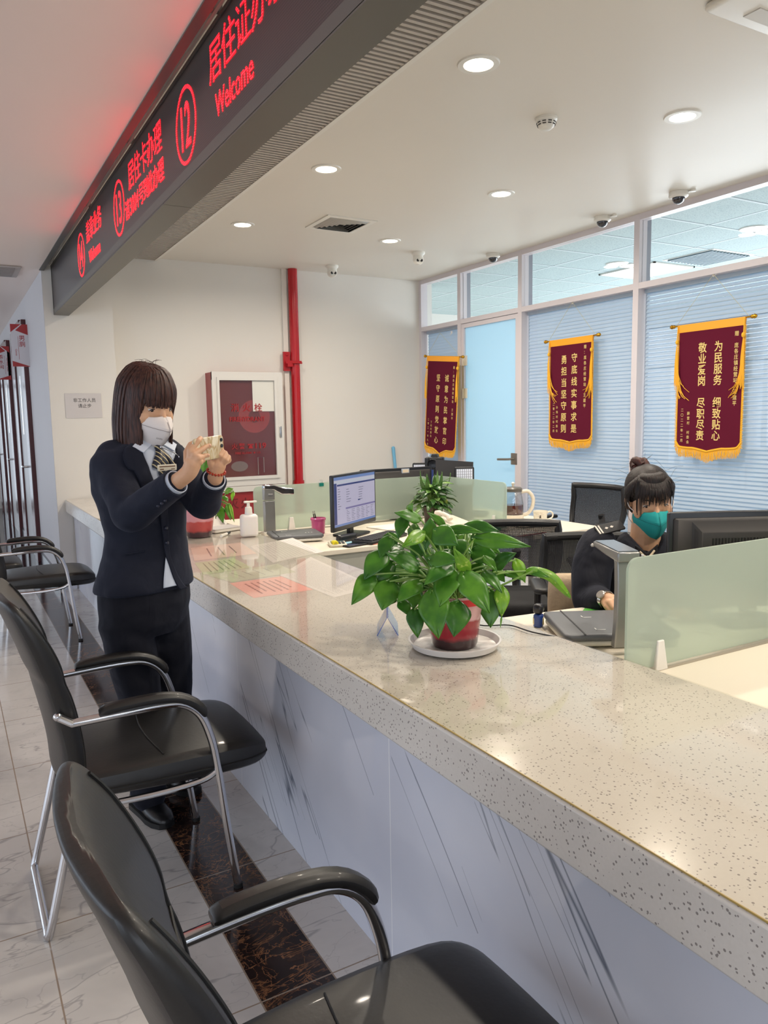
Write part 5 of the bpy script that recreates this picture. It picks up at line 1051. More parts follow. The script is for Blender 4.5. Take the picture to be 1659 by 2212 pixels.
# DSLR camera, lamps, sprayer on the desk behind the screens
def lampbox(px0, py0, px1, py1, d, label, rz):
    a = P(px0, py0, d); b_ = P(px1, py0, d); z1 = a.z; z0 = P(px0, py1, d).z; w = (b_ - a).length; c = (a + b_) / 2; t = thing('fill_lamp', label, 'lamp', (c.x, c.y, ZD + .001), rz)
    h = z1 - z0; zc = (z1 + z0) / 2 - ZD; m = MB(); m.rbox((0, 0, 0), (w, h, .03), .012, mt=M4.Translation((0, 0, zc)) @ M4.Rotation(pi / 2, 4, 'X')); m.build('case', M_black, t)
    m = MB(); m.rbox((0, -.0155, 0), (w * .84, .003, h * .80), .002, mt=M4.Translation((0, 0, zc))); m.build('light_face', mat('lamp_face', rgb(214, 216, 226), .4, emit=(.85, .88, 1, 1), es=.25), t)
    m = MB()
    for k in range(9): m.box((-w * .4 + k * w * .1, -.018, zc), (.003, .003, h * .8))
    for k in range(7): m.box((0, -.018, zc - h * .4 + k * h * .133), (w * .84, .003, .002))
    m.build('light_grid', mat('lamp_grid', rgb(150, 152, 160), .5), t)
    m = MB(); m.tube([(0, .02, 0), (0, .02, zc)], .010, 8); m.lathe([(.001, 0), (.07, 0), (.07, .01), (.001, .012)], 20); m.build('stand', M_black, t)
ang = atan2(CAM_R.y, CAM_R.x)
lampbox(981, 1009, 1024, 1052, 5.35, 'black framed white fill lamp nearer the glass door, above the side-on screen', ang + .1)
lampbox(891, 1000, 925, 1040, 6.0, 'black framed white fill lamp behind the camera, farther left', ang - .1)
p = P(940, 1000, 5.80); t = thing('photo_camera', 'black photo camera with a large lens standing behind the screens', 'camera', (p.x, p.y, ZD + .001), ang - .35)
zc = p.z - ZD; m = MB(); m.rbox((0, 0, zc), (.138, .064, .09), .015, er=.012); m.rings([[(x * .6, y * .6, zc + z) for x, y in ((-.05, -.04), (.05, -.04), (.05, .04), (-.05, .04))] for z in (.04,)] + [[(x * .45, y * .45, zc + .068) for x, y in ((-.05, -.04), (.05, -.04), (.05, .04), (-.05, .04))]]); m.box((-.055, -.03, zc), (.03, .03, .08)); m.build('body', M_black, t, bevel=.004)
m = MB(); m.lathe([(.001, 0), (.036, 0), (.036, .04), (.040, .045), (.040, .075), (.036, .078), (.033, .070), (.001, .066)], 28, (0, 0, 0), mt=M4.Translation((.008, -.03, zc - .005)) @ M4.Rotation(pi / 2, 4, 'X')); m.build('lens', mat('lens_black', rgb(18, 18, 20), .25), t)
m = MB(); m.tube([(0, .0, zc - .04), (0, 0, .02)], .014, 10); m.lathe([(.001, 0), (.08, 0), (.08, .012), (.02, .03), (.001, .03)], 20); m.build('stand', M_black, t)
p = P(994, 1003, 5.38); t = thing('laptop', 'dark laptop lid standing open behind the fill lamp', 'laptop', (p.x, p.y, ZD + .001), ang - .25); zt_ = p.z - ZD
m = MB(); m.prism([(-.19, .02), (.08, .02), (.08, zt_ + .012), (-.19, zt_ + .03)], .012, frame((0, .05, 0), (1, 0, 0), (0, .12, 1))); m.build('lid', mat('laptop_dark', rgb(50, 48, 48), .4), t, smooth=0); m = MB(); m.box((0, .18, .01), (.34, .24, .018)); m.build('base', M_black, t)
p = P(932, 990, 6.2); t = thing('spray_bottle', 'white topped pump bottle behind the photo camera', 'bottle', (p.x, p.y, ZD + .001), ang); zt_ = p.z - ZD
m = MB(); m.lathe([(.001, 0), (.035, 0), (.035, zt_ - .06), (.015, zt_ - .04), (.001, zt_ - .04)], 20); m.build('bottle', mat('deep_blue_bottle', rgb(40, 60, 120), .3), t); m = MB(); m.lathe([(.001, zt_ - .04), (.014, zt_ - .04), (.010, zt_ - .01), (.001, zt_ - .01)], 14); m.rbox((-.015, 0, zt_ - .005), (.07, .018, .012), .006); m.build('pump', M_white, t)
# sticker on the far monitor, broom against the back wall
p = P(870, 1019, 5.0); t = thing('name_sticker', 'small white framed sticker on top of the black far monitor', 'sticker', (2.845, 4.684, 1.083), radians(2)); m = MB(); m.rbox((0, 0, 0), (.065, .008, .034), .002); m.build('frame', mat('sticker_grey', rgb(170, 176, 190), .3), t); m = MB(); m.box((0, -.0045, 0), (.05, .001, .022)); m.build('card', mat('sticker_cream', rgb(226, 206, 180), .5), t)
t = thing('broom', 'broom with pale blue grip leaning against the back wall', 'broom', (4.30, YB - .22, .002)); m = MB(); a = V((0, 0, .06)); top = V((.0, .20, 1.13)); m.tube([tuple(a), tuple(top * .8)], .011, 12); m.build('shaft', M_steel, t); m = MB(); m.tube([tuple(top * .80), tuple(top)], [.016, .019], 14); m.sphere(tuple(top), .019, 12, 8); m.build('grip', mat('broom_blue', rgb(110, 178, 214), .4), t)
m = MB(); m.rbox((0, 0, .05), (.26, .05, .04), .01); m.build('head', mat('broom_blue', rgb(110, 178, 214), .4), t); m = MB()
for k in range(60): m.tube([((k - 29.5) * .0042, rd.uniform(-.015, .015), .035), ((k - 29.5) * .0046, rd.uniform(-.02, .02), .0)], .0015, 4)
o = m.build('bristles', M_white, t)
# near desk things
c = onz(1163, 1354, ZD); c.z = ZD + .001; t = thing('stamp', 'blue self-inking stamp with black knob standing at the counter back edge', 'stamp', tuple(c), radians(30))
m = MB(); m.rbox((0, 0, .022), (.034, .030, .044), .010); m.build('body', mat('stamp_blue', rgb(30, 66, 140), .3, coat=.4), t); m = MB(); m.rbox((0, 0, .062), (.036, .034, .034), .012, er=.012); m.build('knob', mat('stamp_black', rgb(36, 34, 36), .3), t); m = MB(); m.rbox((0, 0, .020), (.0355, .018, .022), .002, mt=rotz(-radians(30) + ang)); m.build('label_window', mat('stamp_label', rgb(214, 200, 150), .4), t)
c = onz(1303, 1341, ZD); t = thing('notepad', 'bright green note pad under the hand of the seated officer', 'note pad', (1.965, 1.945, ZD + .001), radians(35)); m = MB(); m.box((0, 0, .003), (.13, .10, .006)); m.build('cover', mat('pad_green', rgb(72, 160, 50), .5), t); m = MB(); m.box((-.005, -.005, .0005), (.14, .11, .001)); m.build('sheet', mat('page_white', rgb(226, 220, 210), .6), t)
t = thing('pen', 'dark red pen lying beside the green note pad', 'pen', (1.905, 1.935, ZD + .006), radians(-30)); m = MB(); m.tube([(-.06, 0, 0), (.05, 0, 0)], .004, 8); m.build('barrel', mat('pen_dark_red', rgb(90, 24, 40), .3), t); m = MB(); m.tube([(.05, 0, 0), (.065, 0, 0)], [.003, .001], 8); m.build('tip', M_steel, t)
a = [onz(1000, 1342, ZT + .006), onz(1045, 1352, ZT + .006), onz(1100, 1351, ZT + .006), onz(1150, 1366, ZT + .006)]; e = V((1.60, 1.80, ZD + .01)); mid = V((1.572, 1.86, ZT + .004))
for q in a: q.z = ZT + .0068
m = MB(); m.tube(smoothpath([tuple(q) for q in a[:3]] + [tuple(a[3]), (1.58, a[3].y - .08, ZT - .01), (1.62, a[3].y - .12, ZD + .006)], 5), .0022, 8); tag(m.build('cable', M_rubber, None), 'thin black cable running across the counter behind the large pothos', 'cable')
# ================================================================ office chairs
def mesh_mat():
    m = newmat('chair_mesh'); n = NT(m); x, y, z = n.sep(n.pos())
    h = n.math('LESS_THAN', n.math('ADD', n.math('POWER', n.math('PINGPONG', n.math('ADD', x, y), .003), 2), n.math('POWER', n.math('PINGPONG', z, .003), 2)), .0015 ** 2)
    n.b.inputs['Base Color'].default_value = rgb(34, 34, 38); n.b.inputs['Roughness'].default_value = .7
    n.set(n.b.inputs['Alpha'], n.math('SUBTRACT', 1.0, n.math('MULTIPLY', h, .4))); return m
M_mesh = mesh_mat(); M_fab = mat('black_fabric', rgb(28, 28, 30), .85, bumps=(200, .3, .003)); M_fr = mat('chair_frame_black', rgb(30, 30, 32), .4)
def office_chair(label, x, y, rz, backtop=1.0):
    """faces local +x"""
    t = thing('office_chair', label, 'chair', (x, y, 0), rz, None)
    zb0, zb1 = .58, backtop
    def bk(u, v):  # u -1..1, v 0..1
        hw = .20 + .035 * sin(pi * min(v, .7)); return V((-.24 - .05 * v + .05 * (u * u) - .03 * sin(pi * v), u * hw, zb0 + (zb1 - zb0) * v))
    m = MB(); path = [bk(-1 + 2 * k / 8, 1) for k in range(9)] + [bk(1, 1 - k / 8) for k in range(1, 9)] + [bk(1 - 2 * k / 8, 0) for k in range(1, 9)] + [bk(-1, k / 8) for k in range(1, 8)]
    path = [tuple(p) for p in path]; m.tube(path + [path[0], path[1]], .021, 10); m.build('back_frame', M_fr, t)
    m = MB(); m.grid(lambda u, v: tuple(bk(-1 + 2 * u, v)), 10, 10); m.build('back_mesh', M_mesh, t)
    m = MB(); m.tube(smoothpath([(-.29, 0, zb0 + .12), (-.31, 0, .56), (-.22, 0, .44), (-.05, 0, .42)], 5), .025, 10); m.build('back_support', M_fr, t)
    m = MB(); m.rbox((.0, 0, .475), (.48, .48, .075), .08, er=.03); m.build('seat', M_fab, t)
    for s in (-1, 1):
        m = MB(); m.tube(smoothpath([(-.02, s * .22, .43), (-.02, s * .28, .46), (-.02, s * .285, .62), (-.02, s * .285, .67)], 5), .016, 8); m.rbox((.02, s * .285, .685), (.25, .07, .028), .03); m.build('armrest', M_fr, t)
    m = MB(); m.tube([(0, 0, .10), (0, 0, .44)], .025, 12); m.lathe([(.001, .40), (.10, .41), (.10, .435), (.001, .435)], 16); m.build('gas_post', M_fr, t)
    for k in range(5):
        a = 2 * pi * k / 5 + .3; d = V((cos(a), sin(a), 0)); m = MB(); m.tube([tuple(d * .03 + V((0, 0, .10))), tuple(d * .29 + V((0, 0, .075)))], [.022, .014], 8); m.build('base_leg', M_fr, t)
        m = MB(); c = d * .29; q = V((-d.y, d.x, 0))
        m.tube([tuple(c + q * .02 + V((0, 0, .028))), tuple(c - q * .02 + V((0, 0, .028)))], .028, 14); m.build('caster', M_rubber, t)
    return t
p = P(1236, 1062, 5.3); c0 = office_chair('black mesh office chair behind the mug desk, its back against the blue blinds', 4.02, 4.18, radians(188), .92)
office_chair('black mesh office chair just left of the seated officer, partly behind the pothos', 2.62, 3.14, radians(235), .86)
office_chair('black mesh chair on which the officer sits, at her right shoulder', 2.56, 2.50, atan2(-.83, -.56), .87)
cq = P(1226, 1283, 3.30); t = thing('seat_cushion', 'beige cushion propped behind the seated officer', 'cushion', (cq.x, cq.y, .515), atan2(-.83, -.56)); m = MB(); m.rbox((0, 0, .135), (.12, .17, .27), .05, er=.045); m.build('cover', mat('beige_cloth', rgb(188, 166, 138), .85, bumps=(60, .3, .01)), t, subsurf=1)
# ================================================================ people
def fuse(mb, name, m, parent, voxel=.004, it=6, world=True, smooth_fac=.5, deco=None):
    """union overlapping closed shapes into one continuous skin"""
    me = bpy.data.meshes.new('tmp'); me.from_pydata(mb.v, [], mb.f); me.update()
    bm = bmesh.new(); bm.from_mesh(me); bmesh.ops.recalc_face_normals(bm, faces=bm.faces); bm.to_mesh(me); bm.free()
    o = bpy.data.objects.new('tmp', me); COL.objects.link(o)
    r = o.modifiers.new('r', 'REMESH'); r.mode = 'VOXEL'; r.voxel_size = voxel; r.use_smooth_shade = True
    if it: s = o.modifiers.new('s', 'SMOOTH'); s.factor = smooth_fac; s.iterations = it
    dg = bpy.context.evaluated_depsgraph_get(); dg.update(); nm = bpy.data.meshes.new_from_object(o.evaluated_get(dg))
    bpy.data.objects.remove(o); bpy.data.meshes.remove(me)
    out = MB(); inv = parent_mat(parent).inverted() if world else M4.Identity(4)
    for v in nm.vertices:
        if deco: v.co = deco(V(v.co))
        v.co = inv @ v.co
    nm.name = name; nm.materials.clear(); nm.materials.append(m)
    for p in nm.polygons: p.use_smooth = True
    ob = bpy.data.objects.new(name, nm); COL.objects.link(ob); ob.parent = parent; return ob
def ell(c, lat, fwd_, up_, a, b_, n=24, p=1.0):
    return [tuple(V(c) + lat * (a * (abs(cos(t)) ** p) * (1 if cos(t) > 0 else -1)) + fwd_ * (b_ * (abs(sin(t)) ** p) * (1 if sin(t) > 0 else -1))) for t in (2 * pi * k / n for k in range(n))]
def skin_mat(name, c, c2):
    m = newmat(name); n = NT(m); n.set(n.b.inputs['Base Color'], n.ramp(n.noise(n.pos(), 18, 3), [(.3, c), (.7, c2)]))
    n.b.inputs['Roughness'].default_value = .5; n.b.inputs['Subsurface Weight'].default_value = .12; n.b.inputs['Subsurface Radius'].default_value = (.012, .005, .003); n.b.inputs['Subsurface Scale'].default_value = .5; return m
def hair_mat(name, c1, c2):
    m = newmat(name); n = NT(m); p = n.pos(); f = n.noise(n.mapping(p, (1, 1, .10)), 170, 3); n.set(n.b.inputs['Base Color'], n.ramp(f, [(.35, c1), (.68, c2)])); n.b.inputs['Roughness'].default_value = .48; n.b.inputs['Specular IOR Level'].default_value = .3
    n.bump(f, .35, .002); return m
M_skin = skin_mat('skin', rgb(206, 158, 122), rgb(216, 170, 136)); M_skinh = skin_mat('skin_hands', rgb(204, 154, 118), rgb(216, 168, 134))
def cloth_mat(name, c, rough=.85, bs=30, st=.35, d=.02):
    m = newmat(name); n = NT(m); p = n.pos(); n.b.inputs['Base Color'].default_value = c; n.b.inputs['Roughness'].default_value = rough; n.b.inputs['Sheen Weight'].default_value = .06; n.b.inputs['Sheen Roughness'].default_value = .5; n.b.inputs['Specular IOR Level'].default_value = .25; n.b.inputs['Sheen Tint'].default_value = (.5, .6, .9, 1)
    f = n.math('ADD', n.noise(n.mapping(p, (1, 1, .6)), 9, 3, .5, .8), n.math('MULTIPLY', n.noise(p, 600, 1), .02)); n.bump(f, st, d); return m
def head_parts(mb, H, s=1.0):
    """H : head frame (x = own left, y = forward, z = up), origin between the ears; adds closed shapes"""
    T = lambda x, y, z: H @ V((x * s, y * s, z * s))
    D = lambda c, sc: H @ M4.Translation((c[0] * s, c[1] * s, c[2] * s)) @ M4.Diagonal((sc[0] * s, sc[1] * s, sc[2] * s, 1))
    for c, sc in (((0, -.010, .035), (.074, .094, .082)), ((0, .018, -.010), (.066, .078, .085)), ((0, .040, -.062), (.048, .050, .048)), ((0, .062, -.094), (.024, .022, .020)), ((.040, .045, -.030), (.028, .036, .035)), ((-.040, .045, -.030), (.028, .036, .035)),
                  ((0, .056, .045), (.052, .028, .030)), ((0, .096, -.030), (.013, .018, .013)), ((.010, .090, -.034), (.009, .011, .009)), ((-.010, .090, -.034), (.009, .011, .009)), ((0, .083, -.062), (.024, .012, .010))):
        mb.sphere((0, 0, 0), 1, 22, 16, mt=D(c, sc))
    mb.tube([tuple(T(0, .084, .020)), tuple(T(0, .094, -.008)), tuple(T(0, .104, -.026))], [.008 * s, .009 * s, .011 * s], 10)
    for sd in (-1, 1):
        mb.sphere((0, 0, 0), 1, 14, 10, mt=H @ M4.Translation((sd * .076 * s, -.005 * s, -.008 * s)) @ M4.Rotation(sd * .35, 4, 'Z') @ M4.Diagonal((.007 * s, .018 * s, .031 * s, 1)))
def face_details(t, H, s, look=(0, 0), brow=M_black, lidc=rgb(60, 38, 30)):
    M_eye = mat('eye_white', rgb(206, 196, 188), .3); M_iris = mat('eye_dark', rgb(26, 16, 12), .1)
    for sd in (-1, 1):
        c = V((sd * .031 * s, .0775 * s, .002 * s)); e = MB(); e.sphere((0, 0, 0), 1, 18, 12, mt=H @ M4.Translation(c) @ M4.Diagonal((.0140 * s, .0085 * s, .0050 * s, 1))); eo = e.build('eye', M_eye, t, world=True)
        e = MB(); e.sphere((0, 0, 0), 1, 14, 10, mt=H @ M4.Translation(c + V((look[0] * s, .0040 * s, look[1] * s))) @ M4.Diagonal((.0058 * s, .0056 * s, .0048 * s, 1))); e.build('iris', M_iris, eo, world=True)
        L = MB(); pts = [(sd * (.031 + k * .0042) * s, (.0868 - abs(k) * .0009 - (0.0022 if sd * k * sd > 2 else 0)) * s, (.0062 - .0011 * k * k * .8 + .0003 * k) * s) for k in (-3.4, -2, -.7, .7, 2, 3.4)]
        L.tube([tuple(H @ V(p)) for p in pts], [.0006 * s, .0014 * s, .0017 * s, .0017 * s, .0015 * s, .0006 * s], 6); L.build('eyelashes', mat('lash', lidc, .6), t, world=True)
        L = MB(); pts = [(sd * x * s, y * s, z * s) for x, y, z in ((.012, .0885, .020), (.022, .0890, .0235), (.034, .0850, .0250), (.047, .0755, .0205))]
        L.tube([tuple(H @ V(p)) for p in smoothpath(pts, 3)], [.0016 * s] * 4 + [.0022 * s] * 3 + [.0008 * s] * 3, 6, flat=1); L.build('eyebrow', mat('brow', rgb(58, 40, 30), .8), t, world=True)
def mask_mesh(t, H, s, m_, m_line, rows=8):
    """fold-flat respirator with a centre ridge; two folded panels each side"""
    cen = [V((0, .104, -.012)), V((0, .124, -.026)), V((0, .142, -.046)), V((0, .143, -.066)), V((0, .128, -.094)), V((0, .098, -.122)), V((0, .070, -.128))]
    sid = [V((.046, .066, -.024)), V((.060, .052, -.032)), V((.068, .036, -.040)), V((.068, .030, -.058)), V((.062, .026, -.078)), V((.050, .030, -.100)), V((.036, .040, -.114))]
    m = MB()
    for sd in (-1, 1):
        def fn(u, v):
            k = v * 6; i = min(int(k), 5); f = k - i; a = cen[i].lerp(cen[i + 1], f); b_ = sid[i].lerp(sid[i + 1], f); p = a.lerp(b_, u); bul = sin(pi * u) * .010
            return tuple(H @ (V((sd * (p.x + bul * .6), p.y + bul, p.z)) * s))
        m.grid(fn, 8, 18)
    o = m.build('face_mask', m_, t, world=True, smooth=28, solid=.0016)
    m = MB()
    for sd in (-1, 1):
        pts = []
        for u in (0, .15, .3, .45, .6, .75, .9): 
            p = cen[2].lerp(cen[3], .4).lerp(sid[2].lerp(sid[3], .4 - u * .0), u); bul = sin(pi * u) * .010; pts.append(tuple(H @ (V((sd * (p.x + bul * .6 + .001), p.y + bul + .0015, p.z)) * s)))
        m.tube(pts, .0009 * s, 5)
    m.tube([tuple(H @ (V((sd_ * .001, c.y + .001, c.z)) * s)) for sd_, c in ((0, cen[1]), (0, cen[2]), (0, cen[3]), (0, cen[4]), (0, cen[5]))], .0009 * s, 5)
    m.build('seam', m_line, o, world=True)
    m = MB()
    for a_, b_, zz in ((sid[1], V((.078, .004, .012)), 0), (sid[5], V((.078, -.004, -.030)), 0)):
        for sd in (-1, 1):
            p0 = V((sd * a_.x * .97, a_.y + .004, a_.z)); p1 = V((sd * b_.x * 1.03, b_.y, b_.z)); mid = (p0 + p1) / 2 + V((sd * .010, .0, -.004))
            m.tube([tuple(H @ (q * s)) for q in smoothpath([tuple(p0), tuple(mid), tuple(p1)], 4)], .0016 * s, 6)
    m.build('ear_loop', mat('ear_loop_white', rgb(232, 228, 226), .6), o, world=True)
    return o
def chain(mb, pts, n=10): mb.tube([tuple(p[0]) for p in pts], [p[1] for p in pts], n); mb.sphere(tuple(pts[-1][0]), pts[-1][1], 10, 8); mb.sphere(tuple(pts[0][0]), pts[0][1], 10, 8)
def limb(mb, pts, n=18):
    q = smoothpath([tuple(p[0]) for p in pts], 5); rs = []
    for i in range(len(pts) - 1):
        for k in range(5): rs.append(pts[i][1] + (pts[i + 1][1] - pts[i][1]) * k / 5)
    rs.append(pts[-1][1]); mb.tube(q, rs, n); mb.sphere(tuple(pts[0][0]), pts[0][1] * .99, 14, 10); mb.sphere(tuple(pts[-1][0]), pts[-1][1] * .99, 14, 10)
UP = V((0, 0, 1))
from mathutils import noise as _nz
def wrinkle(p):
    q = V((p.x * 9, p.y * 9, p.z * 13)); k = _nz.noise(q + V((3, 1, 7)) + _nz.noise_vector(q * .5) * 1.2); k2 = _nz.noise(q * 2.3)
    d = _nz.noise_vector(V((p.x * 3, p.y * 3, p.z * 2))); return p + (CAM_R * d.x + UP * d.y - CAM_F * (k * 1.1 + .5 * k2)) * .0085
# ---------------------------------------------------------------- woman standing at the counter
def woman_standing():
    B = V((.62, 2.86, 0)); t = thing('person', 'standing woman in dark navy suit photographing with both hands raised, white mask, brown bob', 'person', tuple(B))
    cr = V((CAM_R.x, CAM_R.y, 0)).normalized(); tc = V((-CAM_F.x, -CAM_F.y, 0)).normalized()
    th = radians(40); F = (cr * cos(th) + tc * sin(th)).normalized(); L = UP.cross(F).normalized()          # L = her left
    D = 2.80
    # torso axis from photograph heights
    def ax(py, px, d=D): return P(px, py, d)
    secs = [(948, 312, .060, .058), (958, 310, .115, .075), (970, 307, .168, .095), (988, 304, .190, .112), (1020, 303, .190, .122), (1060, 305, .180, .124), (1100, 312, .166, .116), (1150, 318, .152, .108), (1195, 318, .160, .116), (1235, 314, .176, .130), (1262, 312, .188, .142), (1270, 312, .188, .142)]
    C = [(ax(py, px), a, b_) for py, px, a, b_ in secs]
    jk = MB(); jk.rings([ell(c, L, F, UP, a, b_, 32, .9) for c, a, b_ in C])
    SR = P(236, 990, 2.73); ER = P(284, 1112, 2.60); WR = P(395, 1032, 2.47)
    SL = P(368, 982, 2.88); EL = P(440, 1088, 2.74); WL = P(464, 1032, 2.60)
    limb(jk, [(SR + L * .02, .070), (SR.lerp(ER, .35) , .068), (SR.lerp(ER, .75), .062), (ER, .060), (ER.lerp(WR, .35), .056), (ER.lerp(WR, .78), .047)])
    limb(jk, [(SL - L * .02, .068), (SL.lerp(EL, .4), .066), (EL, .057), (EL.lerp(WL, .4), .052), (EL.lerp(WL, .80), .044)])
    jacket_m = cloth_mat('navy_suit_cloth', rgb(28, 31, 44)); jo = fuse(jk, 'jacket', jacket_m, t, .0065, 13, deco=wrinkle)
    def torso(py, al, off=.0):
        k = 0
        for i in range(len(secs) - 1):
            if secs[i][0] <= py <= secs[i + 1][0]: k = i
        f = (py - secs[k][0]) / (secs[k + 1][0] - secs[k][0]); c = C[k][0].lerp(C[k + 1][0], f); a = C[k][1] + (C[k + 1][1] - C[k][1]) * f + off; b_ = C[k][2] + (C[k + 1][2] - C[k][2]) * f + off
        s_, c_ = sin(al), cos(al); return c + L * (a * abs(s_) ** .9 * (1 if s_ > 0 else -1)) + F * (b_ * abs(c_) ** .9)
    def patch(name, m_, rows, off, parent, solid=.002, nu=6):
        m = MB(); n_ = len(rows)
        def fn(u, v):
            k = v * (n_ - 1); i = min(int(k), n_ - 2); f = k - i; py = rows[i][0] + (rows[i + 1][0] - rows[i][0]) * f; a0 = rows[i][1] + (rows[i + 1][1] - rows[i][1]) * f; a1 = rows[i][2] + (rows[i + 1][2] - rows[i][2]) * f
            return tuple(torso(py, a0 + (a1 - a0) * u, off))
        m.grid(fn, nu, 14); return m.build(name, m_, parent, world=True, smooth=60, solid=solid)
    M_shirt = mat('pale_blue_shirt', rgb(196, 204, 218), .7); M_lap = cloth_mat('navy_lapel_cloth', rgb(24, 27, 40))
    sh = patch('shirt', M_shirt, [(955, -.42, .60), (975, -.30, .42), (1010, -.20, .24), (1050, -.10, .10), (1080, -.03, .03)], .004, t)
    m = MB()
    for sd in (-1, 1):   # shirt collar points
        a = torso(952, sd * .6, .004) + UP * .012; b_ = torso(958, sd * .10, .010) + UP * .002; c_ = torso(975, sd * .30, .016); d_ = torso(962, sd * .64, .012); m.addm([tuple(a), tuple(b_), tuple(c_), tuple(d_)], [(0, 1, 2, 3)])
    m.build('collar', mat('shirt_collar', rgb(206, 214, 228), .7), sh, world=True, solid=.003, smooth=0)
    patch('lapel', M_lap, [(955, .55, .95), (985, .34, .74), (1005, .25, .66), (1012, .23, .52), (1050, .10, .38), (1082, .0, .05)], .008, t, .005); patch('lapel', M_lap, [(955, -.85, -.40), (985, -.68, -.27), (1005, -.60, -.20), (1012, -.46, -.19), (1050, -.36, -.09), (1082, -.05, .0)], .008, t, .005)
    patch('shirt_tail', M_shirt, [(1196, -.01, .02), (1215, -.03, .10), (1245, -.06, .20), (1258, -.07, .24)], .004, t)
    patch('front_flap', jacket_m, [(1082, -.08, .07), (1130, -.06, .06), (1190, -.03, .05), (1215, .04, .12), (1245, .12, .24), (1262, .18, .34), (1269, .24, .46)], .007, t, .004)
    for py in (1135, 1166): m = MB(); m.sphere(tuple(torso(py, .0, .012)), .007, 12, 8); m.build('button', mat('navy_button', rgb(40, 42, 58), .3), t, world=True)
    m = MB(); m.tube([tuple(torso(1182, -.95, .004)), tuple(torso(1178, -.45, .004))], .003, 6); m.build('pocket_welt', M_lap, t, world=True)
    # striped cravat
    m = newmat('striped_cravat'); n = NT(m); x, y, z = n.sep(n.pos()); st = n.math('PINGPONG', n.math('ADD', n.math('ADD', x, n.math('MULTIPLY', y, .4)), n.math('MULTIPLY', z, .9)), .011)
    n.set(n.b.inputs['Base Color'], n.mix(n.math('LESS_THAN', st, .0022), rgb(26, 28, 42), rgb(206, 188, 140))); n.b.inputs['Roughness'].default_value = .45
    tp = torso(965, .0, .014); m2 = MB(); m2.sphere(tuple(tp), .015, 12, 10)
    for k, (al, py, w) in enumerate(((-.10, 1008, .020), (.06, 1015, .022), (.22, 1006, .018), (.0, 1026, .018), (.32, 1016, .012))):
        e = torso(py, al, .012); m2.tube(smoothpath([tuple(tp), tuple(tp.lerp(e, .5) + F * .012), tuple(e)], 4), [.008] + [w * .6] * 3 + [w * .75] * 3 + [w * .7, w * .45], 10, flat=.55)
    cv = m2.build('cravat', m, t, world=True); m2 = MB(); m2.sphere(tuple(tp + F * .016), .006, 10, 8); m2.build('brooch', mat('brooch_silver', rgb(220, 220, 226), .15, .8), cv, world=True)
    m2 = MB(); m2.tube(smoothpath([tuple(tp + F * .01), tuple(torso(985, .35, .016)), tuple(torso(1005, .34, .014)), tuple(torso(1020, .24, .012))], 4), .0016, 5); m2.build('chain', mat('brooch_silver', rgb(220, 220, 226), .15, .8), cv, world=True)
    # name badge
    c = P(361, 1010, 2.655); nF = (c - ax(1013, 303)).normalized(); nF.z = 0; nF.normalize(); Fb = frame(c, tuple(UP.cross(nF)), (0, 0, 1)); m2 = MB(); m2.rbox((0, 0, 0), (.072, .022, .004), .003, mt=Fb); bd = m2.build('name_badge', mat('badge_cream', rgb(224, 216, 196), .3), t, world=True)
    m2 = MB(); m2.bb(-.030, .030, .002, .006, .0022, .0024, Fb); m2.bb(-.028, -.014, -.007, -.003, .0022, .0024, Fb); m2.bb(.014, .028, -.007, -.004, .0022, .0024, Fb); m2.build('badge_print', mat('badge_print', rgb(120, 90, 70), .5), bd, world=True, smooth=0)
    # trousers
    tr = MB(); hip = ax(1262, 312); 
    tr.rings([ell(c, L, F, UP, a, b_, 28) for c, a, b_ in ((ax(1235, 314), .158, .112), (hip, .176, .130), (ax(1300, 314), .178, .135), (ax(1340, 313), .165, .125), (ax(1365, 312), .14, .10))])
    FR = V((.565, 2.80, 0)); FL = V((.70, 2.98, 0)); hc = ax(1330, 313)
    for sd, ft, kn in ((-1, FR, .02), (1, FL, .0)):
        h0 = hc + L * sd * .082; ft2 = ft + V((0, 0, .05)); kk = h0.lerp(ft2, .46) + F * .03
        limb(tr, [(h0, .094), (h0.lerp(kk, .5), .088), (kk, .074), (kk.lerp(ft2, .5), .068), (ft2 + V((0, 0, .03)), .064)])
    tm = cloth_mat('navy_trouser_cloth', rgb(20, 21, 30)); fuse(tr, 'trousers', tm, t, .0075, 6, deco=wrinkle)
    for ft, lb in ((FR, 0), (FL, 1)):
        m = MB(); d = (F * .9 + L * (.1 if lb else -.1)).normalized(); s_ = UP.cross(d); O_ = ft - d * .03
        pr = [(-.085, .028, .05), (-.07, .036, .075), (-.02, .038, .085), (.03, .040, .070), (.08, .045, .055), (.12, .042, .048), (.155, .028, .036), (.165, .012, .028)]
        m.rings([[tuple(O_ + d * x + s_ * (w * cos(a)) + UP * (max(.006, .006 + h * (.5 + .5 * sin(a))))) for a in (2 * pi * k / 16 for k in range(16))] for x, w, h in pr]); so = m.build('shoe', mat('black_shoe', rgb(20, 20, 22), .35), t, world=True)
        m = MB(); m.rings([[tuple(O_ + d * x + s_ * w * q + UP * zz) for q, zz in ((-1.08, .001), (1.08, .001), (1.08, .020), (-1.08, .020))] for x, w, h in pr]); m.build('sole', M_rubber, so, world=True)
    # body skin : head, neck, hands and forearms, legs inside the clothes
    hc = P(316, 872, 2.76); pitch = radians(-17); th = radians(39); Fh = (cr * cos(th) + tc * sin(th)).normalized(); Lh = UP.cross(Fh)
    # own left = +x of the head frame for a forward +y, up +z frame means x = right-hand side; keep symmetric anyway
    Xh = Fh.cross(UP).normalized(); Hm = frame(tuple(hc), tuple(Xh), tuple(Fh)) @ M4.Rotation(pitch, 4, 'X'); s = 1.10
    bd_ = MB(); head_parts(bd_, Hm, s)
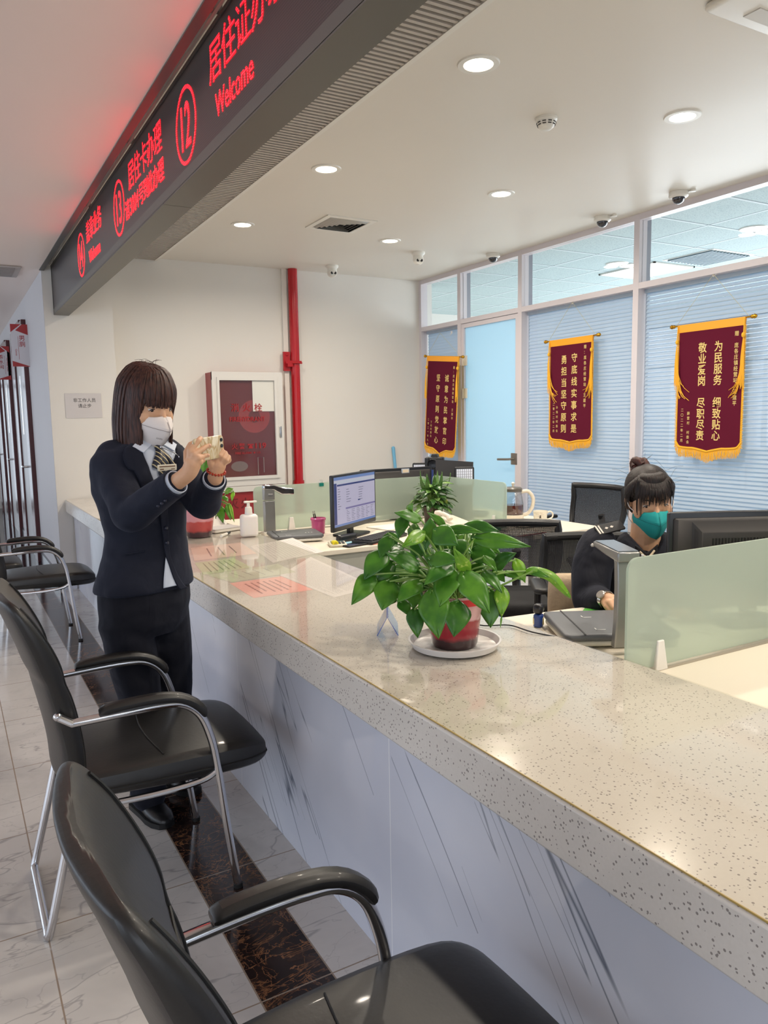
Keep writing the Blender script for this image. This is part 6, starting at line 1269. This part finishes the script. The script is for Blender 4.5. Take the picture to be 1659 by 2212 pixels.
    nb = ax(962, 311); limb(bd_, [(hc - UP * .075 - Fh * .015, .052), (hc.lerp(nb, .6) - Fh * .01, .050), (nb, .058)])
    bd_.rings([ell(c, L, F, UP, a * .80, b_ * .78, 24) for c, a, b_ in C[1:-1]])
    for h0, ft, sd in ((hip, FR, -1), (hip, FL, 1)): limb(bd_, [(h0 + L * sd * .08, .078), (h0.lerp(ft, .5) + L * sd * .04 + F * .02, .055), (ft + UP * .06, .035)])
    limb(bd_, [(SR + L * .02, .045), (ER, .028), (ER.lerp(WR, .6), .030), (WR, .0265)]); limb(bd_, [(SL - L * .02, .045), (EL, .028), (EL.lerp(WL, .6), .029), (WL, .0245)])
    Z = lambda x, y, d: P(400 + x / 15.08, 930 + y / 15.08, d)
    dph = lambda x: 2.46 + (x / 15.08 + 400 - 425) * .0020     # phone depth along its length
    # right hand (nearer): back of the hand, fingers over the phone back
    W_ = WR; kn = [Z(170, 640, 2.440), Z(290, 775, 2.436), Z(420, 890, 2.438), Z(500, 1030, 2.452)]
    pc = Z(250, 1060, 2.455)
    limb(bd_, [(W_, .0265), (Z(140, 1330, 2.462), .027), (pc, .0275)]);
    for k_, q in enumerate(kn): chain(bd_, [(Z(200, 1180, 2.460), .020), (pc.lerp(q, .6), .0165), (q, .0122 - .0008 * k_)])
    chain(bd_, [(kn[0], .0110), (Z(440, 320, 2.452), .0092), (Z(500, 250, 2.470), .0082), (Z(530, 300, 2.484), .0076)])
    chain(bd_, [(kn[1], .0108), (Z(540, 620, 2.456), .0092), (Z(690, 520, 2.474), .0082), (Z(795, 490, 2.484), .0074)])
    chain(bd_, [(kn[2], .0100), (Z(560, 855, 2.462), .0086), (Z(660, 815, 2.472), .0078), (Z(745, 810, 2.480), .0070)])
    chain(bd_, [(kn[3], .0092), (Z(560, 960, 2.478), .0080), (Z(600, 985, 2.492), .0072), (Z(560, 1000, 2.505), .0068)])
    chain(bd_, [(Z(100, 1000, 2.475), .016), (Z(60, 700, 2.495), .0125), (Z(190, 450, 2.505), .0108), (Z(300, 400, 2.510), .0092)])
    # left hand (farther): palm towards the lens, three fingers folded, forefinger over the phone corner, thumb below
    W2 = Z(1000, 1560, 2.585); limb(bd_, [(WL, .0245), (W2, .0235), (Z(1020, 1330, 2.578), .0240), (Z(1080, 1130, 2.575), .0265)])
    K2 = [Z(1120, 780, 2.585), Z(1230, 760, 2.590), Z(1330, 860, 2.590), Z(1400, 960, 2.588)]
    for q in K2: chain(bd_, [(Z(1060, 1200, 2.580), .018), (Z(1100, 1050, 2.582).lerp(q, .5), .016), (q, .0120)])
    chain(bd_, [(K2[0], .0110), (Z(1140, 520, 2.580), .0096), (Z(1150, 380, 2.570), .0090), (Z(1135, 300, 2.562), .0084)])
    chain(bd_, [(K2[1], .0112), (Z(1180, 640, 2.566), .0104), (Z(1110, 800, 2.556), .0096), (Z(1060, 920, 2.562), .0086)])
    chain(bd_, [(K2[2], .0108), (Z(1300, 730, 2.572), .0100), (Z(1230, 900, 2.558), .0094), (Z(1170, 1010, 2.562), .0086)])
    chain(bd_, [(K2[3], .0100), (Z(1410, 860, 2.572), .0096), (Z(1350, 980, 2.560), .0088), (Z(1270, 1060, 2.564), .0080)])
    chain(bd_, [(Z(960, 1260, 2.575), .017), (Z(870, 1150, 2.562), .0135), (Z(820, 1040, 2.552), .0115), (Z(800, 975, 2.545), .0100)])
    fuse(bd_, 'body', M_skin, t, .0026, 3, smooth_fac=.45)
    m = MB()
    for a_, b_ in ((Z(690, 500, 2.466), Z(800, 470, 2.474)),): pass
    for (x, y, d_, r) in ((800, 480, 2.477, .0045), (752, 800, 2.474, .0042), (800, 955, 2.537, .0050)):
        m.sphere(tuple(Z(x, y, d_)), r, 10, 6, sc=(1, 1, .8))
    m.build('fingernails', mat('nail', rgb(226, 176, 150), .25), t, world=True)
    # cuffs
    def cuff(a, b_, r0, nm, m_, th_=.004, ln=.03):
        d = (b_ - a).normalized(); u = d.cross(UP).normalized(); w = d.cross(u); m = MB()
        m.rings([[tuple(a + d * x + u * (r * cos(k * pi / 12)) + w * (r * sin(k * pi / 12))) for k in range(24)] for x, r in ((-.02, r0), (ln, r0), (ln, r0 - th_), (-.02, r0 - th_))], closed=True); return m.build(nm, m_, t, world=True)
    cuff(ER.lerp(WR, .76), WR, .0485, 'sleeve_cuff', jacket_m, .006, .028); cuff(EL.lerp(WL, .74), WL, .0455, 'sleeve_cuff', jacket_m, .006, .03)
    cuff(ER.lerp(WR, .80), WR, .040, 'shirt_cuff', M_shirt, .003, .028); cuff(EL.lerp(WL, .80), WL, .0385, 'shirt_cuff', M_shirt, .003, .030)
    m = MB()
    for k in range(3): 
        q = ER.lerp(WR, .58 + .07 * k) - UP * .036 + tc * .036; m.sphere(tuple(q), .0055, 10, 8)
    m.build('sleeve_buttons', mat('navy_button', rgb(40, 42, 58), .3), t, world=True)
    # bracelet
    bc = Z(1010, 1330, 2.580); axd = (Z(1080, 1130, 2.575) - W2).normalized(); u = (cr - axd * cr.dot(axd)).normalized(); w = axd.cross(u); tl = (w * 1.0 + axd * -.25).normalized() if w.dot(tc) > 0 else (w * -1.0 + axd * -.25).normalized()
    bo = MB(); bo.tube([tuple(bc + u * .029 * cos(k * pi / 12) + (tl + axd * 0) * .028 * sin(k * pi / 12) + UP * 0) for k in range(25)], .0012, 5); br = bo.build('bracelet', mat('bracelet_cord', rgb(150, 100, 40), .5), t, world=True)
    m1 = MB(); m2 = MB()
    for k in range(18):
        a = 2 * pi * k / 18; m1.sphere(tuple(bc + u * .0295 * cos(a) + tl * .0285 * sin(a)), .0049, 10, 8); a += pi / 18; m2.sphere(tuple(bc + u * .0295 * cos(a) + tl * .0285 * sin(a)), .0022, 8, 6)
    m1.build('beads', mat('carnelian', rgb(164, 40, 16), .12, coat=.5), br, world=True); m2.build('spacer_beads', mat('gold_bead', rgb(222, 160, 90), .25, .6), br, world=True)
    # face
    face_details(t, Hm, s, (.002, -.0016)); mask_mesh(t, Hm, s, mat('white_mask', rgb(226, 218, 214), .8), mat('mask_line', rgb(150, 140, 138), .8))
    mk = MB(); Fm = frame(tuple(Hm @ (V((-.040, .101, -.074)) * s)), tuple((Hm.to_3x3() @ V((-.62, .80, .0))).normalized() * -1 * -1), tuple((Hm.to_3x3() @ V((0, 0, 1)))))
    xr = (Hm.to_3x3() @ V((.60, .72, 0))).normalized(); upv = (Hm.to_3x3() @ V((0, .1, 1))).normalized(); nv = xr.cross(upv)
    def mp(x, z):      # point on the near half of the mask
        k = -1; p = V((.020 + x, 0, z)); return None
    e0 = Hm @ (V((.014, .134, -.085)) * s); ex = Hm @ (V((.034, .112, -.083)) * s); ez = Hm.to_3x3() @ V((0, .12, 1)); fx = (ex - e0).normalized(); Fk = frame(tuple((e0 + ex) / 2), tuple(fx), tuple(ez)); nk = Fk.to_3x3() @ V((0, 0, 1))
    if nk.dot(tc) < 0: fx = -fx; Fk = frame(tuple((e0 + ex) / 2), tuple(fx), tuple(ez)); nk = Fk.to_3x3() @ V((0, 0, 1))
    mo = [o for o in t.children if o.name.startswith('face_mask')][0]; dg = bpy.context.evaluated_depsgraph_get(); dg.update(); me_ = mo.evaluated_get(dg); tb = MB(); tfit(tb, 'KN95', 0, 0, .021, .0065, Fk, .01); inv = parent_mat(t).inverted(); out = []
    for v in tb.v:
        hit, lo, no, _ = me_.ray_cast(inv @ (V(v) + nk * .05), (inv.to_3x3() @ -nk)); out.append(tuple(parent_mat(t) @ (lo + no * .0006)) if hit else tuple(v))
    tb.v = out; tb.build('print', mat('mask_print', rgb(160, 152, 150), .8), mo, world=True, smooth=0)
    # hair : bob with a straight fringe, built of overlapping locks over a scalp shell
    hs = MB(); rd = random.Random(5)
    for c_, sc_ in (((0, -.012, .040), (.079, .097, .086)), ((0, -.040, -.02), (.074, .062, .11))): hs.sphere((0, 0, 0), 1, 26, 18, mt=Hm @ M4.Translation(V(c_) * s) @ M4.Diagonal((sc_[0] * s, sc_[1] * s, sc_[2] * s, 1)))
    Rv = rotz(0)
    def hpt(phi, e, z, r=0):   # phi azimuth from forward, horizontal ellipse scaled by e
        return V(((.080 + r) * e * sin(phi), -.010 + (.097 + r) * e * cos(phi), z))
    N = 430
    for i in range(N):
        phi = -pi + 2 * pi * (i + rd.uniform(-.4, .4)) / N; lay = rd.choice((0, .003, .006, .009)); ab = abs(phi)
        if ab < .74: zend = .017 + rd.uniform(-.008, .007); fr_ = True
        elif ab < 1.02: zend = -.155 + rd.uniform(-.03, .02); fr_ = False
        else: zend = -.165 - .02 * (ab > 2) + rd.uniform(-.020, .014) ; fr_ = False
        part = V((.012, -.005, .128)); p = [part + V((rd.uniform(-.015, .015), rd.uniform(-.03, .03), 0)), hpt(phi, .62, .112 + lay), hpt(phi, .93, .075, lay), hpt(phi, 1.02, .035, lay)]
        if not fr_:
            fl = 1.0 + .02 * (ab > 1.3); p += [hpt(phi, fl, -.03, lay), hpt(phi, fl + (.02 if ab > 1.2 else 0), -.09, lay), hpt(phi, fl - .02 - (.05 if ab > 1.2 else 0), zend, lay)]
            if ab < 1.25:
                for q in p[4:]: q.x *= .97; 
        else: p += [hpt(phi, 1.05, .036, lay * .6), hpt(phi, 1.07, zend, lay * .6)]
        # gravity: below the chin line hair hangs along world z
        wp = []
        for q in p:
            g = Hm @ (q * s)
            if q.z < -.03 and not fr_:
                base = Hm @ (V((q.x, q.y, -.03)) * s); g = base.lerp(g, .35) + UP * ((g - base).length * -.70)
            wp.append(g)
        wq = smoothpath([tuple(q) for q in wp], 3); nn = len(wq); wd = (.0075 if not fr_ else .0075) * s
        m_n = MB(); rings = []
        for j, q in enumerate(wq):
            d = (wq[min(j + 1, nn - 1)] - wq[max(j - 1, 0)]).normalized(); out = (q - hc); out = (out - d * out.dot(d)).normalized(); sd_ = d.cross(out); tp_ = 1 - .75 * max(0, (j / nn - .78) / .22)
            if j < 3: tp_ = .5 + .2 * j
            rings.append([tuple(q + sd_ * (wd * tp_ * .5 * cos(a)) + out * (.0018 * sin(a))) for a in (0, pi / 3, 2 * pi / 3, pi, 4 * pi / 3, 5 * pi / 3)])
        hs.rings(rings)
    for k in range(14):   # stray hairs at the crown
        a = rd.uniform(-.6, 2.6); c0 = Hm @ (V((rd.uniform(-.03, .03), rd.uniform(-.03, .02), .128)) * s); e = c0 + UP * rd.uniform(.008, .020) + cr * rd.uniform(-.05, .05); hs.tube(smoothpath([tuple(c0), tuple(c0.lerp(e, .5) + UP * .008), tuple(e)], 3), .0005, 4)
    hs.build('hair', hair_mat('brown_bob_hair', rgb(38, 22, 19), rgb(82, 50, 41)), t, world=True, smooth=60)
    # phone held in both hands : its own thing
    a = Z(400, 640, 2.462); 
    pcn = P(449.5, 968.5, 2.508); long_ = (P(478, 962, 2.572) - P(421, 972, 2.452)); long_.z = long_.z; X_ = long_.normalized(); upp = UP - X_ * UP.dot(X_); upp.normalize(); nrm_ = X_.cross(upp)
    if nrm_.dot(tc) < 0: nrm_ = -nrm_
    Fp = frame(tuple(pcn + nrm_ * .002), tuple(X_), tuple(upp)); ph = thing('smartphone', 'smartphone in a beige and gold marbled case held up by the standing woman', 'phone', tuple(pcn))
    mm = newmat('marbled_case'); n = NT(mm); p = n.pos(); f = n.noise(n.mapping(p, (1.3, 1.3, .5), (0, .5, 0)), 15, 3, .5, 1.0)
    n.set(n.b.inputs['Base Color'], n.ramp(f, [(.40, rgb(226, 214, 186)), (.48, rgb(176, 146, 96)), (.54, rgb(214, 200, 170)), (.62, rgb(190, 164, 116)), (.7, rgb(228, 218, 194))])); n.b.inputs['Roughness'].default_value = .25
    m = MB(); m.rbox((0, 0, 0), (.150, .075, .010), .012, er=.003, mt=Fp); m.build('case', mm, ph, world=True)
    bs = 1 if (Fp.to_3x3() @ V((0, 0, 1))).dot(tc) > 0 else -1
    m = MB(); m.rbox((0, 0, -bs * .0055), (.142, .067, .001), .009, er=.0003, mt=Fp); m.build('screen', mat('phone_glass', rgb(14, 16, 22), .08), ph, world=True)
    for yy in (.022, .002): m = MB(); m.lathe([(.001, 0), (.0062, 0), (.0062, .0022), (.001, .0024)], 18, mt=Fp @ M4.Translation((.062, yy, bs * .005)) @ (M4.Identity(4) if bs > 0 else M4.Rotation(pi, 4, 'X'))); m.build('camera_lens', mat('lens_black', rgb(18, 18, 20), .25), ph, world=True)
    return t
woman_standing()
# ---------------------------------------------------------------- officer seated at the desk
def woman_seated():
    t = thing('person', 'seated woman in black uniform with teal mask and hair bun behind the dark monitor', 'person', (2.40, 2.22, 0))
    cr = V((CAM_R.x, CAM_R.y, 0)).normalized(); tc = V((-CAM_F.x, -CAM_F.y, 0)).normalized()
    hc = P(1402, 1077, 3.0)
    los = (CAM_O - hc); los.z = 0; los.normalize(); pr_ = V((-los.y, los.x, 0)); pr_ = pr_ if pr_.dot(cr) > 0 else -pr_
    F = (los * .95 + pr_ * .30).normalized()                      # torso faces the lens, a little to the right
    X = F.cross(UP).normalized()                                # +X : her right is -L ; X appears at image left or right
    R_ = -X if X.dot(cr) > 0 else X                              # R_ points to image left = her right side
    L = -R_
    nb = P(1392, 1178, 3.02); ch = P(1388, 1225, 3.03); hipc = V((2.52, 2.44, .50))
    uni = cloth_mat('black_uniform_cloth', rgb(24, 25, 34), .8, 14, .45, .02)
    jk = MB(); sec = [(P(1396, 1160, 3.05), .062, .062), (P(1394, 1172, 3.05), .10, .075), (P(1390, 1186, 3.05), .165, .10), (P(1388, 1206, 3.06), .205, .125), (P(1386, 1240, 3.08), .215, .14), (P(1388, 1290, 3.12), .205, .145)]
    bot = hipc + V((0, 0, .16)); sec += [(sec[-1][0].lerp(bot, .5), .20, .15), (bot, .20, .15), (hipc + V((0, 0, .06)), .20, .15)]
    jk.rings([ell(c, R_, F, UP, a, b_, 30, .9) for c, a, b_ in sec])
    SR = P(1292, 1178, 3.00); ER = P(1276, 1292, 2.92); WR = P(1307, 1300, 2.775); WR.z = max(WR.z, ZD + .045)
    SL = P(1500, 1190, 3.02); EL = P(1560, 1300, 2.95); EL.z = .84; WL = P(1500, 1330, 2.72); WL.z = ZD + .045
    limb(jk, [(SR, .078), (SR.lerp(ER, .35) + R_ * .012, .080), (SR.lerp(ER, .75) + R_ * .008, .074), (ER, .070), (ER.lerp(WR, .5), .056), (WR.lerp(ER, .12), .044)])
    limb(jk, [(SL, .078), (SL.lerp(EL, .5), .072), (EL, .062), (EL.lerp(WL, .5), .052), (WL.lerp(EL, .1), .042)])
    jo = fuse(jk, 'uniform_jacket', uni, t, .007, 8, deco=wrinkle)
    # trousers on the seat
    tr = MB(); kR = V((2.20, 2.12, .50)); kL = V((2.36, 1.92, .50))
    for h, k_ in ((hipc + R_ * .09, kR), (hipc + L * .09, kL)): limb(tr, [(h + V((0, 0, .06)), .095), (h.lerp(k_, .5) + V((0, 0, .06)), .085), (k_ + V((0, 0, .04)), .068), (V((k_.x - .02, k_.y, .26)), .058), (V((k_.x - .0, k_.y, .09)), .05)])
    fuse(tr, 'trousers', cloth_mat('black_trouser_cloth', rgb(20, 21, 28)), t, .009, 3)
    for k_ in (kR, kL): m = MB(); m.rings([[(k_.x - .05 * 0 + F.x * x + R_.x * w * cos(a), k_.y + F.y * x + R_.y * w * cos(a), max(.003, .004 + h * (.5 + .5 * sin(a)))) for a in (2 * pi * q / 14 for q in range(14))] for x, w, h in ((-.08, .03, .05), (-.03, .038, .09), (.04, .042, .07), (.12, .042, .05), (.16, .02, .03))]); m.build('shoe', mat('black_shoe', rgb(20, 20, 22), .35), t, world=True)
    # collar and inner shirt
    m = MB(); nb2 = P(1400, 1172, 2.98)
    for sd, ex in ((1, 0), (-1, 0)):
        a = nb + R_ * sd * .070 + UP * .050 - F * .01; b_ = nb + F * .090 + UP * -.030 + R_ * sd * .012; c_ = nb + F * .105 + UP * -.060 + R_ * sd * .085; d_ = nb + R_ * sd * .125 + F * .03 + UP * .012
        m.grid(lambda u, v, a=a, b_=b_, c_=c_, d_=d_: tuple((a.lerp(b_, v)).lerp(d_.lerp(c_, v), u) + F * .012 * sin(pi * v) + UP * .012 * sin(pi * u)), 6, 8)
    co = m.build('collar', uni, t, world=True, solid=.006, smooth=60)
    m = MB(); c = P(1396, 1186, 2.93); m.grid(lambda u, v: tuple(c + R_ * ((u - .5) * -.085) + UP * ((.5 - v) * .035 - .030 * (1 - abs(u - .5) * 2) - .0) + F * (.012 * sin(pi * u))), 8, 5); m.build('undershirt', mat('dark_undershirt', rgb(22, 22, 28), .8), t, world=True, solid=.004)
    m = MB(); m.tube(smoothpath([tuple(c + R_ * .028 + UP * -.008 + F * .010), tuple(c + UP * -.030 + F * .018), tuple(c - R_ * .028 + UP * -.004 + F * .010)], 5), .0042, 8); m.build('undershirt_stripe', mat('cream_stripe', rgb(224, 206, 176), .7), t, world=True)
    # shoulder board with bars and stars, buttons
    def on_sh(px, py, d): return P(px, py, d)
    a = P(1288, 1148, 2.955); b_ = P(1345, 1133, 2.975); ax_ = (b_ - a).normalized(); up2 = (UP * .80 + tc * .60).normalized(); wv = ax_.cross(up2).normalized(); Fe = frame(tuple(a.lerp(b_, .5)), tuple(ax_), tuple(wv * -1 if wv.z > 0 else wv)); ln = (b_ - a).length
    sgn = 1 if (Fe.to_3x3() @ V((0, 0, 1))).dot(tc) > 0 else -1
    m = MB(); m.rbox((0, 0, 0), (ln, .048, .008), .004, mt=Fe); eo = m.build('shoulder_board', mat('board_black', rgb(16, 16, 22), .6), t, world=True)
    m = MB()
    for k in (0, 1): m.box((-ln * .44 + k * .011, 0, sgn * .005), (.006, .042, .002), Fe)
    m.build('bars', mat('silver_bar', rgb(214, 206, 196), .4), eo, world=True, smooth=0); m = MB()
    for k in (.0, .022): m.prism([(-.008, 0), (0, -.006), (.008, 0), (0, .006)], .002, Fe @ M4.Translation((-ln * .12 + k, 0, sgn * .005)))
    m.build('stars', mat('silver_bar', rgb(214, 206, 196), .4), eo, world=True, smooth=0)
    for (px, py, d, nm) in ((1280, 1178, 2.905, 'pocket_button'), (1388, 1201, 2.90, 'front_button'), (1312, 1287, 2.765, 'cuff_button')): m = MB(); m.sphere(tuple(P(px, py, d)), .0075, 12, 8); m.build(nm, mat('silver_button', rgb(206, 202, 196), .2, .7), t, world=True)
    # body skin
    Fh = (los * cos(radians(17)) + pr_ * sin(radians(17))).normalized(); Xh = Fh.cross(UP).normalized(); Hm = frame(tuple(hc), tuple(Xh), tuple(Fh)) @ M4.Rotation(radians(-13), 4, 'X') @ M4.Rotation(radians(4), 4, 'Y'); s = 1.07
    b = MB(); head_parts(b, Hm, s); limb(b, [(hc - UP * .07 - Fh * .02, .058), (hc.lerp(nb, .7), .057), (nb - UP * .02, .064)])
    b.rings([ell(c_, R_, F, UP, a_ * .80, b2 * .78, 22) for c_, a_, b2 in sec[1:]])
    for h, k_ in ((hipc + R_ * .09, kR), (hipc + L * .09, kL)): limb(b, [(h + V((0, 0, .06)), .07), (k_ + V((0, 0, .04)), .05), (V((k_.x, k_.y, .09)), .035)])
    limb(b, [(SR, .045), (ER, .032), (WR, .029)]); limb(b, [(SL, .045), (EL, .032), (WL, .027)])
    # right hand resting as a loose fist on the pad
    hd = P(1321, 1318, 2.745); hd.z = ZD + .042; dirh = (hd - WR); dirh.z = 0; dirh.normalize(); sideh = UP.cross(dirh)
    limb(b, [(WR, .029), (WR.lerp(hd, .5), .029), (hd, .030)])
    for k in range(4):
        o_ = sideh * (-.030 + .020 * k) * 1.0; k0 = hd + dirh * .026 + o_ + UP * (.012 - .004 * abs(k - 1)); chain(b, [(hd + o_ * .6, .017), (k0, .0120 - .0008 * k), (k0 + dirh * .020 - UP * .014, .0100), (k0 + dirh * .012 - UP * .034, .0088), (k0 - dirh * .006 - UP * .036, .0080)])
    sgn_t = 1 if sideh.dot(tc) > 0 else -1
    chain(b, [(hd - dirh * .01 + sideh * sgn_t * .022, .014), (hd + dirh * .02 + sideh * sgn_t * .038 - UP * .008, .0108), (hd + dirh * .042 + sideh * sgn_t * .034 - UP * .022, .0092)])
    hd2 = WL + (WL - EL).normalized() * .06; hd2.z = ZD + .032; limb(b, [(WL, .027), (hd2, .030)]); d2 = (hd2 - WL); d2.z = 0; d2.normalize(); s2 = UP.cross(d2)
    for k in range(4): o_ = s2 * (-.030 + .020 * k); chain(b, [(hd2 + o_ * .6, .016), (hd2 + d2 * .03 + o_ + UP * .006, .0108), (hd2 + d2 * .058 + o_ * 1.1, .0092), (hd2 + d2 * .076 + o_ * 1.1 - UP * .012, .0082)])
    chain(b, [(hd2 + s2 * .02, .014), (hd2 + d2 * .02 + s2 * .045, .0105), (hd2 + d2 * .045 + s2 * .050 - UP * .01, .009)])
    fuse(b, 'body', M_skin, t, .0030, 3, smooth_fac=.45)
    face_details(t, Hm, s, (.0015, -.0018))
    mask_mesh(t, Hm, s, mat('teal_mask', rgb(28, 160, 160), .75), mat('teal_line', rgb(14, 110, 112), .8))
    # wrist watch
    wc = WR.lerp(hd, .12); d = (hd - WR).normalized(); u = d.cross(UP).normalized(); w = u.cross(d); m = MB()
    m.rings([[tuple(wc + d * x + u * (r * cos(k * pi / 12)) + w * (r * sin(k * pi / 12))) for k in range(24)] for x, r in ((-.008, .034), (.008, .034), (.008, .031), (-.008, .031))], closed=True); wo = m.build('wrist_watch', mat('watch_steel', rgb(196, 192, 188), .2, .9), t, world=True)
    nn_ = (tc * .75 + UP * .5 - cr * .35); nn_ = (nn_ - d * nn_.dot(d)).normalized(); Fw = frame(tuple(wc + nn_ * .034), tuple(d), tuple(nn_.cross(d))); m = MB(); m.lathe([(.001, -.003), (.016, -.003), (.017, .003), (.014, .006), (.001, .006)], 24, mt=Fw); m.build('watch_face', mat('watch_dial', rgb(176, 170, 164), .25, .4), wo, world=True)
    # hair : pulled up to a bun, thin fringe
    hs = MB(); rd = random.Random(12)
    for c_, sc_ in (((0, -.018, .038), (.082, .098, .0845)), ((0, -.045, -.005), (.074, .062, .085))): hs.sphere((0, 0, 0), 1, 26, 18, mt=Hm @ M4.Translation(V(c_) * s) @ M4.Diagonal((sc_[0] * s, sc_[1] * s, sc_[2] * s, 1)))
    bun = P(1381, 1010, 3.06); bl = Hm.inverted() @ bun
    def lock(p, wd, th_=.0022, taper=.8):
        wq = smoothpath([tuple(Hm @ (V(q) * s)) if not isinstance(q, V) else tuple(q) for q in p], 4); nn = len(wq); rings = []
        for j, q in enumerate(wq):
            d_ = (wq[min(j + 1, nn - 1)] - wq[max(j - 1, 0)]).normalized(); out = q - hc; out = (out - d_ * out.dot(d_)).normalized(); sd_ = d_.cross(out); k_ = 1 - taper * max(0, (j / nn - .6) / .4)
            rings.append([tuple(q + sd_ * (wd * k_ * .5 * cos(a)) + out * (th_ * k_ * sin(a))) for a in (0, pi / 3, 2 * pi / 3, pi, 4 * pi / 3, 5 * pi / 3)])
        hs.rings(rings)
    for i in range(110):      # swept from the hairline over the scalp to the bun
        phi = -pi + 2 * pi * (i + rd.uniform(-.3, .3)) / 110; ab = abs(phi); z0 = .072 if ab < .6 else (.072 - (ab - .6) * .115 if ab < 1.5 else -.055 - (ab - 1.5) * .02)
        e = sqrt(max(.02, 1 - ((z0 - .04) / .088) ** 2)); st_ = V((.083 * e * sin(phi), -.018 + .100 * e * cos(phi), z0)); mid = st_.lerp(V((bl.x / s * .4, -.03, .10)), .45); dd = mid - V((0, -.018, .04)); k_ = 1.0 / sqrt((dd.x / .084) ** 2 + (dd.y / .101) ** 2 + (dd.z / .089) ** 2); mid = V((0, -.018, .04)) + dd * k_ * 1.02
        lock([tuple(st_), tuple(mid), tuple(bl / s * .93)], .011 * s, .0026, .5)
    for i in range(64):      # fringe
        x0 = rd.uniform(-.058, .060); zend = .012 + rd.uniform(-.010, .014) + .25 * max(0, abs(x0) - .045) * -3; spread = 1.12; yf = lambda x: .093 - 7 * x * x
        if abs(x0) > .045: zend = -.02 + rd.uniform(-.03, .01)
        lock([(x0 * .75, .040, .096), (x0 * .92, .070, .082), (x0, yf(x0) + .004, .058), (x0 * spread, yf(x0 * spread) + .008, .030), (x0 * spread, yf(x0 * spread) + .006, zend)], rd.uniform(.002, .006) * s, .0010, .85)
    for i in range(120):      # denser root zone of the fringe
        x0 = -.066 + .132 * i / 119; lock([(x0 * .6, .03, .100), (x0 * .85, .058, .092), (x0 * .98, .089 - 7 * x0 * x0, .068), (x0 * 1.02, .098 - 7 * x0 * x0, .050 + rd.uniform(-.022, .006))], .005 * s, .0012, .9)
    for sd in (-1, 1):
        for k in range(5): lock([(sd * .066, .050, .075), (sd * (.078 + .002 * k), .030 - .004 * k, .03), (sd * (.079 + .002 * k), .020 - .006 * k, -.02), (sd * (.078 + .003 * k), .014 - .006 * k, -.045 - rd.uniform(0, .035))], .006 * s, .0012, .85)
    for k in range(26):
        a = rd.uniform(0, 2 * pi); c0 = bun if k < 8 else Hm @ (V((.07 * cos(a), -.02 + .06 * sin(a), .09)) * s)
        if k >= 16: c0 = Hm @ (V(((1 if k % 2 else -1) * .08, -.02, -.03 + .004 * k)) * s)
        dr = (cr * rd.uniform(-1, 1) + UP * rd.uniform(-.2, .8)).normalized(); e = c0 + dr * rd.uniform(.04, .075); hs.tube(smoothpath([tuple(c0), tuple(c0.lerp(e, .6) + UP * .006), tuple(e)], 3), .0004, 4)
    hs.build('hair', hair_mat('black_hair', rgb(16, 11, 10), rgb(42, 30, 27)), t, world=True, smooth=60)
    hb = MB()
    for k in range(7):
        a = k * 2.4; ax1 = V((cos(a), sin(a) * .6, .5)).normalized(); u1 = ax1.cross(V((.3, .2, 1))).normalized(); v1 = ax1.cross(u1); R0 = .024 + .004 * (k % 3); cc = bun + V((rd.uniform(-.008, .008), rd.uniform(-.008, .008), rd.uniform(-.006, .014)))
        hb.tube([tuple(cc + u1 * R0 * cos(q * pi / 8) + v1 * R0 * sin(q * pi / 8)) for q in range(17)], .0145, 8)
    hb.sphere(tuple(bun), .032, 16, 12); hb.build('hair_bun', hair_mat('reddish_bun_hair', rgb(40, 22, 20), rgb(84, 46, 38)), t, world=True, smooth=60)
    return t
woman_seated()
